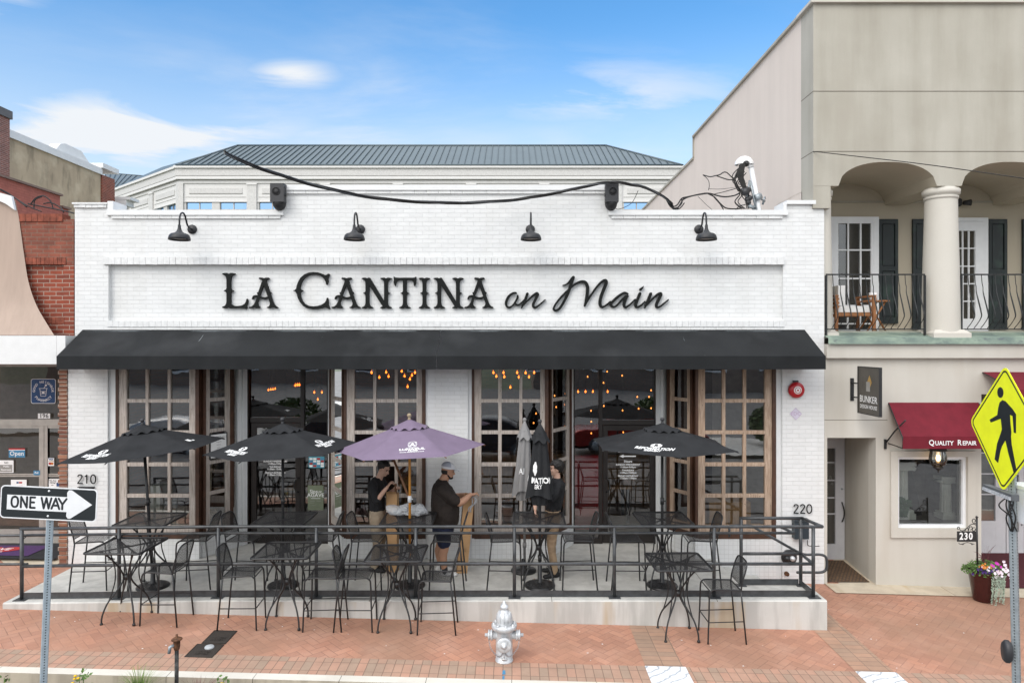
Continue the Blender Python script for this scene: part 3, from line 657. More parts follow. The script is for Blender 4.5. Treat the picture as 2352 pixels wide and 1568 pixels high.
# window bays
WROWS = [fz(921), fz(993.7), fz(1067.8), fz(1140)]
YW = 0.07
def front_window(x0, x1, st0, st1, mun, wmat, right_post):
    """x0..x1 outer brown trims, st0 / st1 inner edges of the stiles, mun muntin spans (photo px)"""
    X0, X1 = fx(x0), fx(x1); zb, zt = 0.335, 3.285
    b = MB(); b.box(X0, YW-.03, zb, X0+.045, YW+.12, zt); b.box(X1-.06, YW-.045, zb, X1, YW+.12, zt); b.box(X0+.045, YW-.06, zb, X1-.06, YW+.11, zb+.075)
    w = b.build('window', M['brown_trim'], rb)
    b = MB(); a0, a1 = X0+.045, X1-.06; s0, s1 = fx(st0), fx(st1); y0, y1 = YW-.012, YW+.055
    b.box(a0, y0, zb+.075, s0, y1, zt-.01); b.box(s1, y0, zb+.075, a1, y1, zt-.01)
    b.box(s0, y0+.002, zb+.075, s1, y1, zb+.215); b.box(s0, y0+.002, zt-.09, s1, y1, zt-.01)
    cols = [(s0, fx(mun[0][0])), (fx(mun[0][1]), fx(mun[1][0])), (fx(mun[1][1]), s1)]
    for m0, m1 in mun: b.box(fx(m0), y0+.006, zb+.215, fx(m1), y1-.005, zt-.09)
    for z in WROWS:
        for c0, c1 in cols: b.box(c0, y0+.010, z-.030, c1, y1-.008, z+.030)
    b.build('window_frame', wmat, w)
    b = MB(); b.face([Vector((s0-.01, YW+.03, zb+.2)), Vector((s1+.01, YW+.03, zb+.2)), Vector((s1+.01, YW+.03, zt-.08)), Vector((s0-.01, YW+.03, zt-.08))]); b.build('pane', M['glass'], w)
front_window(262, 455, 286, 431, ((329.6, 336), (380.5, 387)), M['barn_grey'], True)
front_window(788, 977, 812, 955.6, ((855.6, 862), (905, 912)), M['barn_grey'], False)
front_window(1083, 1260, 1105, 1241.6, ((1144, 1152), (1193, 1200)), M['barn_grey'], True)
front_window(1599, 1784, 1621.6, 1760.6, ((1662, 1669), (1710, 1717)), M['barn_brown'], False)
YB = 0.87                                    # doors stand this far back
def side_window(xf, xb, wmat, posts, t1):
    """slanting side of an entry, from (xf, YW) at the street to (xb, YB) at the door; t1: where the sash ends"""
    A = Vector((fx(xf), YW+.05, 0)); B = Vector((fx(xb, YB), YB, 0)); D = (B-A); Ln = D.length; u = D/Ln; nrm = Vector((u.y, -u.x, 0))
    s = 1 if B.x > A.x else -1
    if nrm.x*s < 0: nrm = -nrm
    if nrm.y > 0 and abs(nrm.x) < .2: nrm = -nrm
    def Q(t, o, z): return A+u*(t*Ln)+nrm*o+Vector((0, 0, z))
    def bx(b, t0, t1_, o0, o1, z0, z1):
        c = [Q(t, o, z) for z in (z0, z1) for o in (o0, o1) for t in (t0, t1_)]; v = [b.bm.verts.new(k) for k in c]
        for q in ((0,2,3,1),(4,5,7,6),(0,1,5,4),(2,6,7,3),(0,4,6,2),(1,3,7,5)): b.bm.faces.new([v[i] for i in q])
    zb, zt = 0.335, 3.285
    b = MB(); bx(b, 0.02, .075, -.05, .035, zb, zt); bx(b, t1, t1+.06, -.05, .035, zb, zt); bx(b, .075, t1, -.05, .03, zb, zb+.075)
    w = b.build('window', M['brown_trim'], rb)
    sw = 0.095
    b = MB(); bx(b, .076, .076+sw, -.03, .012, zb+.075, zt); bx(b, t1-sw, t1-.001, -.03, .012, zb+.075, zt); bx(b, .076+sw, t1-sw, -.028, .01, zb+.075, zb+.215)
    for z in WROWS: bx(b, .076+sw, t1-sw, -.024, .006, z-.03, z+.03)
    b.build('window_frame', wmat, w)
    b = MB(); b.face([Q(.1, -.01, zb+.2), Q(t1-.03, -.01, zb+.2), Q(t1-.03, -.01, zt), Q(.1, -.01, zt)]); b.build('pane', M['glass'], w)
    if posts:                                # narrow dark return light, then two white boards by the door
        b = MB(); b.face([Q(t1+.06, -.01, zb), Q(.80, -.01, zb), Q(.80, -.01, zt), Q(t1+.06, -.01, zt)]); b.build('pane', M['glass'], w)
        b = MB(); bx(b, .80, .875, -.04, .03, 0, zt); bx(b, .885, .995, -.04, .045, 0, zt); b.build('door_post', M['white_paint'], rb)
    else:
        b = MB(); bx(b, t1+.06, .995, -.04, .03, 0, zt); b.build('door_post', M['white_paint'], rb)
    return A, B, u, nrm, Ln, Q, bx
sides = [side_window(455, 565, M['barn_grey'], True, .62), side_window(788, 757, M['barn_grey'], False, .86),
         side_window(1260, 1314, M['barn_grey'], False, .86), side_window(1599, 1510, M['barn_brown'], True, .64)]
for (xa, xb), sd_ in zip(((262, 456), (788, 977), (1083, 1261), (1598, 1784)), sides):   # white tiled low wall under each display window
    A, B_, u, nrm, Ln, Q, bx = sd_; zl_ = -.1 if xa < 1500 else -.75
    b = MB(); b.box(fx(xa), YW-.05, zl_, fx(xb), YW+.1, 0.334); bx(b, 0.0, .80 if (A.x < -5 or A.x > 3) else .93, -.05, .04, zl_, .333)
    b.build('tiled_low_wall', M['white_tile'], rb)
# glazed doors
def door_set(x0, x1, door, light, bar_y, handle_x, label_text):
    X0, X1 = fx(x0, YB), fx(x1, YB); D0, D1 = fx(door[0], YB), fx(door[1], YB); L0, L1 = fx(light[0], YB), fx(light[1], YB); zb = fz(bar_y, YB)
    b = MB(); b.box(X0, YB, 0, X0+.05, YB+.1, 3.285); b.box(X1-.05, YB, 0, X1, YB+.1, 3.285)
    m0, m1 = (D1, L0) if D1 <= L0+1e-6 else (L1, D0)
    b.box(m0, YB-.003, 0, m1, YB+.1, 3.285); b.box(D0, YB, zb-.035, D1, YB+.1, zb+.05)
    b.box(L0, YB+.003, 0, L1, YB+.1, .09)
    fr = b.build('door_frame', M['bronze'], rb)
    for (q0, q1, za, zc_) in ((D0, D1, zb+.05, 3.29), (L0, L1, .09, 3.29)):
        b = MB(); b.face([Vector((q0, YB+.05, za)), Vector((q1, YB+.05, za)), Vector((q1, YB+.05, zc_)), Vector((q0, YB+.05, zc_))]); b.build('pane', M['glass'], fr)
    e0, e1 = D0+.012, D1-.012; zt = zb-.05
    b = MB(); st = .085; b.box(e0, YB+.02, .01, e0+st, YB+.065, zt); b.box(e1-st, YB+.02, .01, e1, YB+.065, zt); b.box(e0+st, YB+.021, .01, e1-st, YB+.064, .2); b.box(e0+st, YB+.021, zt-.09, e1-st, YB+.064, zt)
    dr = b.build('door', M['bronze'], rb)
    b = MB(); b.face([Vector((e0+st-.01, YB+.045, .19)), Vector((e1-st+.01, YB+.045, .19)), Vector((e1-st+.01, YB+.045, zt-.08)), Vector((e0+st-.01, YB+.045, zt-.08))]); b.build('pane', M['glass'], dr)
    hx = fx(handle_x, YB-.04); hz0, hz1 = fz(1129, YB), fz(1097, YB); s = 1 if handle_x > (door[0]+door[1])/2 else -1
    b = MB(); b.tube(spline([(hx, YB+.02, hz1), (hx-.02*s, YB-.04, hz1), (hx-.055*s, YB-.055, (hz0*.3+hz1*.7)), (hx-.055*s, YB-.055, (hz0*.7+hz1*.3)), (hx-.02*s, YB-.04, hz0), (hx, YB+.02, hz0)], 5), .011)
    b.build('handle', M['metal_dark'], dr)
    return D0+.1, D1-.1
door_set(565, 757, (575, 690), (698, 751), 965, 684, None)
door_set(1314, 1510, (1384, 1506), (1320, 1376), 971, 1393, None)
# the dining room behind the glass
b = MB(); b.grid(lambda u, v: Vector((XL+.31+(XR-XL-.62)*u, YB+.1+8.9*v, 0.03)), 2, 2, smooth=False); b.build('floor', M['inside_floor'], rb)
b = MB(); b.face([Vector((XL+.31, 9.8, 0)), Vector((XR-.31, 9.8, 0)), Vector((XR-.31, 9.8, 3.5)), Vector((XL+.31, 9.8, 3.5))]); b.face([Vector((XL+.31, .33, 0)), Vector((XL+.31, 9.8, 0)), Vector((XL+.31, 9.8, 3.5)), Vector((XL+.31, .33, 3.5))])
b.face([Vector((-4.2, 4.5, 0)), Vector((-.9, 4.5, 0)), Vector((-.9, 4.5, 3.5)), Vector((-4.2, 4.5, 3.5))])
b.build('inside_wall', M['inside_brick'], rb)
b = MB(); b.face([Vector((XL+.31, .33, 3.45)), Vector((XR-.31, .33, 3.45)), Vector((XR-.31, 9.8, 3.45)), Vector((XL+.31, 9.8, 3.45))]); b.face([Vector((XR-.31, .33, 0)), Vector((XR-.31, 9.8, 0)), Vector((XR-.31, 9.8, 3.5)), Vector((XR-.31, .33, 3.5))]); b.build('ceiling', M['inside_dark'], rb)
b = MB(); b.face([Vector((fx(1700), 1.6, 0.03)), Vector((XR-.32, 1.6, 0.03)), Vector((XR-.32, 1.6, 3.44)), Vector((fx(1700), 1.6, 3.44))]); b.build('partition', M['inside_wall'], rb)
# raised display floors behind the windows
for xa, xb in ((262, 456), (788, 976), (1084, 1261), (1598, 1784)): b = MB(); b.box(fx(xa), .18, .05, fx(xb), .8, .40); b.build('window_ledge', M['inside_wood'], rb)
# ------------------------------------------------------------------ name lettering
def spx(src): return src*0.6125
YS = 0.075
lt = thing('lettering_sign', 'raised black storefront name, serif capitals followed by flowing script, on the white brick panel', 'sign', (0, YS, fz(710)))
LM = Matrix(((1, 0, 0, 0), (0, 0, -1, YS-0.012), (0, 1, 0, 0), (0, 0, 0, 1)))     # local x, y -> facade, z towards the street
def s2(x, y): return ((spx(x)-CX)/FPX*(YS-CAMY), CAMZ-(spx(y)-CY)/FPX*(YS-CAMY))
def r1(p, dx=0.0): return s2(p[0]/3.92+820+dx, p[1]/3.9222+1000)
def r2(p, dx=0.0): return s2(p[0]/4.704+1400+dx, p[1]/4.7056+1000)
HALF = [(0,.973),(.05,1.0),(.11,1.0),(.18,.985),(.184,.958),(.15,.945),(.10,.92),(.072,.87),(.062,.80),(.061,.57),(.075,.535),(.10,.515),(.137,.507),(.137,.487),(.10,.477),(.075,.455),(.061,.42),(.062,.18),(.075,.12),(.11,.07),(.16,.05),(.184,.037),(.18,.01),(.12,.0),(.06,.0),(0,.025)]
def stem(cx_src, top_src, bot_src, spurL=True, spurR=True, topL=True, topR=True, botL=True, botR=True):
    h = bot_src-top_src; out = []
    def side(sgn, spur, tp, bt):
        o = []
        for (x, y) in HALF:
            if y > .86 and not tp: x = min(x, .061)
            if y < .13 and not bt: x = min(x, .061)
            if .42 < y < .57 and not spur: x = .061
            o.append(s2(cx_src+sgn*x*h, bot_src-y*h))
        return o
    Rr = side(1, spurR, topR, botR); Ll = side(-1, spurL, topL, botL)
    return Rr+list(reversed(Ll))[1:-1]
def letter(polys):
    b = MB()
    for i, p in enumerate(polys): b.prism(p, LM @ Matrix.Translation((0, 0, 0)), 0.040+0.0016*i)
    b.build('letter', M['letter_black'], lt)
x1_ = lambda x: x/3.92+820; y1_ = lambda y: y/3.9222+1000
x2_ = lambda x: x/4.704+1400; y2_ = lambda y: y/4.7056+1000
Lfoot = [(178,520),(196,540),(210,560),(240,576),(300,579),(360,570),(400,545),(418,512),(426,475),(440,474),(447,510),(441,545),(428,582),(432,605),(421,628),(390,616),(330,609),(250,612),(180,613),(160,600)]
letter([stem(x1_(164), y1_(95), y1_(612), botR=False), [r1(p) for p in Lfoot]])
Aright = [(682,174),(700,165),(745,162),(757,172),(755,187),(728,192),(714,210),(720,240),(752,330),(765,365),(786,380),(787,392),(777,408),(800,480),(830,555),(852,580),(885,596),(885,608),(850,613),(807,600),(770,613),(725,608),(722,596),(750,585),(765,565),(768,540),(740,450),(678,285),(650,255),(655,215),(648,198),(632,190),(608,186),(604,172),(620,162),(660,165)]
Aleft = [(650,225),(692,255),(672,292),(625,420),(590,530),(592,562),(605,582),(626,594),(625,606),(600,613),(560,612),(540,600),(510,611),(465,612),(458,600),(466,592),(500,585),(530,560),(555,515),(584,432),(588,408),(577,394),(580,382),(598,374)]
Abar = spline([(514,474,20),(530,443,24),(565,436,34),(610,446,34),(660,463,32),(705,464,32),(750,448,28)], 5)
def A_letter(dx):
    b = MB(); b.prism([r1(p, dx) for p in Aright], LM, .0400); b.prism([r1(p, dx) for p in Aleft], LM, .0416)
    k = FPX/(YS-CAMY)/.6125*3.92
    b.ribbon([r1((x, y), dx)+(w/k,) for x, y, w in Abar], LM, .0432); b.build('letter', M['letter_black'], lt)
A_letter(0)
Cc = [(1622,105),(1636,108),(1641,125),(1620,180),(1623,225),(1605,273),(1592,268),(1582,222),(1560,182),(1530,152),(1490,131),(1440,121),(1390,121),(1340,133),(1290,161),(1250,205),(1226,255),(1213,305),(1216,330),(1230,345),(1252,349),(1252,359),(1230,365),(1216,380),(1213,402),(1222,450),(1242,500),(1277,545),(1332,574),(1400,584),(1470,577),(1530,558),(1570,530),(1590,500),(1600,460),(1615,457),(1622,490),(1628,530),(1622,560),(1640,590),(1645,620),(1635,627),(1602,606),(1570,599),(1530,612),(1460,625),(1390,627),(1310,612),(1250,576),(1205,520),(1175,460),(1160,400),(1150,380),(1135,365),(1112,359),(1112,349),(1135,342),(1152,325),(1160,280),(1180,225),(1215,165),(1270,118),(1330,92),(1400,82),(1470,88),(1530,105),(1575,128),(1600,122)]
letter([[r1(p) for p in Cc]])
A_letter(1209.5/3.92)
Ndiag = [(1186,197),(1212,199),(1478,636),(1486,700),(1476,735),(1440,705),(1152,258),(1160,215)]
def N_letter(dx):
    letter([stem(x2_(1168)+dx, y2_(197), y2_(738), spurR=False, topR=False), stem(x2_(1495)+dx, y2_(197), y2_(738), spurL=False, botL=True), [r2(p, dx) for p in Ndiag]])
N_letter(-268.5)
Tbar = [(367,182),(384,183),(402,195),(460,198),(680,198),(733,195),(750,182),(766,184),(765,250),(762,290),(750,330),(735,348),(723,340),(721,310),(710,272),(690,250),(650,239),(480,239),(440,250),(416,275),(406,310),(406,340),(395,348),(377,320),(366,280),(371,240)]
letter([stem(x2_(563), y2_(197), y2_(738), topL=False, topR=False), [r2(p) for p in Tbar]])
letter([stem(x2_(907), y2_(197), y2_(738))])
N_letter(0)
A_letter(804.6)
k3 = 2352/660
def r3(x, y, w): q = s2(x/k3+1860, y/k3+1020); return q+(w/k3*.6125/FPX*(YS-CAMY),)
def script(strokes):
    b = MB()
    for i, st in enumerate(strokes): b.ribbon(spline([r3(*p) for p in st], 6), LM, .0400+.0016*i)
    b.build('letter', M['letter_black'], lt)
script([[(268,282,24),(225,285,28),(170,330,34),(137,400,36),(140,450,30),(175,475,28),(220,450,22),(262,395,26),(288,345,30),(288,318,24)], [(252,408,22),(270,436,26),(300,440,24),(335,415,20),(385,362,16)]])
script([[(418,292,36),(395,360,38),(365,430,34),(340,480,16)], [(345,470,16),(420,385,22),(490,318,28),(540,288,36),(556,305,36),(525,370,36),(497,430,36),(502,466,32),(535,470,28),(590,430,22),(655,373,16)]])
script([[(892,181,14),(940,166,20),(985,125,30),(1012,90,36)], [(1030,75,42),(1005,150,42),(965,270,38),(910,390,34),(845,490,34),(795,516,30)], [(795,516,28),(768,495,28),(795,430,26),(870,335,28),(965,240,28),(1050,168,28),(1125,132,32),(1185,138,38),(1218,195,42),(1216,290,42),(1200,390,38),(1183,450,28)], [(1182,450,24),(1240,350,26),(1330,220,28),(1400,140,32),(1455,115,40),(1468,150,42),(1430,250,42),(1395,350,42),(1387,430,40),(1412,468,32),(1460,450,26),(1525,395,20)]])
script([[(1757,292,20),(1710,280,30),(1640,320,34),(1562,390,36),(1532,430,36),(1550,462,28),(1600,455,26),(1680,370,26),(1735,322,30)], [(1750,322,34),(1722,380,36),(1706,440,36),(1725,472,30),(1780,440,24),(1855,366,18)]])
script([[(1918,290,38),(1890,360,38),(1862,430,38),(1872,468,32),(1920,455,26),(1985,395,18)], [(1966,192,8),(1945,218,26),(1926,234,36)]])
script([[(2062,292,38),(2035,360,38),(2005,430,34),(1980,480,16)], [(1985,470,16),(2060,388,22),(2130,318,28),(2183,288,36),(2198,305,36),(2167,370,36),(2138,430,36),(2142,468,30),(2180,465,26),(2240,420,20),(2297,370,14)]])
# ------------------------------------------------------------------ awning
AX0, AX1 = fx(190), fx(1848); YA = -0.72; AZ1 = fz(757); AZf = fz(818, YA); AZb = fz(848, YA); AF0, AF1 = fx(130, YA), fx(1896.5, YA)
aw = thing('awning', 'long black fabric awning with straight valance across the white storefront', 'awning', (-1.0, 0, AZb))
b = MB(); n = 60
def sag(u, v): return -0.016*math.sin(math.pi*v)*abs(math.sin(u*math.pi*4))-.003*math.sin(u*57+v*3)*v*(1-v)*4
half = fx(1013)
for (xa0, xa1, xf0, xf1, g) in ((AX0, half, AF0, half*1.0, 0), (half+.004, AX1, half+.004, AF1, 1)):
    b.grid(lambda u, v: Vector(((xa0+(xa1-xa0)*u)*(1-v)+(xf0+(xf1-xf0)*u)*v, -0.003+YA*v, AZ1+(AZf-AZ1)*v+sag(u, v))), 40, 8)
b.build('awning_top', M['awning_black'], aw)
b = MB()
for (x0, x1) in ((AF0, half), (half+.004, AF1)): b.grid(lambda u, v: Vector((x0+(x1-x0)*u, YA-0.004-.006*math.sin(u*47)*v, AZf+.004+(AZb-AZf-.004)*v)), 40, 4)
b.build('valance', M['awning_black'], aw)
for xa, xf, s in ((AX0, AF0, 1), (AX1, AF1, -1)):
    b = MB(); b.face([Vector((xa, -.003, AZ1-.01)), Vector((xf+.004*s, YA+.006, AZf-.004)), Vector((xf+.004*s, YA+.006, AZb)), Vector((xa, -.003, AZb))])
    b.build('awning_end', M['awning_black'], aw)
b = MB(); b.tube([(AF0+.03, YA+.03, AZf-.03), (AF1-.03, YA+.03, AZf-.03)], .02); b.tube([(AF0+.03, YA+.03, AZb+.02), (AF1-.03, YA+.03, AZb+.02)], .018); b.tube([(AX0, -.03, AZ1-.04), (AX1, -.03, AZ1-.04)], .02)
for i in range(7):
    x = AX0+.1+(AX1-AX0-.2)*i/6; b.tube([(x, -.03, AZ1-.04), (x, YA+.03, AZf-.03)], .016); b.tube([(x, -.03, AZb+.05), (x, YA+.03, AZb+.02)], .016)
b.build('awning_frame', M['galvanised'], aw)
# ================================================================== STUCCO BUILDING ON THE RIGHT
SX0, SX1, YU = fx(1868, -.05), 16.0, -0.05
st = thing('stucco_building', 'two-storey beige stucco building with an arched upper loggia, columns and dark shutters', 'building', (9, 0, -.5))
ARC_TOP, ARC_SP = fz(372, YU), fz(427, YU)
arches = [(fx(1926, YU), fx(2152, YU))]
pitch = fx(2208.5, YU)-arches[0][0]
for k in (1, 2, 3): arches.append((arches[0][0]+pitch*k, arches[0][1]+pitch*k))
ZROOF = fz(9, YU)
def arch_z(x, a):
    c = (a[0]+a[1])/2; h = (a[1]-a[0])/2; t = min(1.0, abs(x-c)/h)
    return ARC_SP+(ARC_TOP-ARC_SP)*math.sqrt(max(0.0, 1-t**2.3))
b = MB()
NA = 28
pts = [(SX0, ARC_SP-0.0)]
for a in arches:
    for i in range(NA+1):
        x = a[0]+(a[1]-a[0])*i/NA
        pts.append((x, arch_z(x, a)))
pts.append((SX1, ARC_SP))
for (xa, za), (xb, zb) in zip(pts, pts[1:]):
    b.face([Vector((xa, YU, za)), Vector((xb, YU, zb)), Vector((xb, YU, ZROOF)), Vector((xa, YU, ZROOF))])
b.face([Vector((SX0, YU, ARC_SP)), Vector((SX0, .43, ARC_SP)), Vector((SX0, .43, ZROOF)), Vector((SX0, YU, ZROOF))])
b.box(SX0+.0005, YU+.003, fz(478, YU), fx(1908, YU), .40, ARC_SP-.0005)
b.build('upper_wall', M['stucco'], st)
b = MB()                                     # vaults behind the arches, back wall of the loggia
YL = 1.55
for (xa, za), (xb, zb) in zip(pts, pts[1:]): b.face([Vector((xa, YU, za)), Vector((xb, YU, zb)), Vector((xb, YL, zb)), Vector((xa, YL, za))])
b.face([Vector((5.262, YL, 3.5)), Vector((SX1, YL, 3.5)), Vector((SX1, YL, 6.9)), Vector((5.262, YL, 6.9))])
b.face([Vector((5.262, .34, 3.5)), Vector((5.262, YL, 3.5)), Vector((5.262, YL, 6.9)), Vector((5.262, .34, 6.9))])
b.build('loggia_wall', M['stucco_loggia'], st)
b = MB(); b.box(5.30, YL-.03, fz(466, YL), SX1, YL-.001, fz(462, YL)); b.build('picture_moulding', M['stucco'], st)
b = MB()
for yy in (210, 348): b.box(SX0-.002, YU-.003, fz(yy, YU)-.006, SX1, .432, fz(yy, YU)+.006)
b.build('joint_line', M['joint'], st)
b = MB(); b.box(SX0-.06, YU-.06, ZROOF, SX1, .5, ZROOF+.05); b.bevel(.01, 1); b.build('coping', M['stucco_cream'], st)
b = MB()                                     # long side wall over the white roof
YS1, YS2, Z1_, Z2_ = 7.45, 14.3, ZROOF, 8.78
b.face([Vector((SX0+.004, .43, 4.9)), Vector((SX0+.004, YS1, 4.9)), Vector((SX0+.004, YS1, ZROOF)), Vector((SX0+.004, .43, ZROOF))])
b.face([Vector((SX0+.004, YS1, 4.9)), Vector((SX0+.004, 16, 4.9)), Vector((SX0+.004, 16, 8.72)), Vector((SX0+.004, YS1, 8.72))])
b.face([Vector((SX0+.004, YS1, 8.72)), Vector((SX1, YS1, 8.72)), Vector((SX1, YS1, ZROOF)), Vector((SX0+.004, YS1, ZROOF))])
b.build('side_wall', M['stucco_pink'], st)
b = MB(); b.box(SX0-.05, .501, ZROOF, SX0+.3, YS1+.03, ZROOF+.05); b.box(SX0-.04, YS1+.03, 8.72, SX0+.3, 16, 8.78); b.box(SX0-.03, YS1+.005, 8.78, SX0+.1, YS1+.06, ZROOF); b.build('side_coping', M['stucco'], st)
b = MB(); b.face([Vector((SX0+.3, .45, ZROOF-.05)), Vector((SX1, .45, ZROOF-.05)), Vector((SX1, YS1, ZROOF-.05)), Vector((SX0+.3, YS1, ZROOF-.05))]); b.build('roof', M['roof_dark'], st)
ZCB, ZCT = fz(777, -.1), ARC_SP              # columns
for cx, cy, sk in ((5.30, .27, .73), (fx(2161, .2), .2, 1), (fx(2161, .2)+pitch, .2, 1), (fx(2161, .2)+2*pitch, .2, 1)):
    hz = ZCT-ZCB; Mx = Matrix.Translation((cx, cy, ZCB)) @ Matrix.Diagonal((sk, sk, 1, 1))
    b = MB(); b.lathe([(.295, .10), (.292, .17), (.286, hz*.25), (.272, hz*.5), (.252, hz*.8), (.247, hz-.17)], Mx, 40)
    cl = b.build('column', M['stucco_column'], st)
    b = MB(); b.lathe([(.25, hz-.19), (.262, hz-.185), (.265, hz-.15), (.25, hz-.14), (.25, hz-.125), (.285, hz-.11), (.288, hz-.03), (.26, hz-.022), (.26, hz-.001)], Mx, 40); b.build('capital', M['stucco_column'], cl)
    b = MB(); w = .315*sk; b.box(cx-w, cy-w, ZCB-.0, cx+w, cy+w, ZCB+.09)
    tp = [Vector((cx+sx*w, cy+sy*w, ZCB+.09)) for sx, sy in ((-1, -1), (1, -1), (1, 1), (-1, 1))]; t2 = [Vector((cx+sx*.24*sk, cy+sy*.24*sk, ZCB+.15)) for sx, sy in ((-1, -1), (1, -1), (1, 1), (-1, 1))]
    for i in range(4): b.face([tp[i], tp[(i+1) % 4], t2[(i+1) % 4], t2[i]])
    b.build('column_base', M['stucco_column'], cl)
b = MB()                                     # verdigris flashing and the cream band under it
x0 = 5.262
b.grid(lambda u, v: [Vector((x0+(SX1-x0)*u, .40, fz(763, .1)+.03)), Vector((x0+(SX1-x0)*u, -.14, fz(776, -.14))), Vector((x0+(SX1-x0)*u, -.15, fz(790, -.15)))][int(round(v*2))], 20, 2, smooth=False)
b.build('copper_flashing', M['copper'], st)
b = MB(); b.box(x0, -.09, fz(822, -.09), SX1, .3, fz(790, -.12)); b.build('fascia_band', M['stucco_cream'], st)
b = MB(); b.box(x0, .30, 3.55, SX1, YL, fz(763, .1)+.02); b.build('balcony_floor', M['stucco'], st)
# lower wall with its openings
DRX0, DRX1, DRZ = fx(1900), fx(2011.6), fz(1005)
WX0, WX1, WZ0, WZ1 = fx(2060), fx(2220), fz(1212), fz(1048)
EX0, EX1, EZ = fx(2254), fx(2254)+3.2, fz(905)
ZT = fz(822, -.09)
zg = -.8
b = MB(); TH = .25
for (xa, xb, za, zb) in ((x0, DRX0, zg, DRZ), (DRX0, DRX1, zg, zg+.02), (DRX1, WX0, zg, DRZ), (WX0, WX1, zg, WZ0), (WX0, WX1, WZ1, DRZ), (WX1, EX0, zg, DRZ),
                         (x0, EX0, DRZ, ZT+.02), (EX0, EX1, EZ, ZT+.02), (EX1, SX1, zg, ZT+.02)): b.box(xa, 0, za, xb, TH, zb)
b.face([Vector((DRX1-.001, TH, -.6)), Vector((DRX1+.13, 1.36, -.6)), Vector((DRX1+.13, 1.36, DRZ)), Vector((DRX1-.001, TH, DRZ))])
b.face([Vector((DRX0-.001, TH, -.6)), Vector((DRX0-.001, 1.36, -.6)), Vector((DRX0-.001, 1.36, DRZ)), Vector((DRX0-.001, TH, DRZ))])
b.face([Vector((DRX0, TH, DRZ-.002)), Vector((DRX1+.13, TH, DRZ-.002)), Vector((DRX1+.13, 1.36, DRZ-.002)), Vector((DRX0, 1.36, DRZ-.002))])
b.face([Vector((EX0, TH, -.8)), Vector((EX0, 1.25, -.8)), Vector((EX0, 1.25, EZ)), Vector((EX0, TH, EZ))])
b.face([Vector((EX0, TH, EZ)), Vector((EX1, TH, EZ)), Vector((EX1, 1.25, EZ)), Vector((EX0, 1.25, EZ))])
b.build('lower_wall', M['stucco_cream'], st)
b = MB(); b.box(x0, -.003, fz(964)-.004, fx(2038), .01, fz(964)+.004); b.build('joint_line', M['joint'], st)
gsr = -0.425
b = MB()
for xa, xb in ((x0, 7.2), (7.21, 9.1), (9.11, 12)): b.face([Vector((xa, -.42, gz(xa, -.4)+.012)), Vector((xb, -.42, gz(xb, -.4)+.012)), Vector((xb, 0, gz(xb, 0)+.014)), Vector((xa, 0, gz(xa, 0)+.014))])
b.face([Vector((DRX0, 0, gsr-.002)), Vector((DRX1, 0, gsr-.002)), Vector((DRX1+.13, 1.36, gsr)), Vector((DRX0, 1.36, gsr))])
tag(b.build('threshold_paving', M['threshold']), kind='structure')
def leaf_door(name, X0, X1, Y, zb, zt, glassx, glassz, mat, parent, bars=(), gl='glass'):
    g0, g1 = glassx; a0, a1 = glassz
    b = MB(); b.box(X0, Y, zb, g0, Y+.05, zt); b.box(g1, Y, zb, X1, Y+.05, zt); b.box(g0, Y+.001, zb, g1, Y+.049, a0); b.box(g0, Y+.001, a1, g1, Y+.049, zt)
    nv, zs = bars
    for k in range(nv): xm = g0+(g1-g0)*(k+1)/(nv+1); b.box(xm-.011, Y+.008, a0, xm+.011, Y+.04, a1)
    for z in zs:
        for k in range(nv+1): xa = g0+(g1-g0)*k/(nv+1)+(.011 if k else 0); xb = g0+(g1-g0)*(k+1)/(nv+1)-(.011 if k < nv else 0); b.box(xa, Y+.010, z-.011, xb, Y+.038, z+.011)
    d = b.build(name, mat, parent)
    b = MB(); b.face([Vector((g0-.005, Y+.025, a0-.005)), Vector((g1+.005, Y+.025, a0-.005)), Vector((g1+.005, Y+.025, a1+.005)), Vector((g0-.005, Y+.025, a1+.005))]); b.build('pane', M[gl], d)
    return d
Yd = 1.30
dX1 = fx(1940, Yd)
d = leaf_door('door', DRX0+.02, dX1, Yd, gsr+.005, DRZ-.05, (DRX0+.15, fx(1919, Yd)), (fz(1249, Yd), fz(1029, Yd)), M['grey_door'], st, (0, [fz(y, Yd) for y in (1062, 1103, 1143, 1180)]))
hx = fx(1934, Yd)
b = MB(); b.tube(spline([(hx, Yd-.0, fz(1153, Yd)), (hx-.01, Yd-.05, fz(1157, Yd)), (hx+.015, Yd-.05, fz(1170, Yd)), (hx+.015, Yd-.05, fz(1182, Yd)), (hx-.01, Yd-.05, fz(1193, Yd)), (hx, Yd-.0, fz(1197, Yd))], 5), .012); b.build('handle', M['metal_dark'], d)
b = MB(); b.lathe([(0, 0), (.02, 0), (.02, .012), (0, .015)], frameM((hx-.005, Yd, fz(1122, Yd)), (1, 0, 0), (0, 0, 1)), 12); b.build('lock', M['galvanised'], d)
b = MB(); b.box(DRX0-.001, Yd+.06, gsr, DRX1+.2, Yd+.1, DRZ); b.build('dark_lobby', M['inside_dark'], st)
b = MB()
for tx, sz, zz in (('R', .10, fz(1097, Yd)), ('SE', .06, fz(1111, Yd))): b.mesh(text_mesh(tx, sz, ext=.001), faceM(fx(1909 if tx == 'R' else 1912, Yd), Yd+.018, zz))
b.build('lettering', M['print_grey'], d)
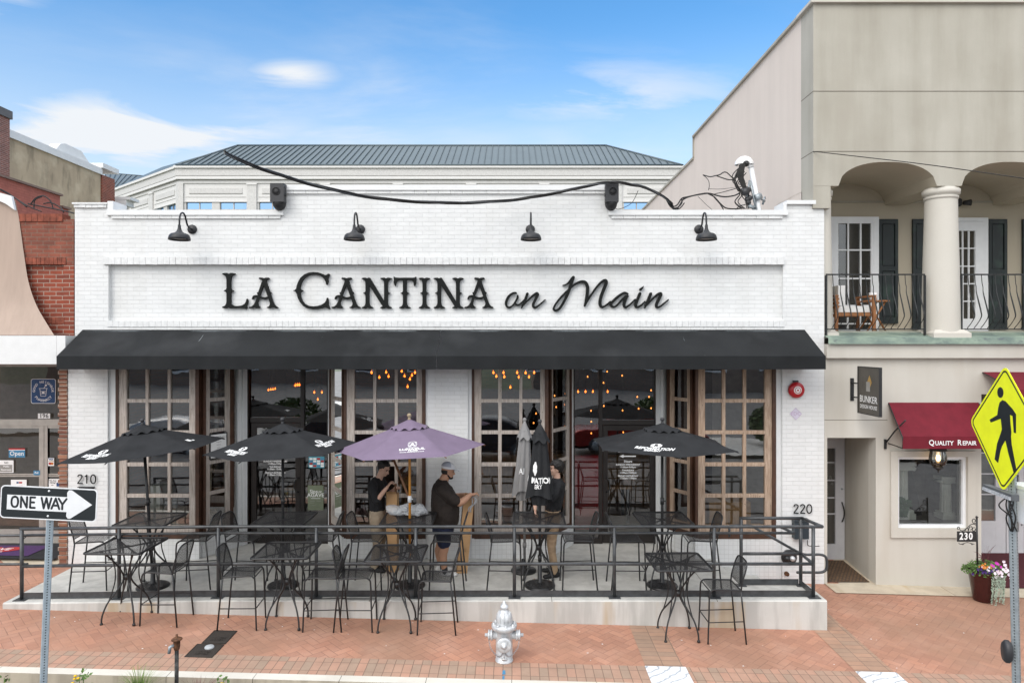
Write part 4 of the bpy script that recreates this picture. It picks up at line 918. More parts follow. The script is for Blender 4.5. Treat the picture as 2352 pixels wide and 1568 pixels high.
# shop window with its cream surround
b = MB(); o0, o1, oz0, oz1 = fx(2044), fx(2238), fz(1233), fz(1035)
b.box(o0, -.04, oz0, WX0, -.001, oz1); b.box(WX1, -.04, oz0, o1, -.001, oz1); b.box(WX0, -.0395, oz0, WX1, -.001, WZ0); b.box(WX0, -.0395, WZ1, WX1, -.001, oz1)
b.build('window_surround', M['stucco_cream'], st)
b = MB(); f = .05; b.box(WX0, .02, WZ0, WX0+f, .12, WZ1); b.box(WX1-f, .02, WZ0, WX1, .12, WZ1); b.box(WX0+f, .021, WZ0, WX1-f, .119, WZ0+f); b.box(WX0+f, .021, WZ1-f, WX1-f, .119, WZ1)
sw_ = b.build('window', M['window_white'], st)
b = MB(); b.face([Vector((WX0+f-.01, .07, WZ0+f-.01)), Vector((WX1-f+.01, .07, WZ0+f-.01)), Vector((WX1-f+.01, .07, WZ1-f+.01)), Vector((WX0+f-.01, .07, WZ1-f+.01))]); b.build('pane', M['glass'], sw_)
b = MB(); b.box(WX0-.1, .25, WZ0-.02, WX1+.1, .9, WZ0+.03); b.box(WX0-.1, 1.3, WZ0-.3, WX1+.1, 1.35, WZ1+.3); b.box(WX0-.15, .26, WZ0-.3, WX0-.1, 1.35, WZ1+.3); b.box(WX1+.1, .26, WZ0-.3, WX1+.15, 1.35, WZ1+.3); b.box(WX0-.1, .26, WZ1+.25, WX1+.1, 1.35, WZ1+.3)
b.build('display_box', M['inside_wall'], st)
# recessed shop entrance
YE = 1.2
e1 = leaf_door('door', EX0+.55, fx(2310, YE), YE, -.27, 2.4, (EX0+.66, fx(2300-13, YE)), (fz(1196, YE), 2.2), M['grey_door'], st, (0, [fz(y, YE) for y in (990, 1040, 1088, 1135)]))
b = MB(); b.box(EX0+.66+.9, YE-.02, fz(1205, YE), EX0+.66+.92, YE-.0, fz(1203, YE)); b.build('handle', M['metal_dark'], e1)
leaf_door('sidelight', fx(2312, YE), fx(2352, YE), YE, -.27, 2.4, (fx(2319, YE), fx(2341, YE)), (fz(1222, YE), 2.2), M['grey_door'], st, (0, [fz(y, YE) for y in (975, 1032, 1088, 1135, 1180)]))
b = MB(); b.box(EX0, YE+.1, -.8, EX1, YE+.15, EZ); b.box(fx(2353, YE), YE, -.27, EX1, YE+.05, EZ); b.build('entry_wall', M['inside_wall'], st)
tag_ = MB(); tag_.face([Vector((EX0, -.02, gz(EX0, 0)+.03)), Vector((EX1, -.02, gz(EX1, 0)+.03)), Vector((EX1, YE, -.27)), Vector((EX0, YE, -.27))])
tag(tag_.build('carpet_runner', M['carpet_red']), 'dark red carpet sloping up into the recessed entrance behind the flower pot', 'carpet')
# loggia window, door, shutters
def shutter(xa, xb, ya, yb):
    X0, X1, z0, z1 = fx(xa, YL), fx(xb, YL), fz(yb, YL), fz(ya, YL); y = YL-.045; s = .055
    b = MB(); b.box(X0, y, z0, X0+s, YL-.002, z1); b.box(X1-s, y, z0, X1, YL-.002, z1); zm = z1-(z1-z0)*.475
    for q0, q1 in ((z0, z0+.12), (zm-.04, zm+.04), (z1-.09, z1)): b.box(X0+s, y+.001, q0, X1-s, YL-.003, q1)
    for q0, q1 in ((z0+.12, zm-.04), (zm+.04, z1-.09)):
        b.box(X0+s, y+.03, q0, X1-s, YL-.004, q1); b.box(X0+s+.02, y+.014, q0+.025, X1-s-.02, y+.029, q1-.025)
    b.build('shutter', M['shutter'], st)
for q in ((2016.5, 2060, 504, 743), (2094, 2138, 504, 757), (2268, 2310, 504, 757), (2346, 2390, 504, 757)): shutter(*q)
X0, X1, z0, z1 = fx(1905, YL), fx(2015, YL), 3.84, fz(499, YL)
b = MB(); b.box(X0, YL-.06, z0, X0+.10, YL-.002, z1); b.box(X1-.10, YL-.06, z0, X1, YL-.002, z1); b.box(X0+.1, YL-.059, z1-.09, X1-.1, YL-.002, z1)
lw = b.build('window', M['window_white'], st)
b = MB(); zm = fz(704, YL); ins = .035
for (za, zb, yo, rows) in ((zm-.01, z1-.09, .035, 3), (z0, zm-.01, .02, 3)):
    xa, xb = X0+.10, X1-.10; y = YL-yo
    b.box(xa, y-.02, za, xa+.045, y+.012, zb); b.box(xb-.045, y-.02, za, xb, y+.012, zb); b.box(xa+.045, y-.019, za, xb-.045, y+.011, za+.04); b.box(xa+.045, y-.019, zb-.035, xb-.045, y+.011, zb)
    for k in (1, 2): xm = xa+(xb-xa)*k/3; b.box(xm-.014, y-.014, za+.04, xm+.014, y+.008, zb-.035)
    for k in range(1, rows):
        zq = za+(zb-za)*k/rows
        for j in range(3): b.box(xa+(xb-xa)*j/3+(.014 if j else .045), y-.012, zq-.014, xa+(xb-xa)*(j+1)/3-(.014 if j < 2 else .045), y+.006, zq+.014)
b.build('sash', M['window_white'], lw)
b = MB(); b.face([Vector((X0+.1, YL-.012, z0)), Vector((X1-.1, YL-.012, z0)), Vector((X1-.1, YL-.012, z1-.09)), Vector((X0+.1, YL-.012, z1-.09))]); b.build('pane', M['glass_clear'], lw)
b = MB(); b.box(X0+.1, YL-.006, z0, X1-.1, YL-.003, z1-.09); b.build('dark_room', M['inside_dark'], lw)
X0, X1, z1 = fx(2160, YL), fx(2266, YL), fz(501, YL)
b = MB(); b.box(X0, YL-.05, z0, X0+.09, YL-.002, z1); b.box(X1-.09, YL-.05, z0, X1, YL-.002, z1); b.box(X0+.09, YL-.049, z1-.07, X1-.09, YL-.002, z1); b.build('door_casing', M['window_white'], st)
g1 = fx(2236, YL)
leaf_door('balcony_door', X0+.095, X1-.095, YL-.058, z0, z1-.075, (X0+.28, g1), (fz(732, YL), fz(531, YL)), M['window_white'], st, (2, [fz(y, YL) for y in (571, 612, 652, 692)]))
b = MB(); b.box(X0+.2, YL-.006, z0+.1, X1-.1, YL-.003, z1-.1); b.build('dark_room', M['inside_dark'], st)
# wrought-iron balcony rails with bellied bars
def balcony_rail(x0, x1, lab):
    t = thing('balcony_railing', lab, 'railing', ((x0+x1)/2, .02, 3.86), group='wrought iron balcony railings')
    zt, zb, y = fz(630.5, .02), fz(756, .02), .02
    b = MB(); b.box(x0, y-.012, zt-.012, x1, y+.012, zt+.012); b.box(x0, y-.01, zb-.01, x1, y+.01, zb+.01)
    for x in (x0, x1): b.box(x-.015, y-.015, zb-.10, x+.015, y+.015, zt-.013)
    b.build('rail_frame', M['iron'], t)
    n = int((x1-x0)/.1145); h = zt-zb
    for i in range(1, n+1):
        x = x0+(x1-x0)*i/(n+1)
        p = [(x-.0, y, zt-.01), (x+.004, y-.01, zt-h*.16), (x+.012, y-.02, zt-h*.23), (x-.002, y-.045, zt-h*.33), (x+.008, y-.085, zt-h*.50), (x+.020, y-.125, zt-h*.68), (x+.022, y-.13, zt-h*.78), (x+.0, y-.07, zt-h*.90), (x-.012, y-.01, zt-h*.97), (x-.012, y, zb)]
        q = spline(p, 3); m = len(q)
        b = MB(); b.tube(q, [.0065+.0055*max(0, math.sin(math.pi*min(1, max(0, (k/m-.28)/.42)))) for k in range(m)], 6); b.build('baluster', M['iron'], t)
balcony_rail(5.30, fx(2124, .02), 'black wrought iron balcony railing with bellied bars, left of the round column')
balcony_rail(fx(2208, .02), fx(2208, .02)+1.7, 'black wrought iron balcony railing in front of the white balcony door')
# ================================================================== PHARMACY ON THE LEFT
BX1 = fx(170); ZB = fz(491)
ph = thing('brick_shop_building', 'red brick shop at the left with a flared tan canopy and glass double doors', 'building', (-9.5, 0, -.1))
PZ0, PZ1 = fz(728), fz(607); PXR = BX1-.175
b = MB(); b.box(-12, 0, 3.3, BX1-.003, .3, PZ0); b.box(PXR, .0, PZ0, BX1-.003, .3, PZ1); b.box(-12, .045, PZ0, PXR, .3, PZ1); 
b.box(-12, .3, 3.2, -11.7, 12, 5.6); b.box(BX1-.303, .3, 3.2, BX1-.003, 4.5, 5.3)
b.build('wall', M['red_brick'], ph)
b = MB(); b.box(-12, 0, PZ1, BX1-.003, .3, ZB-.09); b.build('upper_wall', M['red_brick_old'], ph)
b = MB(); x = fx(46)
while x < BX1-.28: b.box(x, -.02, ZB-.13, x+.098, .2, ZB-.005); x += .104
b.build('brick_cornice', M['red_soldier'], ph); b = MB(); x = fx(56)
while x < PXR: b.box(x, -.012, PZ1-.002, x+.064, .02, PZ1+.115); x += .0712
b.build('brick_cornice', M['red_soldier'], ph); b = MB(); x = fx(100)
while x < PXR: b.box(x, -.006, PZ0-.115, x+.064, .02, PZ0-.002); x += .0712
b.build('brick_cornice', M['red_soldier'], ph)
b = MB(); z = -.35; k = 0                    # toothed pier of mixed brick
random.seed(3)
while z < 3.28:
    o = 0.012 if k % 2 else 0.0; b.box(-7.62-o*1.2, -.012-o, z, LPX0-.004+.0, .3, z+.062); z += .0705; k += 1
b.build('brick_pier', M['pier_brick'], ph)
# flared canopy
zc0, zc1 = fz(480, -.02), fz(769, -.28)
edge = spline([(34.5, 452, 0.0), (39.6, 480, -.005), (45, 511, -.01), (56, 590, -.03), (65.6, 647.5, -.06), (82, 696.7, -.11), (101, 732, -.18), (124.5, 769.5, -.27)], 5)
b = MB(); ne = len(edge)
for (xa, ya, Ya), (xb, yb, Yb) in zip(edge[2:], edge[3:]):
    pa, pb = P(xa, ya, Ya), P(xb, yb, Yb)
    for i in range(8):
        u0, u1 = i/8, (i+1)/8; L = -12.5
        q = lambda p, u: Vector((L+(p.x-L)*(1-(1-u)**1), p.y-.001, p.z))
        b.face([q(pa, u0), q(pa, u1), q(pb, u1), q(pb, u0)])
for f in b.bm.faces: f.smooth = True
bmesh.ops.remove_doubles(b.bm, verts=b.bm.verts, dist=1e-4)
cn = b.build('canopy', M['tan_panel'], ph)
b = MB(); pa = P(34.5, 452, 0); pb = P(41, 484, -.006); pc = P(-20, 426, 0)
b.prism([(-12.5, fz(428)), (fx(0), fz(443)), (fx(33), fz(452)), (fx(40), fz(484)), (fx(20), fz(470)), (fx(0), fz(461)), (-12.5, fz(440))], faceM(0, -.02, 0), .05); b.build('canopy_cap', M['white_trim'], cn)
b = MB(); zf0, zf1 = fz(836, -.3), fz(770.5, -.3); xf = BX1+.06
for xa, xb in ((-12.5, fx(107, -.3)), (fx(107, -.3)+.004, fx(131, -.3)), (fx(131, -.3)+.004, xf)): b.box(xa, -.30 if xb-xa > .3 else -.315, zf0, xb, -.26, zf1)
b.box(-12.5, -.262, zf0+.0, xf, .0-.001, zf0+.03); b.box(xf-.02, -.258, zf0+.03, xf, -.001, zf1); b.build('canopy_fascia', M['white_trim'], cn)
# shop front: transom glass, doors
YP = 1.0; zfl = -.03
hz = fz(970, YP); s1_, s2_ = fx(96, YP), fx(105, YP)
b = MB(); b.box(-12, YP-.02, hz-.06, -7.62, YP+.06, hz+.06); b.box(-12, YP-.02, 3.2, -7.62, YP+.06, 3.3); b.box(fx(106, YP), YP-.01, zfl, fx(110, YP), YP+.05, hz-.06); b.box(-12, YP-.02, zfl-.1, -7.62, YP+.06, zfl+.01); fr = b.build('shop_front', M['aluminium'], ph)
b = MB(); b.face([Vector((-12, YP+.02, hz+.06)), Vector((-7.62, YP+.02, hz+.06)), Vector((-7.62, YP+.02, 3.2)), Vector((-12, YP+.02, 3.2))]); b.build('pane', M['glass_dark'], fr)
for X0, X1, gx0, gx1 in ((fx(-42, YP), fx(101, YP), fx(-30, YP), fx(90, YP)), (fx(102, YP), fx(215, YP), fx(110, YP), fx(200, YP))):
    leaf_door('door', X0, X1, YP-.005, zfl+.012, hz-.062, (gx0, gx1), (fz(1215, YP), fz(983, YP)), M['aluminium'], ph, (0, [fz(1089, YP), fz(1093, YP)]), gl='glass_dark')
b = MB(); b.box(-12, 4.5, -.2, -7.4, 4.6, 3.4); b.box(-12, YP+.1, -.1, -7.4, 4.5, -.03); b.box(-12, YP+.1, 3.31, -7.4, 4.5, 3.4); b.build('shop_interior', M['inside_wall'], ph)
b = MB(); b.box(-7.63, .3, -.3, -7.62, YP, 3.3); b.build('entry_return', M['red_brick'], ph)
b = MB(); b.face([Vector((-12, -.08, gz(-9, 0)+.015)), Vector((-7.62, -.08, gz(-7.6, 0)+.015)), Vector((-7.62, YP, zfl-.005)), Vector((-12, YP, zfl-.005))]); tag(b.build('entry_paving', M['threshold']), kind='structure')
# brown side building behind, tan building, brick tower
def sidewall(name, X, Y0, Y1, zb, zt, mat, parent, thick=1.5):
    b = MB(); b.box(X-thick, Y0, zb, X, Y1, zt); return b.build(name, mat, parent)
Xr = -13.0; d0, d1 = 17.25, -Xr*0+13.0/(1176-137)*1568
t = thing('painted_brick_building', 'low building with a faded red painted brick side wall and stepped parapet', 'building', (Xr-1, 6, 3))
za = CAMZ+(784-400)/1568*17.3; zb_ = za-.28
Yst = 13.0/(1176-138)*1568+CAMY; Yen = 13.0/(1176-157.5)*1568+CAMY
sidewall('wall', Xr, 2, Yst, 2, za-.06, M['painted_red'], t); sidewall('wall', Xr-.001, Yst+.001, Yen, 2, zb_-.1, M['painted_red'], t)
b = MB(); b.box(Xr-.4, 2, za-.058, Xr+.06, Yst+.05, za); b.box(Xr-.4, Yst+.05, zb_-.098, Xr+.06, Yen+.05, zb_-.04); b.build('coping', plain('brown_coping', (.22, .15, .12), .8), t)
Xt = -18.0; dT = lambda x: 18.0/(1176-x)*1568
t = thing('tan_building', 'tall weathered tan stucco side wall with white parapet cap behind the red brick shops', 'building', (Xt-1, 14, 3))
zt = CAMZ+467.4/1568*dT(21.5)
sidewall('wall', Xt, 8, dT(231)+CAMY, 2, zt, M['stucco_tan'], t)
b = MB(); b.box(Xt-.5, 8, zt, Xt+.07, dT(232)+CAMY, zt+.28); cp = b.build('coping', M['white_trim'], t)
Ye = dT(232)+CAMY
b = MB(); b.box(Xt-.6, Ye+.001, 2, Xt+.05, Ye+.95, zt+.02); b.build('corner_pier', M['red_brick'], t)
b = MB(); b.box(Xt-.7, Ye-.1, zt+.29, Xt+.15, Ye+1.1, zt+.5); b.build('pier_cap', M['white_trim'], t)
b = MB(); zc = fz(443, Ye); b.box(Xt-.5, Ye+.96, zc-.10, Xt+.75, Ye+1.7, zc+.03); b.box(Xt-.4, Ye+.97, zc-.35, Xt+.55, Ye+1.6, zc-.101); b.box(Xt-.4, Ye+.98, 2, Xt+.35, Ye+1.5, zc-.351); b.build('cornice', M['white_paint'], t)
b = MB(); q = [P(145, 357, 16.2), P(172, 357, 18), P(193, 384, 18), P(150, 366, 16)]
yv = dT(165)+CAMY; b.prism([(-1.2, 0), (1.3, 0), (.55, .50), (-.5, .52), (-.8, .42)], frameM((Xt-.6, yv+.4, zt+.25), (0, 1, 0), (0, 0, 1)), .4); b.build('roof_vent', M['white_trim'], t)
dB = lambda x: 17.6/(1176-x)*1568
t = thing('brick_tower', 'dark red brick tower wall with grey coping at the far left edge', 'building', (-18, 10, 3))
zt = CAMZ+528.3/1568*dB(22.5)
sidewall('wall', -17.6, 4, dB(22.5)+CAMY, 2, zt-.28, M['old_brick'], t)
b = MB(); b.box(-19.2, 3.9, zt-.279, -17.54, dB(22.5)+CAMY+.06, zt); b.build('coping', plain('grey_coping', (.12, .12, .125), .7), t)
# ================================================================== GRANITE BUILDING WITH THE METAL ROOF
gb = thing('granite_building', 'large pale granite office block with a grey-green standing seam metal roof', 'building', (-8, 34, 0))
YG = 30.0; gx = lambda x: fx(x, YG); gzz = lambda y: fz(y, YG)
GX0, GX1 = gx(413), gx(1700); ZE = gzz(388)
Wd = Vector((-7.6, 6.4, 0)); WL = Wd.length; wu = Wd/WL
faces = [(Vector((GX0, YG, 0)), Vector((1, 0, 0)), GX1-GX0, 0), (Vector((GX0, YG, 0)), wu, WL, 1), ]
def wallbox(b, o, u, a0, a1, z0, z1, out, inn=.3):
    nrm = Vector((u.y, -u.x, 0)); nrm = nrm if nrm.y < 0 else -nrm
    c = [o+u*a+nrm*k+Vector((0, 0, z)) for z in (z0, z1) for k in (-inn, out) for a in (a0, a1)]; v = [b.bm.verts.new(k) for k in c]
    for q in ((0,2,3,1),(4,5,7,6),(0,1,5,4),(2,6,7,3),(0,4,6,2),(1,3,7,5)): b.bm.faces.new([v[i] for i in q])
px = (YG-CAMY)/FPX
bw_, pw = 146.4*px, 21.2*px
bm_w, bm_l, bm_d, bm_p = MB(), MB(), MB(), MB()
for o, u, Ln, kind in faces:
    wallbox(bm_w, o, u, -.2 if kind == 0 else -.01, Ln, gzz(405), ZE-.005, .20); wallbox(bm_l, o, u, -.25 if kind == 0 else .0, Ln, ZE-.004, ZE+.14, .30)
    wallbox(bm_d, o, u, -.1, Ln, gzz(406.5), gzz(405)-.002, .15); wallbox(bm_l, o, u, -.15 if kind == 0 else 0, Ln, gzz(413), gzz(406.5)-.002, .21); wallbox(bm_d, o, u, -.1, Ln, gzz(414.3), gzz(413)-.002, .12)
    wallbox(bm_l, o, u, -.02, Ln, gzz(421.5), gzz(414.3)-.002, .06)
    a = (422.6-413)*px if kind == 0 else .35
    wallbox(bm_w, o, u, -.05 if kind == 0 else 0, a-.01, gzz(560), gzz(421.5)-.002, .10)
    k = 0
    while a < Ln-1.0:
        e = min(a+bw_ if kind == 0 else a+bw_*.86, Ln)
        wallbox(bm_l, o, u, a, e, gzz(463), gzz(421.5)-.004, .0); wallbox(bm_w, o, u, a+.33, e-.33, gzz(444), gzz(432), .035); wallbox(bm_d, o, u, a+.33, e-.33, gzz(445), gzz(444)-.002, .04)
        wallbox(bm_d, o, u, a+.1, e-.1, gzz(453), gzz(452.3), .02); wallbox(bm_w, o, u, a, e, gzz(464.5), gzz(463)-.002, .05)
        wm = (a+e)/2; g = .24
        for (w0, w1) in ((a+.12, wm-g), (wm+g, e-.07)):
            nrm = Vector((u.y, -u.x, 0)); nrm = nrm if nrm.y < 0 else -nrm; f_ = lambda s, z: o+u*s-nrm*.12+Vector((0, 0, z))
            glassb, barsb = MB(), MB(); glassb.face([f_(w0, gzz(520)), f_(w1, gzz(520)), f_(w1, gzz(464.5)), f_(w0, gzz(464.5))])
            for s in (w0, (w0+w1)/2, w1): wallbox(barsb, o, u, s-.03, s+.03, gzz(520), gzz(464.6), -.08, .15)
            for yy in (481, 499): wallbox(barsb, o, u, w0+.03, (w0+w1)/2-.03, gzz(yy)-.03, gzz(yy)+.03, -.085, .15); wallbox(barsb, o, u, (w0+w1)/2+.03, w1-.03, gzz(yy)-.03, gzz(yy)+.03, -.085, .15)
            gw = barsb.build('window', M['aluminium'], gb); glassb.build('pane', M['glass_far'], gw)
        for (w0, w1) in ((a, a+.12), (wm-g, wm+g), (e-.07, e)): wallbox(bm_w, o, u, w0, w1, gzz(560), gzz(464.6), .0)
        wallbox(bm_w, o, u, a, e, 0, gzz(520), .0)
        wallbox(bm_w, o, u, e, min(e+pw, Ln), 0, gzz(421.5)-.004, .10); wallbox(bm_l, o, u, e-.03, min(e+pw, Ln)+.03, gzz(425.5), gzz(421.7), .14)
        a = e+pw; k += 1
bm_w.build('wall', M['granite'], gb); bm_l.build('stone_bands', M['granite_light'], gb); bm_d.build('shadow_joints', M['granite_dark'], gb)
wl_end = faces[1][0]+wu*WL
b = MB(); b.box(wl_end.x-9, wl_end.y, 0, wl_end.x, wl_end.y+12, fz(440, wl_end.y)); b.build('wing', M['granite'], gb)
# roof planes with standing seams
YR = 34.6; RX0, RX1 = fx(545, YR), fx(1393, YR); ZR = fz(335, YR)
e0 = Vector((GX0-.1, YG-.25, ZE+.14)); e1_ = Vector((GX1, YG-.25, ZE+.14)); r0 = Vector((RX0, YR, ZR)); r1_ = Vector((RX1, YR, ZR))
ee = Vector((fx(1566, YG), YG-.25, ZE+.14))
w1 = wl_end+Vector((-.2, -.2, ZE+.14)); w1r = Vector((w1.x+1.5, w1.y+4.0, ZR))
b = MB(); b.face([e0, ee, r1_, r0]); b.face([w1, e0, r0, w1r]); b.face([ee, e1_+Vector((0, 0, 0)), e1_+Vector((0, 6, 0)), r1_])
b.face([r0, r1_, r1_+Vector((3, 9, -3.5)), r0+Vector((-3, 9, -3.5))]); b.face([ee, Vector((ee.x+6, ee.y+9, ee.z)), r1_])
p0 = P(243, 398, 48); p1 = P(332, 406, 50); p2 = P(275, 440, 42); p3 = P(240, 434, 42)
b.face([P(236, 433, 41), P(290, 437, 41), P(345, 406, 47), P(243, 397.5, 47)])
rf = b.build('roof', M['teal_roof'], gb, fixn=False)
b = MB(); nrm = (ee-e0).cross(r0-e0).normalized(); nrm = nrm if nrm.z > 0 else -nrm
sx = .40; x = e0.x+.2
# seams run straight up the slope, clipped by the hips
while x < ee.x:
    t1_ = 1.0
    if x < r0.x: t1_ = max(0, (x-e0.x)/(r0.x-e0.x))
    if x > r1_.x: t1_ = max(0, (ee.x-x)/(ee.x-r1_.x))
    if t1_ > .03:
        q = lambda t: Vector((x, e0.y+(r0.y-e0.y)*t, e0.z+(r0.z-e0.z)*t))
        A, B = q(0), q(t1_); w = .013
        v = [b.bm.verts.new(k) for k in (A+Vector((-w, 0, 0)), A+Vector((w, 0, 0)), B+Vector((w, 0, 0)), B+Vector((-w, 0, 0)), A+Vector((-w, 0, 0))+nrm*.07, A+Vector((w, 0, 0))+nrm*.07, B+Vector((w, 0, 0))+nrm*.07, B+Vector((-w, 0, 0))+nrm*.07)]
        for f in ((4,5,6,7),(0,1,5,4),(1,2,6,5),(2,3,7,6),(3,0,4,7)): b.bm.faces.new([v[i] for i in f])
    x += sx
b.tube([r0, r1_], .09); b.tube([e0, r0], .08); b.tube([ee, r1_], .08); b.tube([e0+Vector((0, 0, .02)), ee+Vector((0, 0, .02))], .07)
for i in range(9):
    t = i/8.5; A = P(236+54*t, 433+4*t, 41-.0); B = P(243+102*t, 397.5+8.5*t, 47); b.tube([A+Vector((0, 0, .04)), B+Vector((0, 0, .04))], .035, 4)
b.tube([P(243, 397.5, 47), P(345, 406, 47)], .07)
b.build('roof_seams', M['teal_seam'], rf)
# ================================================================== ACROSS THE STREET (seen mirrored in the shop glass)
ob = thing('facing_building', 'two-storey brick building across the street, mirrored in the shop glass', 'building', (0, -48, 0))
b = MB(); b.box(-42, -58, -2, -6, -48, 7.0); b.box(2, -58, -2, 44, -49, 6.5); b.build('wall', M['opposite_brick'], ob)
for i in range(12):
    x = -30+i*5.2
    if -7 < x < 1: continue
    yb = -47.98 if x < 0 else -48.98
    b = MB(); b.box(x, yb, 1.0, x+2.2, yb+.08, 3.2); w = b.build('window', M['window_white'], ob); b = MB(); b.box(x+.15, yb+.081, 1.15, x+2.05, yb+.085, 3.05); b.build('pane', M['inside_dark'], w)
def clump(name, c, r, n, leaf, mat, lab, cat, grp=None, sq=(1, 1, .8), seed=1):
    random.seed(seed); b = MB(); c = Vector(c)
    for i in range(n):
        d = Vector((random.gauss(0, 1), random.gauss(0, 1), random.gauss(0, 1))).normalized()*random.uniform(.55, 1.0)**.6
        p = c+Vector((d.x*r*sq[0], d.y*r*sq[1], d.z*r*sq[2])); a = Vector((random.uniform(-1, 1), random.uniform(-1, 1), random.uniform(-1, 1))).normalized()*leaf; q = a.orthogonal().normalized()*leaf*.55
        b.face([p-a, p+q, p+a, p-q])
    return tag(b.build(name, mat, fixn=False), lab, cat, grp)
for i, (x, y, r) in enumerate(((-9.5, -16.5, 1.3), (-3.0, -17.2, 1.1), (6.5, -17.5, 1.2), (11, -17, 1.0))):
    clump('shrub', (x, y, .2), r, 2600, .09, M['hedge'], ['round green shrub mirrored in the left shop window', 'round green shrub across the street facing the first door', 'round green shrub across the street facing the second door', 'small green shrub across the street facing the stucco building'][i], 'shrub', 'shrubs across the street', seed=i)
def parked_car(x, y, col, lab, L=4.7, Hh=1.5):
    t = thing('parked_car', lab, 'car', (x, y, -.52), group='cars parked across the street'); z0 = -.52-.026*x*0
    prof = [(-2.3, .35), (-2.33, .65), (-2.2, .92), (-1.2, 1.0), (-.55, 1.42), (.9, 1.48), (1.75, 1.05), (2.2, .95), (2.33, .6), (2.28, .35)]
    b = MB(); secs = 9
    sm = spline(prof, 3); rows = []
    for k in range(secs):
        s = k/(secs-1)*2-1; w = .88*s; rows.append([Vector((x+px_*(1-.04*s*s*s*s), y+w*(1-.16*max(0, (pz-.95)/.5)), z0+.28+(pz-.28)*(1-.05*s**4))) for px_, pz in sm])
    for A, B in zip(rows, rows[1:]):
        va = [b.bm.verts.new(p) for p in A]; vb = [b.bm.verts.new(p) for p in B]
        for i in range(len(va)-1): f = b.bm.faces.new((va[i], va[i+1], vb[i+1], vb[i])); f.smooth = True
    for A in (rows[0], rows[-1]): b.face(A)
    bmesh.ops.remove_doubles(b.bm, verts=b.bm.verts, dist=1e-4)
    b.build('body', plain('car_paint', col, .25, .4), t)
    for s in (-1, 1):
        b = MB(); yy = y+s*.80; b.face([Vector((x+p, yy+s*.012-s*.10*(q-.98)/.45, z0+q)) for p, q in ((-1.0, .99), (-.5, 1.36), (.85, 1.41), (1.5, 1.06), (1.45, .99))]); b.build('side_window', M['inside_dark'], t)
    for sx in (-1.45, 1.45):
        for s in (-1, 1):
            b = MB(); b.lathe([(0, -.11), (.33, -.11), (.35, -.06), (.35, .06), (.33, .11), (0, .11)], Matrix.Translation((x+sx, y+s*.80, z0+.34)) @ Matrix.Rotation(R(90), 4, 'X'), 24); w = b.build('wheel', M['black_plastic'], t)
            b = MB(); b.lathe([(0, -.116), (.21, -.116), (.22, .116), (0, .116)], Matrix.Translation((x+sx, y+s*.80, z0+.34)) @ Matrix.Rotation(R(90), 4, 'X'), 16); b.build('rim', M['galvanised'], w)
parked_car(-6.6, -12.6, (.02, .02, .025), 'black saloon parked across the street from the left entry'); parked_car(-1.2, -12.7, (.03, .03, .035), 'charcoal car parked across the street from the purple umbrella'); parked_car(4.6, -12.6, (.22, .015, .015), 'dark red car parked across the street from the second entry'); parked_car(-12.4, -12.6, (.6, .6, .6), 'pale car parked across the street from the pharmacy doors')
# ================================================================== RAILING ROUND THE DECK
ry = -1.72
rl = thing('patio_railing', 'dark grey pipe railing with toe plate along the front of the concrete deck', 'railing', (0, ry, 0))
def rz0(x): return deck_z(x)
PX_ = [fx(x, ry) for x in (50, 273.6, 501.5, 726.5, 955, 1181.5, 1411, 1640, 1868)]
RR = .0235
for x in PX_:
    z = rz0(x); b = MB(); b.tube([(x, ry, z+.005), (x, ry, z+1.0)], RR+.002, 12); b.box(x-.085, ry-.07, z, x+.085, ry+.07, z+.010); b.build('post', M['rail_paint'], rl)
def railline(z, y, x0, x1, name, r=RR, ext=0, extra=None):
    xs = [x0]+[x for x in PX_ if x0+.1 < x < x1-.1]+[x1]
    b = MB(); b.tube([(x, y, rz0(x)+z) for x in xs], r, 12)
    if extra: extra(b)
    b.build(name, M['rail_paint'], rl)
xe = fx(1889, ry)
railline(1.01, ry, PX_[0]-.02, xe, 'top_rail', extra=lambda b: b.tube([(xe, ry, 1.01), (4.36, -1.25, 1.01)], RR, 12))
railline(.478, ry, PX_[0], PX_[-1], 'mid_rail')
yh = ry+.085
def hx_(b):
    b.tube([(4.08, yh, .895), (4.0, -1.3, .895)], .02, 10)
    z = rz0(-7)+.895; b.tube(spline([(-7.0, yh, z), (-7.5, yh, z-.01), (-7.58, yh, z-.05), (-7.60, yh, z-.2), (-7.58, yh, z-.38), (-7.5, yh, z-.415), (-7.0, yh, z-.415)], 4), .02, 10)
    for x in PX_[:-1]: b.tube([(x, ry+.02, rz0(x)+.86), (x, yh, rz0(x)+.875)], .008, 6)
railline(.895, yh, -7.0, 4.08, 'hand_rail', .020, extra=hx_)
b = MB()
for xa, xb in zip(PX_, PX_[1:]): 
    v = [Vector((x, y, rz0(x)+z)) for x in (xa+.027, xb-.027) for y in (ry-.004, ry+.004) for z in (.012, .098)]
    for f in ((0,1,3,2),(4,6,7,5),(0,4,5,1),(2,3,7,6),(1,5,7,3),(0,2,6,4)): b.face([v[i] for i in f])
b.box(4.313, ry+.03, .012, 4.321, -1.25, .098)
b.box(3.46, -1.254, .012, 4.30, -1.246, .098)
b.build('toe_plate', M['rail_paint'], rl)
for x in (3.44, 4.335):
    b = MB(); b.tube([(x, -1.25, .005), (x, -1.25, 1.0)], RR+.002, 12); b.box(x-.07, -1.31, 0, x+.07, -1.19, .010); b.build('post', M['rail_paint'], rl)
b = MB(); b.tube([(3.42, -1.25, 1.01), (4.36, -1.25, 1.01)], RR, 12); b.build('top_rail', M['rail_paint'], rl)
b = MB(); b.tube([(3.44, -1.25, .478), (4.335, -1.25, .478)], RR, 12); b.tube([(4.335, -1.25, .478), (4.317, ry, .478)], RR, 12); b.build('mid_rail', M['rail_paint'], rl)
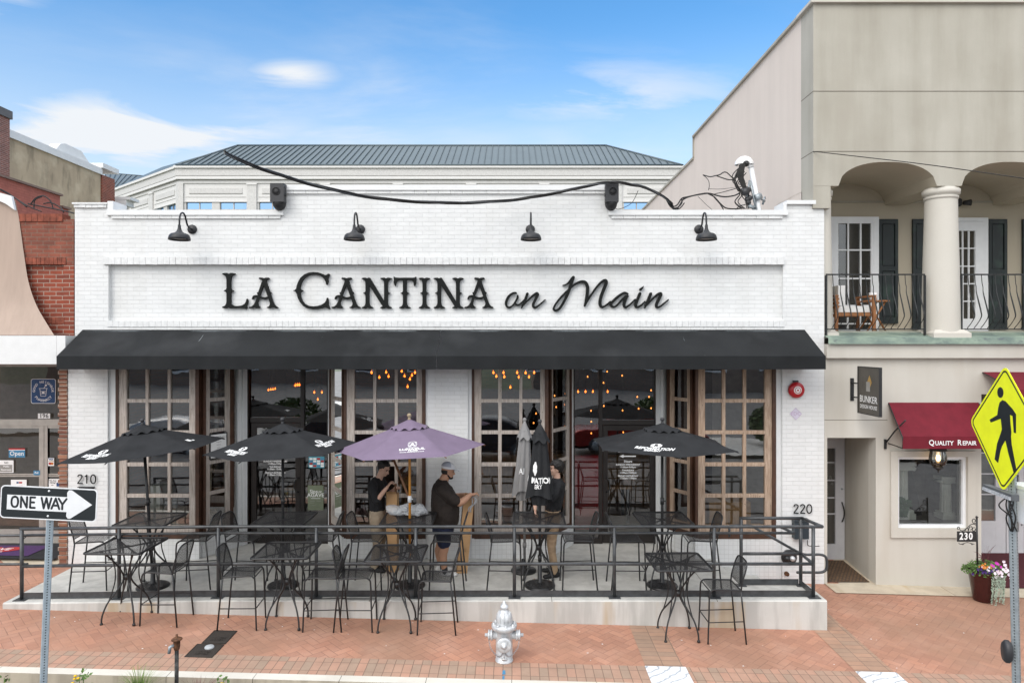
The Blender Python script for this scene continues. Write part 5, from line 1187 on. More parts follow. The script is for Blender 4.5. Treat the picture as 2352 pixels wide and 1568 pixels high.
hr = thing('stair_handrail', 'grey pipe handrail sloping down beside the steps, ending in a rounded loop', 'handrail', (4, -1.1, 0))
b = MB(); yy = -1.14
b.tube([(3.30, yy, .70), (3.30, yy, .868)], .019, 10)
b.tube(spline([(3.30, yy, .865), (3.42, yy, .87), (3.62, yy, .865), (3.75, yy, .80), (4.30, yy, .49), (4.43, yy, .435), (4.55, yy, .43), (4.68, yy, .43), (4.755, yy, .40), (4.775, yy, .34), (4.775, yy, .25), (4.755, yy, .19), (4.68, yy, .16), (4.5, yy, .16), (4.32, yy, .16)], 5), .020, 12)
for z in (.47, .16): b.tube([(4.335, yy, z), (4.335, -1.24, z)], .010, 6)
b.tube([(3.44, yy, .868), (3.44, -1.24, .84)], .010, 6)
b.build('pipe', M['rail_paint'], hr)
# ================================================================== BAR TABLES
TT = 1.02
def make_table(lab, grp):
    t = thing('bar_table', lab, 'table', group=grp)
    h = .378; rr = .05
    def rnd(hh, z, r=rr, n=5):
        o = []
        for cx, cy, a0 in ((hh-r, hh-r, 0), (-hh+r, hh-r, 90), (-hh+r, -hh+r, 180), (hh-r, -hh+r, 270)):
            for k in range(n+1): a = R(a0+90*k/n); o.append(Vector((cx+r*math.cos(a), cy+r*math.sin(a), z)))
        return o
    b = MB(); b.face(rnd(h-.006, TT-.004)); b.build('mesh_top', M['mesh'], t, local=True)
    b = MB(); b.tube([p for p in rnd(h, TT-.012)], .016, 8, closed=True)
    for s in (1, -1): b.tube([(-h*.93, -h*.93*s, TT-.022), (0, 0, TT-.03), (h*.93, h*.93*s, TT-.022)], .0105, 6)
    b.tube([(.035*math.cos(a), .035*math.sin(a), TT-.02) for a in [R(30*k) for k in range(12)]], .008, 6, closed=True)
    b.build('rim', M['metal_dark'], t, local=True)
    b = MB(); b.tube([(0, 0, .545), (0, 0, .615)], .043, 12); b.build('collar', M['metal_dark'], t, local=True)
    for k in range(4):
        a = R(45+90*k); ca, sa = math.cos(a), math.sin(a); f = lambda r, z: (r*ca, r*sa, z)
        b = MB()
        b.tube(spline([f(.315, .02), f(.305, .12), f(.245, .27), f(.150, .39), f(.075, .49), f(.045, .58), f(.075, .68), f(.170, .83), f(.27, .945), f(.33, .995)], 5), .0115, 8)
        b.tube(spline([f(.225, .30), f(.185, .42), f(.150, .56), f(.150, .72), f(.185, .87), f(.22, .985)], 4), .009, 6)
        b.build('leg', M['metal_dark'], t, local=True)
        b = MB(); b.lathe([(0, 0), (.021, 0), (.021, .022), (.013, .03), (0, .032)], Matrix.Translation(f(.315, 0)), 10); b.build('foot', M['metal_dark'], t, local=True)
    return t
tables = [(-5.41, -1.27, 0, 'black mesh bar table on the deck under the leftmost leaning black umbrella'), (-3.40, -1.27, 0, 'black mesh bar table on the deck under the second black umbrella, before the left door'), (-1.545, -1.27, 0, 'black mesh bar table under the purple umbrella, with clear plastic wrap on it'),
          (.40, -1.27, 0, 'black mesh bar table on the deck holding the closed black umbrella'), (2.255, -1.27, 0, 'black mesh bar table on the deck under the rightmost open black umbrella'),
          (-5.32, -2.06, 1, 'black mesh bar table on the brick sidewalk, nearest the one-way sign'), (-3.10, -2.08, 1, 'black mesh bar table on the brick sidewalk above the iron meter covers'), (-1.585, -2.08, 1, 'black mesh bar table on the brick sidewalk beside the fire hydrant'), (2.275, -2.13, 1, 'black mesh bar table on the brick sidewalk with a single chair, near the steps')]
proto = make_table('', 'black mesh bar tables')
TBL = []
for i, (x, y, s, lab) in enumerate(tables):
    z = gz(x, y) if s else deck_z(x)
    if i == 0: o = proto; o.location = (x, y, z); o['label'] = lab
    else: o = copy_tree(proto, (x, y, z), R(random.uniform(-1.5, 1.5)), lab)
    TBL.append(o)
# ================================================================== BAR CHAIRS (facing local +X)
def make_chair():
    t = thing('bar_chair', '', 'chair', group='black mesh bar chairs')
    sw, sz, fr, bk = .205, .725, .225, -.205
    for s in (1, -1):
        y = sw*s
        b = MB(); b.tube(spline([(fr+.02, y*1.05, 0), (fr+.005, y*1.02, .40), (fr-.003, y, sz-.075), (fr-.025, y, sz-.02), (fr-.075, y, sz), (0, y, sz-.004), (bk, y, sz-.01)], 5), .0112, 8); b.build('front_leg', M['metal_dark'], t, local=True)
        b = MB(); b.tube([(bk-.065, y*1.05, 0), (bk-.02, y*1.01, sz-.25), (bk+.005, y, sz-.02)], .0112, 8); b.build('rear_leg', M['metal_dark'], t, local=True)
    arch = [(bk, sw*.98, sz-.015), (bk-.012, sw, sz+.08), (bk-.058, sw*.99, sz+.24), (bk-.082, sw*.90, sz+.315), (bk-.094, sw*.62, sz+.352), (bk-.098, 0, sz+.358)]
    pts = spline(arch+[(x, -y, z) for x, y, z in reversed(arch[:-1])], 4)
    b = MB(); b.tube(pts, .011, 8); b.build('back_frame', M['metal_dark'], t, local=True)
    b = MB(); hh = [p for p in pts[:len(pts)//2+1]]
    zlist = [sz+.045+(.358-.05)*k/9 for k in range(10)]
    def halfw(z):
        for (xa, ya, za), (xb, yb, zb_) in zip(hh, hh[1:]):
            if za <= z <= zb_ and zb_ > za: u = (z-za)/(zb_-za); return xa+(xb-xa)*u, ya+(yb-ya)*u
        return hh[-1][0], .05
    rows = []
    for z in zlist:
        xx, yy = halfw(z); rows.append([Vector((xx-.016*(1-(k/6*2-1)**2), yy*(1-2*k/6), z)) for k in range(7)])
    for A, B in zip(rows, rows[1:]):
        for k in range(6): f = b.face([A[k], A[k+1], B[k+1], B[k]]); f.smooth = True
    b.build('mesh_back', M['mesh'], t, local=True)
    b = MB(); b.grid(lambda u, v: Vector((bk+.01+(fr-bk-.04)*u, (sw-.006)*(2*v-1), sz-.006-.018*math.sin(math.pi*u)*math.sin(math.pi*v))), 6, 6); b.build('mesh_seat', M['mesh'], t, local=True)
    zf = .29; w = sw*1.03
    for q in (((bk, sz-.012), .009), ((bk-.01, sz+.045), .006), ((fr-.02, sz-.03), .008)): b = MB(); b.tube([(q[0][0], sw, q[0][1]), (q[0][0], -sw, q[0][1])], q[1], 6); b.build('crossbar', M['metal_dark'], t, local=True)
    b = MB(); b.tube([(bk-.045, w, zf+.01), (fr, w, zf), (fr+.010, w-.012, zf), (fr+.010, -w+.012, zf), (fr, -w, zf), (bk-.045, -w, zf+.01)], .0075, 6)
    b.build('footrest', M['metal_dark'], t, local=True)
    return t
D_ = 0; S_ = 1
chairs = [(-6.27, -1.22, 8, D_, 'black mesh bar chair at the far left of the deck, near the number 210'),
 (-4.74, -1.22, 184, D_, 'black mesh bar chair on the deck, right of the table under the leftmost umbrella'),
 (-4.0, -1.25, -4, D_, 'black mesh bar chair on the deck, before the white posts of the left entry'),
 (-2.86, -1.22, 183, D_, 'black mesh bar chair on the deck, right of the table before the left door'),
 (-2.15, -1.25, -3, D_, 'black mesh bar chair on the deck, before the young man holding a pole'),
 (-.97, -1.27, 180, D_, 'black mesh bar chair on the deck, in front of the man in the white cap'),
 (-.10, -1.27, 0, D_, 'black mesh bar chair on the deck, between the cardboard box and the closed black umbrella'),
 (.985, -1.24, 181, D_, 'black mesh bar chair on the deck, right of the closed black umbrella'),
 (1.72, -1.27, 2, D_, 'black mesh bar chair on the deck, before the right door'),
 (2.82, -1.24, 178, D_, 'black mesh bar chair on the deck, right of the table under the rightmost umbrella'),
 (-4.77, -2.08, 177, S_, 'black mesh bar chair on the sidewalk, right of the table nearest the one-way sign'),
 (-3.69, -2.14, 4, S_, 'black mesh bar chair on the sidewalk just above the iron meter covers'),
 (-2.57, -2.12, 182, S_, 'black mesh bar chair on the sidewalk, back to back with the next table\'s chair'),
 (-2.14, -2.10, 3, S_, 'black mesh bar chair on the sidewalk, left of the table beside the fire hydrant'),
 (-1.03, -2.12, 181, S_, 'black mesh bar chair on the sidewalk, closest to the fire hydrant'),
 (2.86, -2.16, 181, S_, 'black mesh bar chair on the sidewalk, alone at the table near the steps')]
cproto = make_chair()
for i, (x, y, a, s, lab) in enumerate(chairs):
    z = gz(x, y) if s else deck_z(x)
    if i == 0: cproto.location = (x, y, z); cproto.rotation_euler = (0, 0, R(a)); cproto['label'] = lab
    else: copy_tree(cproto, (x, y, z), R(a), lab)
# ================================================================== UMBRELLAS
def logo_brew(b, Mx, s=1.0, part='all', ext=.002):
    """white cloud badge with an R, two lines of lettering; Mx puts x along the hem and y up the slope"""
    n = 44
    if part in ('all', 'badge'):
        o = []
        for k in range(n*2):
            a = 2*math.pi*k/(n*2); r = (1+.10*abs(math.sin(4*a+.4)))
            o.append((.092*s*r*math.cos(a), .062*s*r*math.sin(a)+.112*s))
        b.prism(o, Mx, ext)
    if part in ('all', 'words'):
        b.mesh(text_mesh('REFORMATION', .122*s, .0028, .2, ext/2, narrow=.78), Mx @ Matrix.Translation((0, -.012*s, ext/2)))
        b.mesh(text_mesh('BREWERY', .066*s, .0022, .2, ext/2, narrow=.95), Mx @ Matrix.Translation((-.01*s, -.090*s, ext/2)))
def umbrella(lab, X, Y, zb, th0, cloth, polem, tilt=(0, 0), logos=(), ztop=2.44, zedge=2.0, Rad=1.12, finial='black_plastic', purple=False, lean=0.0):
    t = thing('patio_umbrella', lab, 'umbrella', (X, Y, zb), group='open patio umbrellas')
    T = Matrix.Translation((lean, 0, 0)) @ Matrix.Translation((0, 0, ztop-.2)) @ Matrix.Rotation(R(tilt[0]), 4, 'Y') @ Matrix.Rotation(R(tilt[1]), 4, 'X') @ Matrix.Translation((0, 0, .2-ztop))
    apex = Vector((0, 0, ztop)); cor = [Vector((Rad*math.cos(R(th0+60*k)), Rad*math.sin(R(th0+60*k)), zedge)) for k in range(6)]
    b = MB()
    for k in range(6):
        A, B = cor[k], cor[(k+1) % 6]; nu = 10
        def f(u, v):
            e = A.lerp(B, u); e = e+(Vector((0, 0, 0))-Vector((e.x, e.y, 0)))*0.035*math.sin(math.pi*u)
            p = apex.lerp(e, .10+.90*v); p.z -= .035*math.sin(math.pi*u)*v*math.sin(math.pi*min(1, v*.9)); return T @ p
        b.grid(f, nu, 10)
    bmesh.ops.remove_doubles(b.bm, verts=b.bm.verts, dist=1e-4); cn = b.build('canopy', M[cloth], t, local=True)
    b = MB(); nn = 72                        # little vented cap with a wavy hem
    def g(u, v):
        a = 2*math.pi*u; c6 = math.cos(R(30))/math.cos((a-R(th0)) % R(60)-R(30)); r = .30*c6*v
        z = ztop+.045-(.045+(ztop-zedge)*.27*.82)*(v**.9)-(.018*math.sin(a*12)*max(0, v-.7)/.3)
        return T @ Vector((r*math.cos(a), r*math.sin(a), z))
    b.grid(g, nn, 7, wrap=True); b.build('vent_cap', M[cloth], t, local=True)
    b = MB(); Tz = T @ Matrix.Translation((0, 0, ztop+.03)); b.lathe([(0, 0), (.026, 0), (.022, .02), (.012, .03), (.028, .045), (.034, .065), (.026, .088), (0, .096)], Tz, 14); b.build('finial', M[finial], t, local=True)
    b = MB()
    for k in range(6): b.tube([T @ Vector((0, 0, ztop-.06)), T @ (cor[k]+Vector((0, 0, -.018)))], .008, 6); b.tube([T @ Vector((0, 0, ztop-.42)), T @ (apex.lerp(cor[k], .52)+Vector((0, 0, -.02)))], .006, 6)
    b.build('ribs', M['metal_dark' if not purple else 'brown_wood'], t, local=True)
    b = MB(); top = T @ Vector((0, 0, ztop)); r = .021
    p0 = Vector((0, 0, .05)); pm = p0.lerp(top, .42)
    if purple:
        b.tube([p0, Vector((0, 0, .62))], .019, 12); b.tube([Vector((0, 0, .62)), top], .019, 12)
    else: b.tube([p0, top], r, 12)
    pl = b.build('pole', M[polem], t, local=True)
    b = MB(); q = p0.lerp(top, .52); b.tube([q-Vector((0, 0, .05)), q+Vector((0, 0, .05))], .030, 10); b.tube([q, q+Vector((.05, -.01, 0))], .009, 6); b.build('crank', M['sign_white'] if purple else M[polem], pl, local=True)
    for (k, u, v, kind, s) in [l_ for L in logos for l_ in ((L, L[:3]+('badge_letter', L[4])) if L[3] == 'brew' else (L,))]:
        A, B = cor[k % 6], cor[(k+1) % 6]; e = A.lerp(B, u); pos = apex.lerp(e, v)
        xd = (B-A).normalized(); mid = A.lerp(B, .5); yd = (apex-mid).normalized(); n = xd.cross(yd)
        if n.z < 0: xd = -xd; n = xd.cross(yd)
        b = MB(); Mx = frameM(pos, xd, yd)
        if kind in ('brew', 'badge_letter'):
            if kind == 'brew': logo_brew(b, Mx, s)
            else: b.mesh(text_mesh('R', .115*s, .004, 0, .0012), Mx @ Matrix.Translation((0, .112*s, .0035)))
        elif kind == 'patch':
            for (x, y, w, h) in ((0, 0, .11, .075), (.10, -.03, .05, .035)): b.prism([(x-w/2, y-h/2), (x+w/2, y-h/2), (x+w/2, y+h/2), (x-w/2, y+h/2)], Mx, .002)
        elif kind == 'agave':
            Mx = Mx @ Matrix.Scale(s, 4)
            for r0, r1 in ((.100, .092), (.084, .078), (.068, .062)):
                for a0, a1 in ((35, 145), (215, 325)) if r0 > .09 else ((-60, 60), (120, 240)):
                    p = []; 
                    for j in range(15): a = R(a0+(a1-a0)*j/14); p.append((r0*math.cos(a), r0*.95*math.sin(a)+.15))
                    for j in range(15): a = R(a1-(a1-a0)*j/14); p.append((r1*math.cos(a), r1*.95*math.sin(a)+.15))
                    b.prism(p, Mx, .002)
            b.prism([(-.045, .10), (-.02, .10), (-.008, .128), (.008, .128), (.02, .10), (.045, .10), (.01, .205), (-.01, .205)], Mx, .002)
            b.prism([(-.11, .035), (.11, .035), (.11, .043), (-.11, .043)], Mx, .002)
            b.mesh(text_mesh('LUNAZUL', .082, .0035, 0, .001, narrow=1.25), Mx @ Matrix.Translation((0, -.012, .001))); b.mesh(text_mesh('Tequila', .062, .0012, .35, .001), Mx @ Matrix.Translation((.01, -.062, .001)))
            b.mesh(text_mesh('IMPORTED. PREMIUM 100% BLUE AGAVE', .024, .0012, 0, .001, narrow=1.0), Mx @ Matrix.Translation((0, -.105, .001)))
        S = (mid-apex).length; AB = (B-A).length; Mi = frameM(apex, xd, yd).inverted()
        bmesh.ops.triangulate(b.bm, faces=b.bm.faces)
        bmesh.ops.subdivide_edges(b.bm, edges=[e_ for e_ in b.bm.edges if e_.calc_length() > .06], cuts=2)
        for vv in b.bm.verts:                # lay the print on the sagging cloth
            q = Mi @ vv.co; vf = max(.12, -q.y/S); uu = .5+q.x/(AB*vf)*(1 if (B-A).dot(xd) > 0 else -1); e = A.lerp(B, uu); e = e-Vector((e.x, e.y, 0))*.035*math.sin(math.pi*uu)
            v9 = (vf-.1)/.9; p = apex.lerp(e, vf); p.z -= .035*math.sin(math.pi*uu)*v9*math.sin(math.pi*min(1, v9*.9)); vv.co = T @ (p+n*(.004+q.z))
        b.build('logo', M['print_white' if kind != 'badge_letter' else cloth], cn, local=True)
    return t
umbrella('open black umbrella, tilted to the left, nearest the house number 210', -5.38, -1.27, deck_z(-5.4), 213, 'umbrella_black', 'metal_dark', tilt=(-6, 0), logos=((0, .52, .78, 'brew', .90), (2, .40, .72, 'patch', 1)), lean=-.13, ztop=2.40, zedge=2.045)
umbrella('open black umbrella over the deck in front of the left door, lettered on two panels', -3.43, -1.27, 0, 198, 'umbrella_black', 'metal_dark', tilt=(-2, 0), logos=((0, .56, .79, 'brew', .88), (2, .45, .73, 'brew', .82)), ztop=2.40, zedge=2.055)
umbrella('open purple umbrella on an amber wooden pole above two of the men', -1.53, -1.27, 0, 184, 'umbrella_purple', 'pole_wood', tilt=(-2, 0), logos=((1, .60, .74, 'agave', .80),), ztop=2.46, zedge=2.07, finial='twig', purple=True)
umbrella('open black umbrella over the deck in front of the right door, one lettered panel showing', 2.25, -1.27, 0, 210, 'umbrella_black', 'metal_dark', tilt=(.6, 0), logos=((0, .64, .77, 'brew', .88),), ztop=2.40, zedge=2.11)
def base(lab, X, z):
    b = MB(); b.lathe([(0, 0), (.228, 0), (.232, .012), (.222, .030), (.19, .040), (.10, .052), (.045, .062), (.034, .075), (.034, .34), (.028, .345), (.028, .33), (0, .33)], Matrix.Translation((X, -1.27, z)), 40)
    for k in range(16):
        a = R(22.5*k); b.tube([(X+.07*math.cos(a), -1.27+.07*math.sin(a), z+.054), (X+.19*math.cos(a+.2), -1.27+.19*math.sin(a+.2), z+.04)], .006, 4)
    tag(b.build('umbrella_base', M['metal_dark']), lab, 'umbrella base', 'round umbrella bases')
base('round black cast umbrella base under the leftmost leaning umbrella', -5.38, deck_z(-5.4)); base('round black cast umbrella base below the umbrella before the left door', -3.43, 0); base('round black cast umbrella base of the purple umbrella', -1.53, 0); base('round black cast umbrella base of the closed black umbrella', .417, 0); base('round black cast umbrella base below the rightmost open umbrella', 2.25, 0)
def closed_umbrella(lab, X, Y, zb, z0, z1, rb_, cloth, words, pole='metal_dark', cap=.115, skew=(0, 0)):
    t = thing('closed_umbrella', lab, 'umbrella', (X, Y, zb), group='closed patio umbrellas')
    b = MB(); b.tube([(0, 0, .05), (0, 0, z1-zb+.02)], .021, 12); b.tube([(0, 0, .38), (0, 0, .46)], .030, 10); b.build('pole', M[pole], t, local=True)
    H0, H1 = z0-zb, z1-zb
    def rad(u, v):                           # v 0 top .. 1 bottom: hanging pleats
        a = 2*math.pi*u; base_ = cap*.75+(rb_-cap*.75)*v**1.25; pleat = .20*abs(math.sin(3*a+.5))+.08*math.sin(7*a+2*v); return base_*(.82+pleat*(0.35+.65*v))
    b = MB(); b.grid(lambda u, v: Vector((rad(u, v)*math.cos(2*math.pi*u)+skew[0]*v, rad(u, v)*math.sin(2*math.pi*u)*.85, H1-.12-(H1-H0-.12)*v+.035*math.sin(6*math.pi*u+.8)*v*v+skew[1]*math.cos(2*math.pi*u)*v)), 96, 18, wrap=True)
    b.grid(lambda u, v: Vector((rad(u, .9)*.78*(1-.3*v)*math.cos(2*math.pi*u)+skew[0], rad(u, .9)*.66*(1-.3*v)*math.sin(2*math.pi*u), H0+.02-.16*v)), 48, 4, wrap=True)
    cn = b.build('cloth', M[cloth], t, local=True)
    b = MB()
    def cap_(u, v):
        a = 2*math.pi*u; r = (.022+(cap-.022)*v**.9)*(.93+.10*math.cos(6*a)*v); return Vector((r*math.cos(a), r*math.sin(a), H1-.25*v-.025*math.cos(6*a+1)*max(0, v-.6)/.4))
    b.grid(cap_, 60, 8, wrap=True); b.build('vent_cap', M[cloth], t, local=True)
    b = MB(); b.lathe([(0, 0), (.024, 0), (.014, .02), (.030, .045), (.032, .062), (.022, .082), (0, .09)], Matrix.Translation((0, 0, H1-.01)), 14); b.build('finial', M['black_plastic'] if cloth == 'umbrella_black' else M[cloth], t, local=True)
    for (tx, sz, xo, zz, bold, mat) in words:
        me = text_mesh(tx, sz, bold, 0, .001, narrow=.78) if tx != 'badge' else None
        b = MB()
        if me is None:
            o = [(.05*(1+.13*abs(math.sin(4*a)))*math.cos(a)*.75, .095*(1+.13*abs(math.sin(4*a)))*math.sin(a)) for a in [R(6*k) for k in range(60)]]; b.prism(o, Matrix.Identity(4), .002)
        else: b.mesh(me, Matrix.Identity(4))
        bmesh.ops.triangulate(b.bm, faces=b.bm.faces)
        bmesh.ops.subdivide_edges(b.bm, edges=[e for e in b.bm.edges if e.calc_length() > .03], cuts=1)
        v_ = (H1-.12-(zz-zb))/(H1-H0-.12)
        for vv in b.bm.verts:                # wrap the letters round the hanging cloth
            x = vv.co.x+xo; y = vv.co.y; r0 = rad(.75, v_); u = .75+x/(r0*2*math.pi)
            vz = (H1-.12-(zz+y-zb))/(H1-H0-.12); r = rad(u, max(0, min(1, vz)))+.006+vv.co.z
            vv.co = Vector((r*math.cos(2*math.pi*u)+skew[0]*vz, r*math.sin(2*math.pi*u)*.85-.004, zz+y-zb))
        b.build('logo', M[mat], cn, local=True)
    return t
closed_umbrella('closed black umbrella hanging in pleats with white lettering, held by the dark-haired boy', .417, -1.27, 0, 1.36, 2.42, .215, 'umbrella_black', (('badge', 0, -.085, 1.775, 0, 'print_white'), ('MATION', .115, .02, 1.60, .004, 'print_white'), ('ERY', .085, -.03, 1.515, .002, 'print_white'), ('O', .115, -.235, 1.615, .004, 'print_white')), cap=.150)
closed_umbrella('closed light grey umbrella standing behind the closed black one', .20, -.62, 0, 1.28, 2.37, .165, 'umbrella_grey', (('AI', .13, -.02, 1.61, .003, 'print_white'),), cap=.130, pole='umbrella_grey', skew=(-.04, .06))
b = MB(); b.lathe([(0, 0), (.20, 0), (.20, .03), (.04, .05), (.03, .2), (0, .2)], Matrix.Translation((.185, -.62, 0)), 30); tag(b.build('umbrella_base', M['metal_dark']), 'round umbrella base under the closed grey umbrella by the window', 'umbrella base', 'round umbrella bases')
# ================================================================== GOOSENECK LAMPS, SPEAKERS
def make_lamp():
    t = thing('gooseneck_lamp', '', 'wall lamp', group='black gooseneck wall lamps')
    b = MB(); b.lathe([(0, .03), (.072, .03), (.078, .018), (.078, 0)], frameM((0, 0, 0), (1, 0, 0), (0, 0, 1)), 28); b.build('wall_plate', M['lamp_black'], t, local=True)
    b = MB(); b.tube(spline([(0, -.02, 0), (0, -.10, .005), (0, -.18, .045), (0, -.225, .12), (0, -.27, .19), (0, -.335, .215), (0, -.405, .185), (0, -.44, .12), (0, -.45, .03), (0, -.45, -.02)], 6), .0145, 10); b.build('arm', M['lamp_black'], t, local=True)
    T = Matrix.Translation((0, -.45, -.245))
    b = MB(); b.lathe([(.022, .245), (.026, .19), (.034, .165), (.045, .14), (.075, .115), (.125, .10), (.152, .075), (.166, .035), (.169, 0), (.163, 0), (.158, .035), (.146, .07), (.10, .092), (.03, .11)], T, 36); b.build('shade', M['lamp_black'], t, local=True)
    b = MB(); b.lathe([(.156, .03), (.143, .066), (.098, .088), (0, .09)], T, 36); b.lathe([(0, .03), (.03, .035), (.035, .06), (.02, .088)], T, 14); b.build('shade_lining', M['lamp_inner'], t, local=True)
    return t
lp = make_lamp()
zl = fz(527)
for i, (x, lab) in enumerate(((442, 'black gooseneck barn lamp above the left end of the name panel'), (828, 'black gooseneck barn lamp above the big first letters of the second word'), (1218, 'black gooseneck barn lamp above the script part of the name'), (1605, 'black gooseneck barn lamp at the right, under the roof cables'))):
    loc = (fx(x), 0, zl)
    if i == 0: lp.location = loc; lp['label'] = lab
    else: copy_tree(lp, loc, 0, lab)
def speaker(x0, x1, lab, side):
    X0, X1 = fx(x0, -.12), fx(x1, -.12); zt_, zb_ = fz(423, -.12), fz(482, -.12); w = X1-X0
    t = thing('outdoor_speaker', lab, 'speaker', ((X0+X1)/2, -.06, zb_), group='outdoor speakers on the parapet')
    b = MB(); b.box(X0, -.20, zb_+.12, X1, -.055, zt_); b.bevel(.018, 2); b.build('body', M['black_plastic'], t)
    xc = (X0+X1)/2-.012*side
    b = MB(); b.tube([(xc+.062*math.cos(R(15*k)), -.203, zt_-.135+.062*math.sin(R(15*k))) for k in range(24)], .007, 6, closed=True); b.build('ring', M['grille'], t)
    b = MB(); b.lathe([(0, 0), (.056, 0), (.056, .003), (0, .003)], frameM((xc, -.20, zt_-.135), (1, 0, 0), (0, 0, 1)), 24); b.build('cone', M['grille'], t)
    b = MB(); b.grid(lambda u, v: Vector(((X0+X1)/2+w*.48*math.cos(math.pi*u)*math.cos(v*math.pi/2*.96), -.055-.145*math.sin(math.pi*u)*math.cos(v*math.pi/2*.96)-.0, zb_+.122-.125*math.sin(v*math.pi/2))), 18, 8); b.build('dome', M['grille'], t)
    b = MB(); b.box((X0+X1)/2-.05, -.053, zb_+.15, (X0+X1)/2+.05, -.0535+.05, zt_-.05); b.build('bracket', M['black_plastic'], t)
    b = MB()
    for k in range(2): xs_ = X1+.001 if side > 0 else X0-.006; b.box(xs_, -.17, zt_-.07-.13*k, xs_+.005, -.08, zt_-.055-.13*k)
    b.build('slot', M['grille'], t)
speaker(624, 655, 'black outdoor speaker with a round dome at the left step of the parapet', 1); speaker(1390, 1419.5, 'black outdoor speaker with a round dome at the right step of the parapet', -1)
# ================================================================== SERVICE MAST AND CABLES
YM = .75
ms = thing('service_mast', 'white service mast with weatherhead and steel brackets behind the right parapet', 'utility mast', (fx(1745, YM), YM, 5.05))
bp, tp_ = P(1745, 492, YM), P(1724.5, 381, YM)
b = MB(); b.tube([Vector((bp.x+.03, YM, 5.05)), bp, tp_], .043, 16); b.build('pipe', M['sign_white'], ms)
b = MB(); hd = P(1721, 372, YM)
b.grid(lambda u, v: hd+Vector((-.085+.17*math.cos(math.pi*u)*(.35+.65*math.sin(math.pi*min(1, .08+.92*v)))-.0, .10*math.cos(math.pi*v)*1.0, -.05+.155*math.sin(math.pi*u)*(.3+.7*math.sin(math.pi*v)))), 14, 10)
b.tube([tp_+Vector((.0, 0, -.03)), tp_+Vector((-.012, 0, .045))], .054, 16); b.tube([tp_+Vector((-.0, 0, .04)), hd+Vector((-.02, 0, .03))], [.052, .045], 14); b.build('weatherhead', M['white_gloss'], ms)
b = MB(); h0 = hd+Vector((-.10, 0, -.055)); b.box(h0.x-.07, YM-.06, h0.z-.02, h0.x+.07, YM+.06, h0.z+.012); b.build('cable_port', M['hole'], ms)
b = MB(); g0 = lambda x, y, Y=YM-.05: P(x, y, Y)
for A, B, w in ((g0(1737, 452), g0(1757, 462, YM+.1), .02), (g0(1723, 415), g0(1737, 483), .022), (g0(1722, 414), g0(1714, 462), .018), (g0(1712, 458), g0(1733, 483), .024), (g0(1757, 452, YM+.1), g0(1752, 470, YM+.1), .02), (g0(1718, 474), g0(1735, 476), .03)): b.tube([A, B], w, 4)
b.tube([g0(1734, 455), g0(1748, 450)], .06, 10); b.build('bracket', M['galvanised'], ms)
b = MB(); random.seed(5)
for k in range(7):
    c = g0(1714+random.uniform(-8, 9), 438+random.uniform(-8, 30)); b.lathe([(0, -.05), (.035, -.04), (.05, 0), (.035, .04), (0, .05)], Matrix.Translation(c) @ Matrix.Rotation(random.uniform(0, 3), 4, 'X') @ Matrix.Rotation(random.uniform(0, 3), 4, 'Y'), 8)
b.tube([g0(1713, 434), g0(1711, 448)], .075, 12)
b.build('insulator', M['black_plastic'], ms)
random.seed(9)
cb = thing('cable_loops', 'black service cables looping from the weatherhead beside the pink side wall', 'cables', (fx(1700, YM), YM, 6.2))
def wire(pts, r=.011, Y=YM-.08):
    b = MB(); q = [P(p[0], p[1], Y if len(p) < 3 else p[2]) for p in pts]; b.tube([Vector(v) for v in spline([tuple(v) for v in q], 6)], r, 6); b.build('cable', M['cable'], cb)
for k in range(6):
    o = k*2.6; wire([(1703+k*1.8, 374), (1697+o*.9, 388), (1694+o, 402+k), (1700+o*.8, 418), (1708+o*.4, 434)], .012)
wire([(1698, 386), (1690, 402), (1687, 415), (1690, 428), (1697, 440)], .013)
wire([(1694, 405), (1684, 409), (1670, 397), (1662, 396), (1654, 401), (1642, 404), (1630, 406), (1615, 402)], .010); wire([(1693, 407), (1686, 412), (1674, 413), (1660, 409), (1646, 404)], .010)
wire([(1614, 402), (1622, 408), (1628, 417), (1629, 428), (1627, 437)], .006); wire([(1627, 434), (1660, 434), (1700, 428), (1716, 420)], .004)
wire([(1540, 474), (1552, 482), (1562, 470), (1570, 458), (1590, 450), (1625, 444), (1650, 450), (1668, 452), (1690, 448), (1706, 438)], .013)
wire([(1626, 445), (1640, 452), (1655, 468), (1668, 478), (1690, 480), (1705, 478)], .012); wire([(1640, 453), (1654, 469), (1662, 482)], .010)
wire([(1530, 457), (1538, 472), (1546, 478), (1557, 476), (1566, 466), (1566, 456), (1572, 455)], .012); wire([(1534, 458), (1540, 470), (1548, 474), (1556, 470), (1566, 456), (1580, 452), (1600, 448), (1626, 444)], .012); wire([(1535, 460), (1538, 468), (1552, 480), (1562, 478), (1572, 466)], .010)
wire([(1603, 451), (1622, 470), (1638, 484)], .004); wire([(1466, 437), (1452, 465), (1430, 478), (1416, 480), (1403, 470)], .005, -.02)
random.seed(17)
for k in range(5): x = 1690+k*4; wire([(x+8, 385+k*3), (x-6+random.uniform(-9, 4), 405+k*4), (x+random.uniform(-14, 8), 428), (x+random.uniform(-4, 10), 446), (x+random.uniform(-8, 12), 464), (x+14, 480)], .009)
wire([(1640, 446), (1662, 441), (1680, 436), (1700, 430), (1712, 424)], .007); wire([(1712, 470), (1698, 474), (1690, 482)], .008)
ov = thing('service_cable', 'long twisted black overhead cable sagging across the top of the white parapet', 'cable', (0, -1, 6))
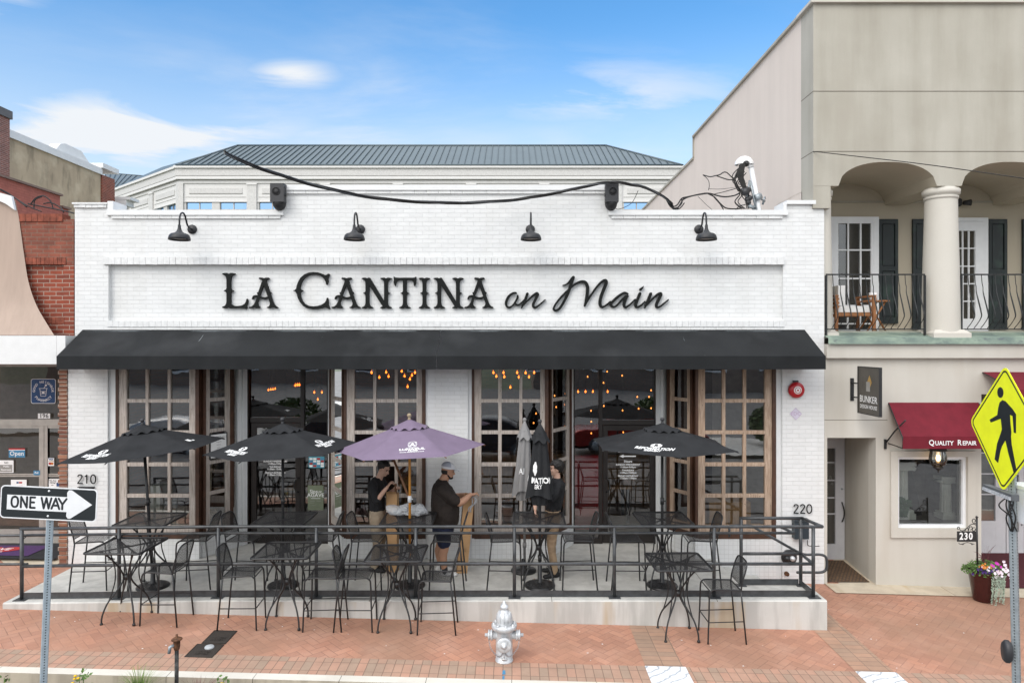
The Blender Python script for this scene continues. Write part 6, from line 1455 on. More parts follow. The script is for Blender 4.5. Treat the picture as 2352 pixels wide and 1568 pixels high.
main = [(516, 350, -3.4), (560, 372, -3.0), (640, 401, -2.4), (740, 430, -1.8), (850, 453, -1.2), (950, 463, -.9), (1050, 466, -.6), (1150, 462, -.35), (1230, 452, -.28), (1310, 436, -.28), (1370, 423, -.28), (1410, 419, -.28), (1450, 424, -.25), (1490, 434, .2), (1530, 456, .5), (1545, 470, .66)]
sp = spline([tuple(P(*p)) for p in main], 14)
for k, mm in ((0, 'cable'), (2.1, 'cable'), (4.2, 'rail_paint')):
    pts = []; 
    for i, p in enumerate(sp): a = i*.13+k; pts.append(Vector(p)+Vector((0, .016*math.cos(a), .016*math.sin(a))))
    b = MB(); b.tube(pts, .0125, 6); b.build('strand', M[mm], ov)
b = MB(); pt = [P(x, y, Y) for x, y, Y in ((1868, 348, -.058), (2000, 363, -.6), (2150, 381, -1.2), (2420, 420, -2.0))]; b.tube([Vector(v) for v in spline([tuple(v) for v in pt], 8)], .007, 6); tag(b.build('thin_cable', M['cable']), 'thin dark cable slanting across the beige stucco above the arches', 'cable')
lw_ = thing('cable_loops', 'thin dark cables coiled on the painted red wall above the brick shop', 'cables', (-8, .5, 6))
b = MB()
for pts in ([(0, 434, .3), (22, 446, .4), (45, 462, .5), (68, 475, .5), (95, 486, .4)], [(64, 468, .5), (100, 475, .5), (150, 485, .35), (170, 490, .2)], [(70, 470, .5), (82, 455, .5), (100, 450, .5), (116, 462, .5), (122, 480, .5)], [(78, 480, .5), (80, 460, .5), (96, 452, .5)], [(100, 468, .5), (118, 466, .5), (140, 478, .5), (146, 488, .4)], [(0, 436, .3), (30, 452, .4), (62, 476, .4)]):
    b.tube([Vector(v) for v in spline([tuple(P(*p)) for p in pts], 6)], .011, 6)
b.build('cable', M['cable'], lw_)
# ================================================================== THINGS ON THE PIERS
bl = thing('fire_bell', 'round red fire alarm bell with white centre on the right white pier', 'alarm bell', (fx(1827), 0, fz(895)))
BM = frameM((fx(1827), -.02, fz(895)), (1, 0, 0), (0, 0, 1))
b = MB(); b.lathe([(0, .075), (.06, .075), (.085, .072), (.118, .058), (.134, .03), (.136, 0), (0, 0)], BM, 36); b.build('gong', M['red_gloss'], bl)
b = MB(); b.lathe([(0, .083), (.062, .083), (.066, .078), (.066, .070)], BM, 28); b.build('label_plate', M['white_gloss'], bl)
b = MB(); b.lathe([(0, .10), (.012, .098), (.016, .083)], BM, 12); b.lathe([(.040, .0835), (.045, .0845), (.050, .0835)], BM, 28); b.build('boss', M['red_gloss'], bl)
b = MB(); b.box(fx(1827)-.05, -.03, fz(895)+.11, fx(1827)+.04, -.002, fz(895)+.16); b.box(fx(1827)-.09, -.019, fz(895)-.09, fx(1827)+.09, -.001, fz(895)+.09); b.build('back_box', M['black_plastic'], bl)
fd = thing('connection_sign', 'small faded white diamond sign reading FDC below the red bell', 'sign', (fx(1827.6), 0, fz(950)))
FM = faceM(fx(1827.6), -.004, fz(950)); b = MB(); s = .105; b.prism([(-s, 0), (0, -s), (s, 0), (0, s)], FM, .003); b.build('plate', plain('faded_white_plate', (.62, .58, .68), .5), fd)
b = MB()
for k in range(4):
    A = [(-s, 0), (0, -s), (s, 0), (0, s)][k]; B = [(0, -s), (s, 0), (0, s), (-s, 0)][k]; f = lambda p, q: (p[0]*q, p[1]*q); b.prism([f(A, .97), f(B, .97), f(B, .91), f(A, .91)], FM @ Matrix.Translation((0, 0, .003)), .001)
b.mesh(text_mesh('FDC', .085, .001, 0, .0005), FM @ Matrix.Translation((0, 0, .0045))); b.build('lettering', M['print_purple'], fd)
def house_number(txt, xc, yc, h, lab):
    t = thing('house_number', lab, 'house number', (fx(xc), 0, fz(yc)), group='house numbers')
    k = h/1.0
    D = {'2': [[(.05,.78),(.10,.92),(.25,1.0),(.42,.97),(.52,.85),(.50,.70),(.36,.48),(.18,.24),(.02,.02)], [(.02,.012),(.30,.012),(.58,.012)]], '1': [[(.12,.80),(.24,.90),(.32,1.0)], [(.32,1.0),(.32,.5),(.32,0)]], '0': [[(.30,0),(.12,.10),(.03,.35),(.03,.65),(.12,.90),(.30,1.0),(.48,.90),(.57,.65),(.57,.35),(.48,.10),(.30,0)]]}
    x = fx(xc)-h*.72*len(txt)/2+.01
    for ch in txt:
        b = MB()
        for st in D[ch]:
            pts = spline([(x+px_*k, -.030, fz(yc)-h/2+py*k) for px_, py in st], 5) if len(st) > 2 else [(x+px_*k, -.030, fz(yc)-h/2+py*k) for px_, py in st]
            b.tube(pts, .0098, 8)
        b.tube([(x+.3*k, 0.002, fz(yc)-h/2+(.98 if ch != '1' else .5)*k), (x+.3*k, -.03, fz(yc)-h/2+(.98 if ch != '1' else .5)*k)], .004, 6)
        b.build('digit', M['letter_black'], t); x += h*.76
house_number('210', 200.5, 1099, .145, 'thin black house number 210 on the left white pier'); house_number('220', 1841, 1167, .145, 'thin black house number 220 on the right white pier')
b = MB(); b.box(fx(183), -.022, fz(1122), fx(217), -.001, fz(1118)); b.box(fx(181.5), -.05, fz(1118.0), fx(218.5), -.001, fz(1116.5)); tag(b.build('mail_slot', M['metal_dark']), 'narrow dark mail slot under the number 210', 'mail slot')
kb = thing('wall_box', 'dark teal metal mailbox under the number 220', 'mailbox', (fx(1840), 0, fz(1237)))
b = MB(); b.box(fx(1824, -.1), -.12, fz(1237, -.1), fx(1857, -.1), -.002, fz(1196, -.1)); b.bevel(.008, 1); b.build('body', plain('teal_black_metal', (.022, .035, .045), .4), kb)
b = MB(); b.box(fx(1823, -.1), -.135, fz(1196, -.1)+.001, fx(1858, -.1), -.001, fz(1193, -.1)+.01); b.build('lid', plain('teal_black_metal', (.028, .042, .052), .35), kb)
b = MB(); x = fx(1851); b.tube(spline([(x, -.06, fz(1237)), (x, -.06, fz(1246)), (x+.02, -.06, fz(1250)), (x+.09, -.06, fz(1251)), (x+.20, -.06, fz(1251))], 4), .007, 6); b.build('newspaper_hook', M['metal_dark'], kb)
fdc = thing('fire_connection', 'round black cast fire department connection low on the right white pier', 'fire connection', (fx(1812), 0, fz(1280)))
CM = frameM((fx(1812), -.002, fz(1279)), (1, 0, 0), (0, 0, 1))
b = MB(); b.lathe([(0, .02), (.09, .02), (.12, .016), (.133, .008), (.133, 0)], CM, 36); b.build('plate', M['metal_dark'], fdc)
b = MB(); b.mesh(text_mesh('AUTO SPKR', .036, .001, 0, .002), CM @ Matrix.Translation((0, .075, .022))); b.build('raised_lettering', M['rail_paint'], fdc)
for s in (-1, 1):
    b = MB(); b.lathe([(0, .075), (.022, .075), (.03, .06), (.042, .058), (.042, .02)], CM @ Matrix.Translation((s*.045, -.012, 0)), 16); b.build('outlet_cap', M['silver'] if s > 0 else M['metal_dark'], fdc)
b = MB(); b.lathe([(0, .05), (.034, .05), (.038, .0)], frameM((fx(1806), -.0, fz(1316)), (1, 0, 0), (0, 0, 1)), 18); b.build('drain', M['rust'], fdc)
# ================================================================== STREET SIGNS
def perforated_post(t, A, B, w, mat, yaw, side_holes=True):
    A, B = Vector(A), Vector(B); d = (B-A); L = d.length; zd = d.normalized()
    xd = Vector((math.cos(yaw), math.sin(yaw), 0)); xd = (xd-zd*xd.dot(zd)).normalized(); yd = zd.cross(xd)
    Mx = Matrix((xd, yd, zd)).transposed().to_4x4(); Mx.translation = A
    b = MB(); h = w/2; c = h*.22
    prof = [(h, -h+c), (h, h-c), (h-c, h), (-h+c, h), (-h, h-c), (-h, -h+c), (-h+c, -h), (h-c, -h)]
    b.prism(prof, Mx, L); p = b.build('post', mat, t)
    b = MB(); n = int(L/.0254)
    for k in range(1, n):
        z = k*.0254
        for (o, nx, ny) in (((0, -h-.0006), (1, 0), None), ((-h-.0006, 0), (0, 1), None), ((h+.0006, 0), (0, 1), None)):
            pts = []
            for j in range(8):
                a = 2*math.pi*j/8; u = .0058*math.cos(a); v = .0058*math.sin(a); pts.append(Mx @ Vector((o[0]+nx[0]*u, o[1]+nx[1]*u, z+v)))
            b.face(pts)
    b.build('bolt_holes', M['hole'], p)
    return Mx
YO = -5.1; so = FPX/(YO-CAMY)
ow = thing('one_way_sign', 'black and white arrow sign reading ONE WAY on a pale perforated post at the left', 'traffic sign', (fx(80, YO), YO, gz(-5, -5)-.25))
tilt = R(-2.75)
oc = P(112.3, 1155.5, YO); OM = Matrix.Translation(oc) @ Matrix.Rotation(tilt, 4, Vector((0, -1, 0))) @ faceM(0, 0, 0)
def rrect(w, h, r, n=6, cx=0, cy=0):
    o = []
    for sx, sy, a0 in ((1, 1, 0), (-1, 1, 90), (-1, -1, 180), (1, -1, 270)):
        for k in range(n+1): a = R(a0+90*k/n); o.append((cx+sx*(w/2-r)+r*math.cos(a), cy+sy*(h/2-r)+r*math.sin(a)))
    return o
Wd_, Hd_ = 222.2/so, 75.5/so
b = MB(); b.prism(rrect(Wd_, Hd_, .040), OM, .004); pl = b.build('plate', M['sign_white'], ow)
b = MB(); b.prism(rrect(Wd_-.022, Hd_-.022, .032), OM @ Matrix.Translation((0, 0, .0041)), .0006); b.build('black_field', M['sign_black'], pl)
u = Wd_/710; ap = [(-305,52),(-305,-56),(135,-56),(133,-86),(145,-103),(162,-104),(180,-92),(320,5),(187,92),(165,106),(145,104),(133,86),(135,54)]
b = MB(); b.prism([(x*u, (y)*u) for x, y in ap], OM @ Matrix.Translation((0, 0, .0048)), .0006); b.build('arrow', M['sign_white'], pl)
b = MB(); Lw = 14*u
def strokes(b, OMx, sts, w, d=.0006):
    for i, st in enumerate(sts): b.ribbon([(x, y, w) for x, y in st], OMx @ Matrix.Translation((0, 0, .00025*(i % 3))), d)
LET = {'O': [spline([(.5,1),(.18,.88),(.06,.5),(.18,.12),(.5,0),(.82,.12),(.94,.5),(.82,.88),(.5,1)], 4)], 'N': [[(.08,0),(.08,1)], [(.08,1),(.9,0)], [(.9,0),(.9,1)]], 'E': [[(.1,0),(.1,1)], [(.1,1),(.9,1)], [(.1,.52),(.75,.52)], [(.1,0),(.92,0)]],
       'W': [[(0,1),(.25,0)], [(.25,0),(.5,1)], [(.5,1),(.75,0)], [(.75,0),(1,1)]], 'A': [[(.02,0),(.5,1)], [(.5,1),(.98,0)], [(.2,.32),(.8,.32)]], 'Y': [[(.02,1),(.5,.45)], [(.98,1),(.5,.45)], [(.5,.45),(.5,0)]]}
for ch, x0, x1 in (('O', -275, -220), ('N', -206, -153), ('E', -138, -96), ('W', -52, 20), ('A', 22, 82), ('Y', 72, 132)):
    strokes(b, OM @ Matrix.Translation((0, 0, .0055)), [[((x0+(x1-x0)*p[0])*u, (-36+76*p[1])*u) for p in st] for st in LET[ch]], 15*u)
b.build('lettering', M['sign_black'], pl)
b = MB()
for y in (Hd_*.38, -Hd_*.38): b.lathe([(0, .008), (.008, .006), (.010, 0)], OM @ Matrix.Translation((-.0, y, .0046)), 10)
b.build('bolt', M['sign_white'], pl)
tpp = P(117.5, 1130, YO+.04); bt = P(98.5, 1600, YO+.04); dirv = (bt-tpp).normalized(); bot = tpp+dirv*((tpp.z-(gz(-4.7, -5)-.30))/-dirv.z)
perforated_post(ow, bot, tpp, .060, M['galvanised_light'], R(35))
# yellow crossing sign
YD = -5.7; sd = FPX/(YD-CAMY)
cs = thing('crossing_sign', 'fluorescent yellow diamond pedestrian crossing sign on a perforated steel post', 'traffic sign', (4.25, YD, gz(4.2, -5.7)-.2))
cc = P(2307, 984, YD); hd2 = 146/sd
near = Vector((-.13, -.99, 0)).normalized()      # towards the street
xdir = -near; xdir = near                         # reading direction: left (far) to right (near)
DM = frameM(cc, xdir, (0.017, 0, 1))
if (DM.to_3x3() @ Vector((0, 0, 1))).x > 0: DM = DM @ Matrix.Rotation(math.pi, 4, 'Y')
def diamond(s, r=.06, n=6):
    o = []
    for k in range(4):
        c = R(90*k); cx, cy = (s-r*1.414)*math.cos(c), (s-r*1.414)*math.sin(c)
        for j in range(n+1): a = c-R(45)+R(90)*j/n; o.append((cx+r*math.cos(a), cy+r*math.sin(a)))
    return o
b = MB(); b.prism(diamond(hd2), DM, .004); pl = b.build('plate', M['sign_yellow'], cs)
b = MB(); od, idd = diamond(hd2-.026, .05), diamond(hd2-.047, .038); n = len(od)
z0 = .0045
for i in range(n):
    A, B, Cc_, D = od[i], od[(i+1) % n], idd[(i+1) % n], idd[i]; b.face([DM @ Vector((p[0], p[1], z0)) for p in (A, B, Cc_, D)])
b.build('border', M['sign_black'], pl)
U = 2*hd2/1062.0/1.0; K = 1062/ (1215-152)
# figure traced on the plate: horizontal run stretched back to the flat sign
fxs = 2*hd2/1063; 
def fg(x, y): return ((x-1632)*fxs*1.98, (683-y)*fxs)
b = MB(); FMx = DM @ Matrix.Translation((0, 0, .0045))
b.prism([(fg(1602, 385)[0]+.046*math.cos(R(15*k)), fg(1602, 385)[1]+.046*math.sin(R(15*k))) for k in range(24)], FMx, .0006)
body = [(1618,446),(1640,452),(1690,505),(1716,545),(1718,700),(1702,695),(1692,565),(1674,558),(1680,640),(1686,700),(1684,735),(1690,800),(1727,1000),(1707,1025),(1668,880),(1645,778),(1622,830),(1610,880),(1595,983),(1568,960),(1585,820),(1608,735),(1618,690),(1608,605),(1534,655),(1524,632),(1582,580),(1588,520),(1598,470)]
b.prism([fg(*p) for p in body], FMx, .0006)
b.build('walking_figure', M['sign_black'], pl)
nrm = DM.to_3x3() @ Vector((0, 0, 1))
pc = cc-nrm*.045; ptop = pc+Vector((-.0, 0, .36)); pbot = Vector((pc.x+.085, pc.y, gz(4.3, -5.7)-.25))
perforated_post(cs, pbot, ptop, .055, M['galvanised'], R(40))
zb_ = P(2300, 1135, YD).z
b = MB(); 
bc = pc+nrm*.02+Vector((-.02, .05, 0)); bc.z = P(2300, 1133, YD).z
BMx = frameM(bc, xdir, (0, 0, 1)); 
L_ = .43
b.box(-L_/2, -.026, -.024, L_/2, .026, .036, BMx); b.bevel(.006, 1); lb = b.build('light_bar', plain('grey_lightbar', (.16, .17, .18), .35, .3), cs)
b = MB(); 
sg = -1 if (BMx.to_3x3() @ Vector((0, 0, 1))).x > 0 else 1
for k in range(16):
    x = -L_/2+.018+k*(L_-.036)/15; b.box(x-.011, -.024, .037 if sg > 0 else -.030, x+.011, .004, .043 if sg > 0 else -.025, BMx)
b.build('lens', M['led'], lb)
cab = Vector((pc.x+.13, pc.y-.03, P(2345, 1152, YD).z))
b = MB(); b.box(cab.x-.085, cab.y-.09, cab.z-.16, cab.x+.14, cab.y+.12, cab.z+.12); b.bevel(.010, 2); bx_ = b.build('control_box', M['sign_white'], cs)
b = MB(); b.box(cab.x-.095, cab.y-.10, cab.z+.121, cab.x+.15, cab.y+.13, cab.z+.15); b.build('box_lid', M['sign_white'], bx_)
b = MB()
for k in range(4): b.box(cab.x+.0, cab.y-.0915, cab.z-.05-.022*k, cab.x+.1, cab.y-.0905, cab.z-.04-.022*k)
b.build('vent', M['granite_dark'], bx_)
b = MB()
for q in range(5):
    random.seed(q); o = pc+Vector((-.04, -.02, 0)); z = P(0, 1150, YD).z
    b.tube([Vector(v) for v in spline([tuple(o+Vector((random.uniform(-.03, .03), -.03, z-o.z+.05))), tuple(o+Vector((random.uniform(-.12, .02), -.05, z-o.z-.02))), tuple(o+Vector((random.uniform(-.05, .06), -.05, z-o.z-.12))), tuple(o+Vector((random.uniform(0, .10), -.03, z-o.z-.24)))], 6)], .006, 5)
b.build('wiring', M['cable'], cs)
pbz = P(2312, 1495, YD).z
b = MB(); q0 = Vector((pc.x-.005, pc.y-.0, pbz)); q0 = Vector((P(2313, 1495, YD).x, YD, pbz)); b.lathe([(0, -.03), (.05, -.03), (.062, -.012), (.062, .012), (.05, .03), (0, .03)], Matrix.Translation(q0) @ Matrix.Rotation(R(75), 4, 'Z') @ Matrix.Rotation(R(90), 4, 'X') @ Matrix.Scale(1.55, 4, (0, 1, 0)), 24); b.build('push_button', M['black_plastic'], cs)
# ================================================================== FIRE HYDRANT
hx0, hy0 = fx(1158, -2.98), -2.98; hz0 = gz(hx0, hy0); k = .745/670.0
fh = thing('fire_hydrant', 'silver painted fire hydrant with chained side caps at the kerb', 'fire hydrant', (hx0, hy0, hz0))
HM = Matrix.Translation((hx0, hy0, hz0))
b = MB(); b.lathe([(0, 0), (.112, 0), (.112, .015), (.104, .02), (.104, .36), (.112, .375), (0, .38)], HM, 36); br = b.build('barrel', M['silver'], fh)
b = MB(); b.lathe([(.106, .365), (.125, .385), (.150, .405), (.158, .425), (.158, .452), (.15, .458), (.105, .46)], HM, 36); b.build('flange', M['silver'], fh)
b = MB()
for q in range(8): a = R(45*q+10); b.lathe([(0, .024), (.012, .022), (.013, 0)], HM @ Matrix.Translation((.132*math.cos(a), .132*math.sin(a), .457)), 6)
b.build('bolt', M['silver'], fh)
b = MB(); b.lathe([(.100, .458), (.099, .49), (.096, .535), (.084, .585), (.060, .622), (.047, .636), (.047, .652), (.053, .658), (.053, .668), (.046, .690), (.026, .705), (.022, .712), (.022, .722), (.010, .730), (.012, .745), (0, .747)], HM, 48, flute=None)
for q in range(12):
    a = R(30*q); b.tube([Vector((hx0+r*math.cos(a), hy0+r*math.sin(a), hz0+z)) for r, z in ((.101, .495), (.097, .537), (.086, .583), (.064, .618))], .006, 5)
b.build('bonnet', M['silver'], fh)
HF = frameM((hx0, hy0, hz0+.25), (1, 0, 0), (0, 0, 1))
b = MB(); b.lathe([(.078, .06), (.080, .115), (.092, .12), (.092, .15), (.084, .157), (.05, .158), (.028, .16), (.028, .185), (.017, .187), (.017, .205), (0, .205)], HF, 32); b.build('pumper_cap', M['silver'], fh)
for s in (-1, 1):
    HS = Matrix.Translation((hx0, hy0, hz0+.318)) @ Matrix.Rotation(R(90)*s, 4, 'Y')
    b = MB(); b.lathe([(.050, .05), (.050, .145), (.066, .148), (.066, .165), (.054, .168), (.054, .178), (.064, .181), (.064, .198), (.03, .204), (.022, .208), (.022, .240), (0, .242)], HS, 20)
    b.build('side_cap', M['silver'], fh)
    b = MB(); pts = spline([(hx0+s*.185, hy0-.05, hz0+.26), (hx0+s*.165, hy0-.08, hz0+.19), (hx0+s*.10, hy0-.105, hz0+.115), (hx0+s*.055, hy0-.115, hz0+.10), (hx0+s*.02, hy0-.118, hz0+.135), (hx0+s*.003, hy0-.12, hz0+.165)], 5)
    for i, p in enumerate(pts[:-1]):
        a, c = Vector(p), Vector(pts[i+1]); d = (c-a); m = (a+c)/2; up = Vector((0, 1, 0)) if i % 2 else d.cross(Vector((0, 1, 0))).normalized()
        o = [m+d*.68*math.cos(R(45*j))+up*.0085*math.sin(R(45*j)) for j in range(8)]; b.tube(o, .0028, 4, closed=True)
    b.build('chain', M['chain'], fh)
b = MB(); b.tube([(hx0-.03, hy0-.105, hz0+.065), (hx0+.03, hy0-.105, hz0+.065)], .016, 10); b.tube([(hx0, hy0-.12, hz0+.16), (hx0, hy0-.115, hz0+.075)], .005, 5); b.build('chain_eye', M['silver'], fh)
b = MB(); b.prism([(-.02, -.002), (.02, -.002), (.016, .10), (-.014, .10)], Matrix.Translation((hx0, hy0-.36, gz(hx0, hy0-.3)+.006)), .001); b.prism([(-.012, -.12), (.012, -.12), (.012, -.03), (-.012, -.03)], Matrix.Translation((hx0-.003, hy0-.36, gz(hx0, hy0-.4)+.006)), .001); tag(b.build('paint_mark', M['print_lightblue']), 'blue spray paint survey mark on the border bricks below the hydrant', 'paint mark')
# rusty standpipe
sx_, sy_ = fx(406, -3.95), -3.95; sz0 = gz(sx_, -3.6)-.2
sp_ = thing('water_spigot', 'rusty hose spigot on a mottled upright pipe in the planting bed', 'spigot', (sx_, sy_, sz0))
zt_ = fz(1460, sy_)
b = MB(); b.tube([(sx_-.004, sy_, sz0), (sx_, sy_, zt_-.13)], .021, 12); b.build('pipe', M['old_pipe'], sp_)
b = MB(); T = Matrix.Translation((sx_, sy_, zt_-.21)); b.lathe([(.026, .06), (.030, .07), (.036, .10), (.036, .16), (.05, .165), (.058, .172), (.058, .18), (.042, .19), (.025, .20), (.012, .205), (.012, .23), (0, .232)], T, 18); b.build('spigot_head', M['rust'], sp_)
b = MB(); b.tube([(sx_-.02, sy_-.02, zt_-.09), (sx_-.05, sy_-.05, zt_-.10), (sx_-.058, sy_-.055, zt_-.165)], .018, 10); b.build('nozzle', M['galvanised'], sp_)
# meter covers
def cover(x0, x1, y0, y1, sk, lab):
    t = thing('meter_cover', lab, 'meter cover', ((x0+x1)/2, (y0+y1)/2, gz((x0+x1)/2, y0)), group='cast iron meter covers')
    c = [Vector((x, y, gz(x, y)+.007)) for x, y in ((x0, y0), (x1, y0), (x1+sk, y1), (x0+sk, y1))]; b = MB(); b.face(c)
    for i in range(4): b.face([c[i]-Vector((0, 0, .02)), c[(i+1) % 4]-Vector((0, 0, .02)), c[(i+1) % 4], c[i]])
    b.build('lid', M['iron_cover'], t)
    b = MB(); xm, ym = (x0+x1)/2, (y0+y1)/2
    for i in range(4): b.tube([c[i].lerp(Vector((xm, ym, c[0].z)), .05)+Vector((0, 0, .002)), c[(i+1) % 4].lerp(Vector((xm, ym, c[0].z)), .05)+Vector((0, 0, .002))], .004, 4)
    b.mesh(text_mesh('WATER', .055, .001, 0, .002), Matrix.Translation((xm, ym-.03, gz(xm, ym)+.009))); b.mesh(text_mesh('METER', .055, .001, 0, .002), Matrix.Translation((xm, ym-.09, gz(xm, ym)+.009)))
    b.build('raised_lettering', M['iron_cover'], t); return t
cover(-3.985, -3.675, -2.745, -2.36, -.0, 'rusty cast iron meter cover in the paving, nearer the deck')
c2 = cover(-4.03, -3.68, -3.12, -2.765, .0, 'rusty cast iron meter cover with a pale round cap, nearer the kerb')
b = MB(); b.lathe([(0, .022), (.05, .021), (.058, .012), (.058, 0)], Matrix.Translation((-3.83, -2.86, gz(-3.8, -2.86)+.008)), 24); b.build('round_cap', plain('pale_plastic', (.45, .47, .48), .5), c2)
# plants in the bed
def tuft(lab, x, y, n, h, mat, seed, spread=.18):
    random.seed(seed); z = gz(x, -3.6)-.18; b = MB()
    for i in range(n):
        a = random.uniform(0, 2*math.pi); r = random.uniform(.0, .06); hh = h*random.uniform(.55, 1.05); sp2 = spread*random.uniform(.2, 1.5); w = random.uniform(.003, .006)
        p = [Vector((x+r*math.cos(a), y+r*math.sin(a), z)), Vector((x+(r+sp2*.35)*math.cos(a), y+(r+sp2*.35)*math.sin(a), z+hh*.6)), Vector((x+(r+sp2)*math.cos(a), y+(r+sp2)*math.sin(a), z+hh*(1-.25*sp2/spread/1.5)))]
        s = Vector((-math.sin(a), math.cos(a), 0))*w; c = spline([tuple(v) for v in p], 3)
        for j in range(len(c)-1): k0, k1 = 1-j/(len(c)-1), 1-(j+1)/(len(c)-1)+.02; b.face([Vector(c[j])-s*k0, Vector(c[j])+s*k0, Vector(c[j+1])+s*k1, Vector(c[j+1])-s*k1])
    return tag(b.build('ornamental_grass', M[mat], fixn=False), lab, 'plant', 'grass clumps in the planting bed')
tuft('green ornamental grass clump with fine blades in the bed beside the kerb', fx(318, -3.95), -3.95, 240, .50, 'grass_green', 1); tuft('dark red ornamental grass clump at the foot of the rusty spigot', fx(455, -3.98), -3.98, 170, .36, 'leaf_red', 2, .24)
def lantana(lab, xd, yd, seed):
    random.seed(seed); y = -3.85; x = fx(xd, y); z = fz(yd, y); t = thing('lantana_plant', lab, 'plant', (x, y, gz(x, -3.6)-.2), group='yellow flowered plants at the kerb')
    b = MB(); b.tube([(x, y, gz(x, -3.6)-.2), (x+.01, y, z)], .005, 5)
    for i in range(16):
        c = Vector((x+random.uniform(-.09, .09), y+random.uniform(-.05, .05), z+random.uniform(-.14, .04))); a = Vector((random.uniform(-1, 1), random.uniform(-1, 1), random.uniform(-.3, .6))).normalized()*.028; q = a.orthogonal().normalized()*.016; b.face([c-a, c+q, c+a, c-q])
    b.build('leaves', M['leaf'], t, fixn=False)
    for i in range(4):
        b = MB(); c = Vector((x+random.uniform(-.08, .08), y-.06, z+random.uniform(-.12, .03)))
        b.lathe([(0, .012), (.014, .008), (.018, 0), (.012, -.008), (0, -.01)], Matrix.Translation(c), 8); b.build('flower', M['petal_yellow'], t)
lantana('yellow flowered sprig at the far left edge of the bed', 8, 1556, 1); lantana('yellow flowered sprig between the sign post and the green grass', 190, 1548, 2); lantana('small green sprig with yellow buds right of the spigot', 512, 1557, 3)
random.seed(21)
b = MB()
for i in range(46):
    x = random.uniform(-6.8, 6.5); y = random.uniform(-3.0, -1.95)
    if x > 4.8: y = random.uniform(-3.0, -.6)
    c = Vector((x, y, gz(x, y)+.006)); a = random.uniform(0, 6); s = random.uniform(.006, .016)
    b.face([c+Vector((s*math.cos(a+k), s*.7*math.sin(a+k), 0)) for k in (0, 1.4, 2.9, 4.4)])
tag(b.build('paper_litter', M['print_white']), kind='stuff', label='scattered white paper specks on the brick paving', cat='litter')
b = MB(); c = Vector((fx(1228, -1.05), -1.05, .004)); b.grid(lambda u, v: c+Vector((.07*(u-.5)*math.sin(math.pi*(.1+.85*v)), .10*(v-.5), .012*math.sin(3*u)+.006)), 4, 6); tag(b.build('fallen_leaf', M['dry_leaf']), 'dry brown leaf on the deck by the boy\'s shoes', 'leaf')
# ================================================================== RIGHT-HAND SHOPS: SIGNS, AWNINGS, LANTERN, PLANTER
bs = thing('blade_sign', 'dark projecting blade sign of a design shop with a gold diamond emblem', 'sign', (5.72, -.1, 2.9))
bxx = 5.755; BZ0, BZ1 = 2.49, 3.235; by0, by1 = -.15, -.80
SM = frameM((bxx, (by0+by1)/2, (BZ0+BZ1)/2), (0, -1, 0), (0, 0, 1))
b = MB(); b.box(bxx+.002, by1, BZ0, bxx+.03, by0, BZ1); b.build('panel', plain('dark_bronze_panel', (.075, .068, .058), .45), bs)
b = MB(); f = .016; b.box(bxx-.006, by1-f, BZ0-f, bxx+.038, by1, BZ1+f); b.box(bxx-.006, by0, BZ0-f, bxx+.038, by0+f, BZ1+f); b.box(bxx-.006, by1, BZ0-f, bxx+.038, by0, BZ0); b.box(bxx-.006, by1, BZ1, bxx+.038, by0, BZ1+f); b.build('frame', M['metal_dark'], bs)
EM = SM @ Matrix.Translation((0, 0, .0005))
b = MB(); b.prism([(.035, .03), (.105, .14), (.035, .255), (-.035, .14)], EM, .001); b.build('gold_diamond', M['print_gold'], bs)
b = MB(); b.prism([(-.065, -.01), (.055, -.01), (.055, .145), (-.065, .145)], EM @ Matrix.Translation((0, 0, .0012)), .0008); b.build('grey_block', M['print_grey'], bs)
b = MB(); b.mesh(text_mesh('BUNKER', .155, .0005, 0, .0006, narrow=.92), EM @ Matrix.Translation((0, -.145, .0008))); b.mesh(text_mesh('DESIGN HOUSE', .088, .0, 0, .0006, narrow=.86), EM @ Matrix.Translation((0, -.265, .0008))); b.build('lettering', M['print_white'], bs)
b = MB(); b.box(bxx-.06, -.012, fz(920), bxx-.0, -.001, fz(868)); 
for yy in (879, 911): b.tube([(bxx-.03, -.01, fz(yy)), (bxx-.03, -.06, fz(yy)), (bxx+.015, -.15, fz(yy))], .012, 8)
b.build('bracket', M['metal_dark'], bs)
def red_awning(lab, X0, X1, ztop, zf, zb, dep, text=None):
    t = thing('red_awning', lab, 'awning', ((X0+X1)/2, -.02, zb), group='dark red shop awnings')
    b = MB(); b.grid(lambda u, v: Vector((X0+(X1-X0)*u, -.004-dep*v, ztop+(zf-ztop)*v-.012*math.sin(math.pi*v))), 24, 8); b.build('slope', M['awning_red'], t)
    b = MB(); b.grid(lambda u, v: Vector((X0+(X1-X0)*u, -.007-dep-.003*math.sin(40*u)*v, zf+.002+(zb-zf)*v)), 30, 3); vl = b.build('valance', M['awning_red'], t)
    for x in (X0, X1):
        b = MB(); b.tube([(x, -.012, ztop-.012), (x, -.004-dep, zf-.012), (x, -.004-dep, zb+.01), (x, -.012, zb+.03)], .010, 6); b.build('awning_frame', M['metal_dark'], t)
    if text:
        b = MB(); b.mesh(text[0], faceM(text[1], -.012-dep, text[2])); b.mesh(text[3], faceM(text[4], -.012-dep, text[2])) ; b.build('lettering', M['print_white'], vl)
    return t
ya = -.42; AXL, AXR = fx(2040), fx(2247)
ra = red_awning('dark red fabric awning with white lettering over the shop window', AXL, AXR, fz(924), fz(1002, ya), fz(1030.5, ya), .42)
b = MB(); zt_ = (fz(1002, ya)+fz(1030.5, ya))/2
x = fx(2132, ya)
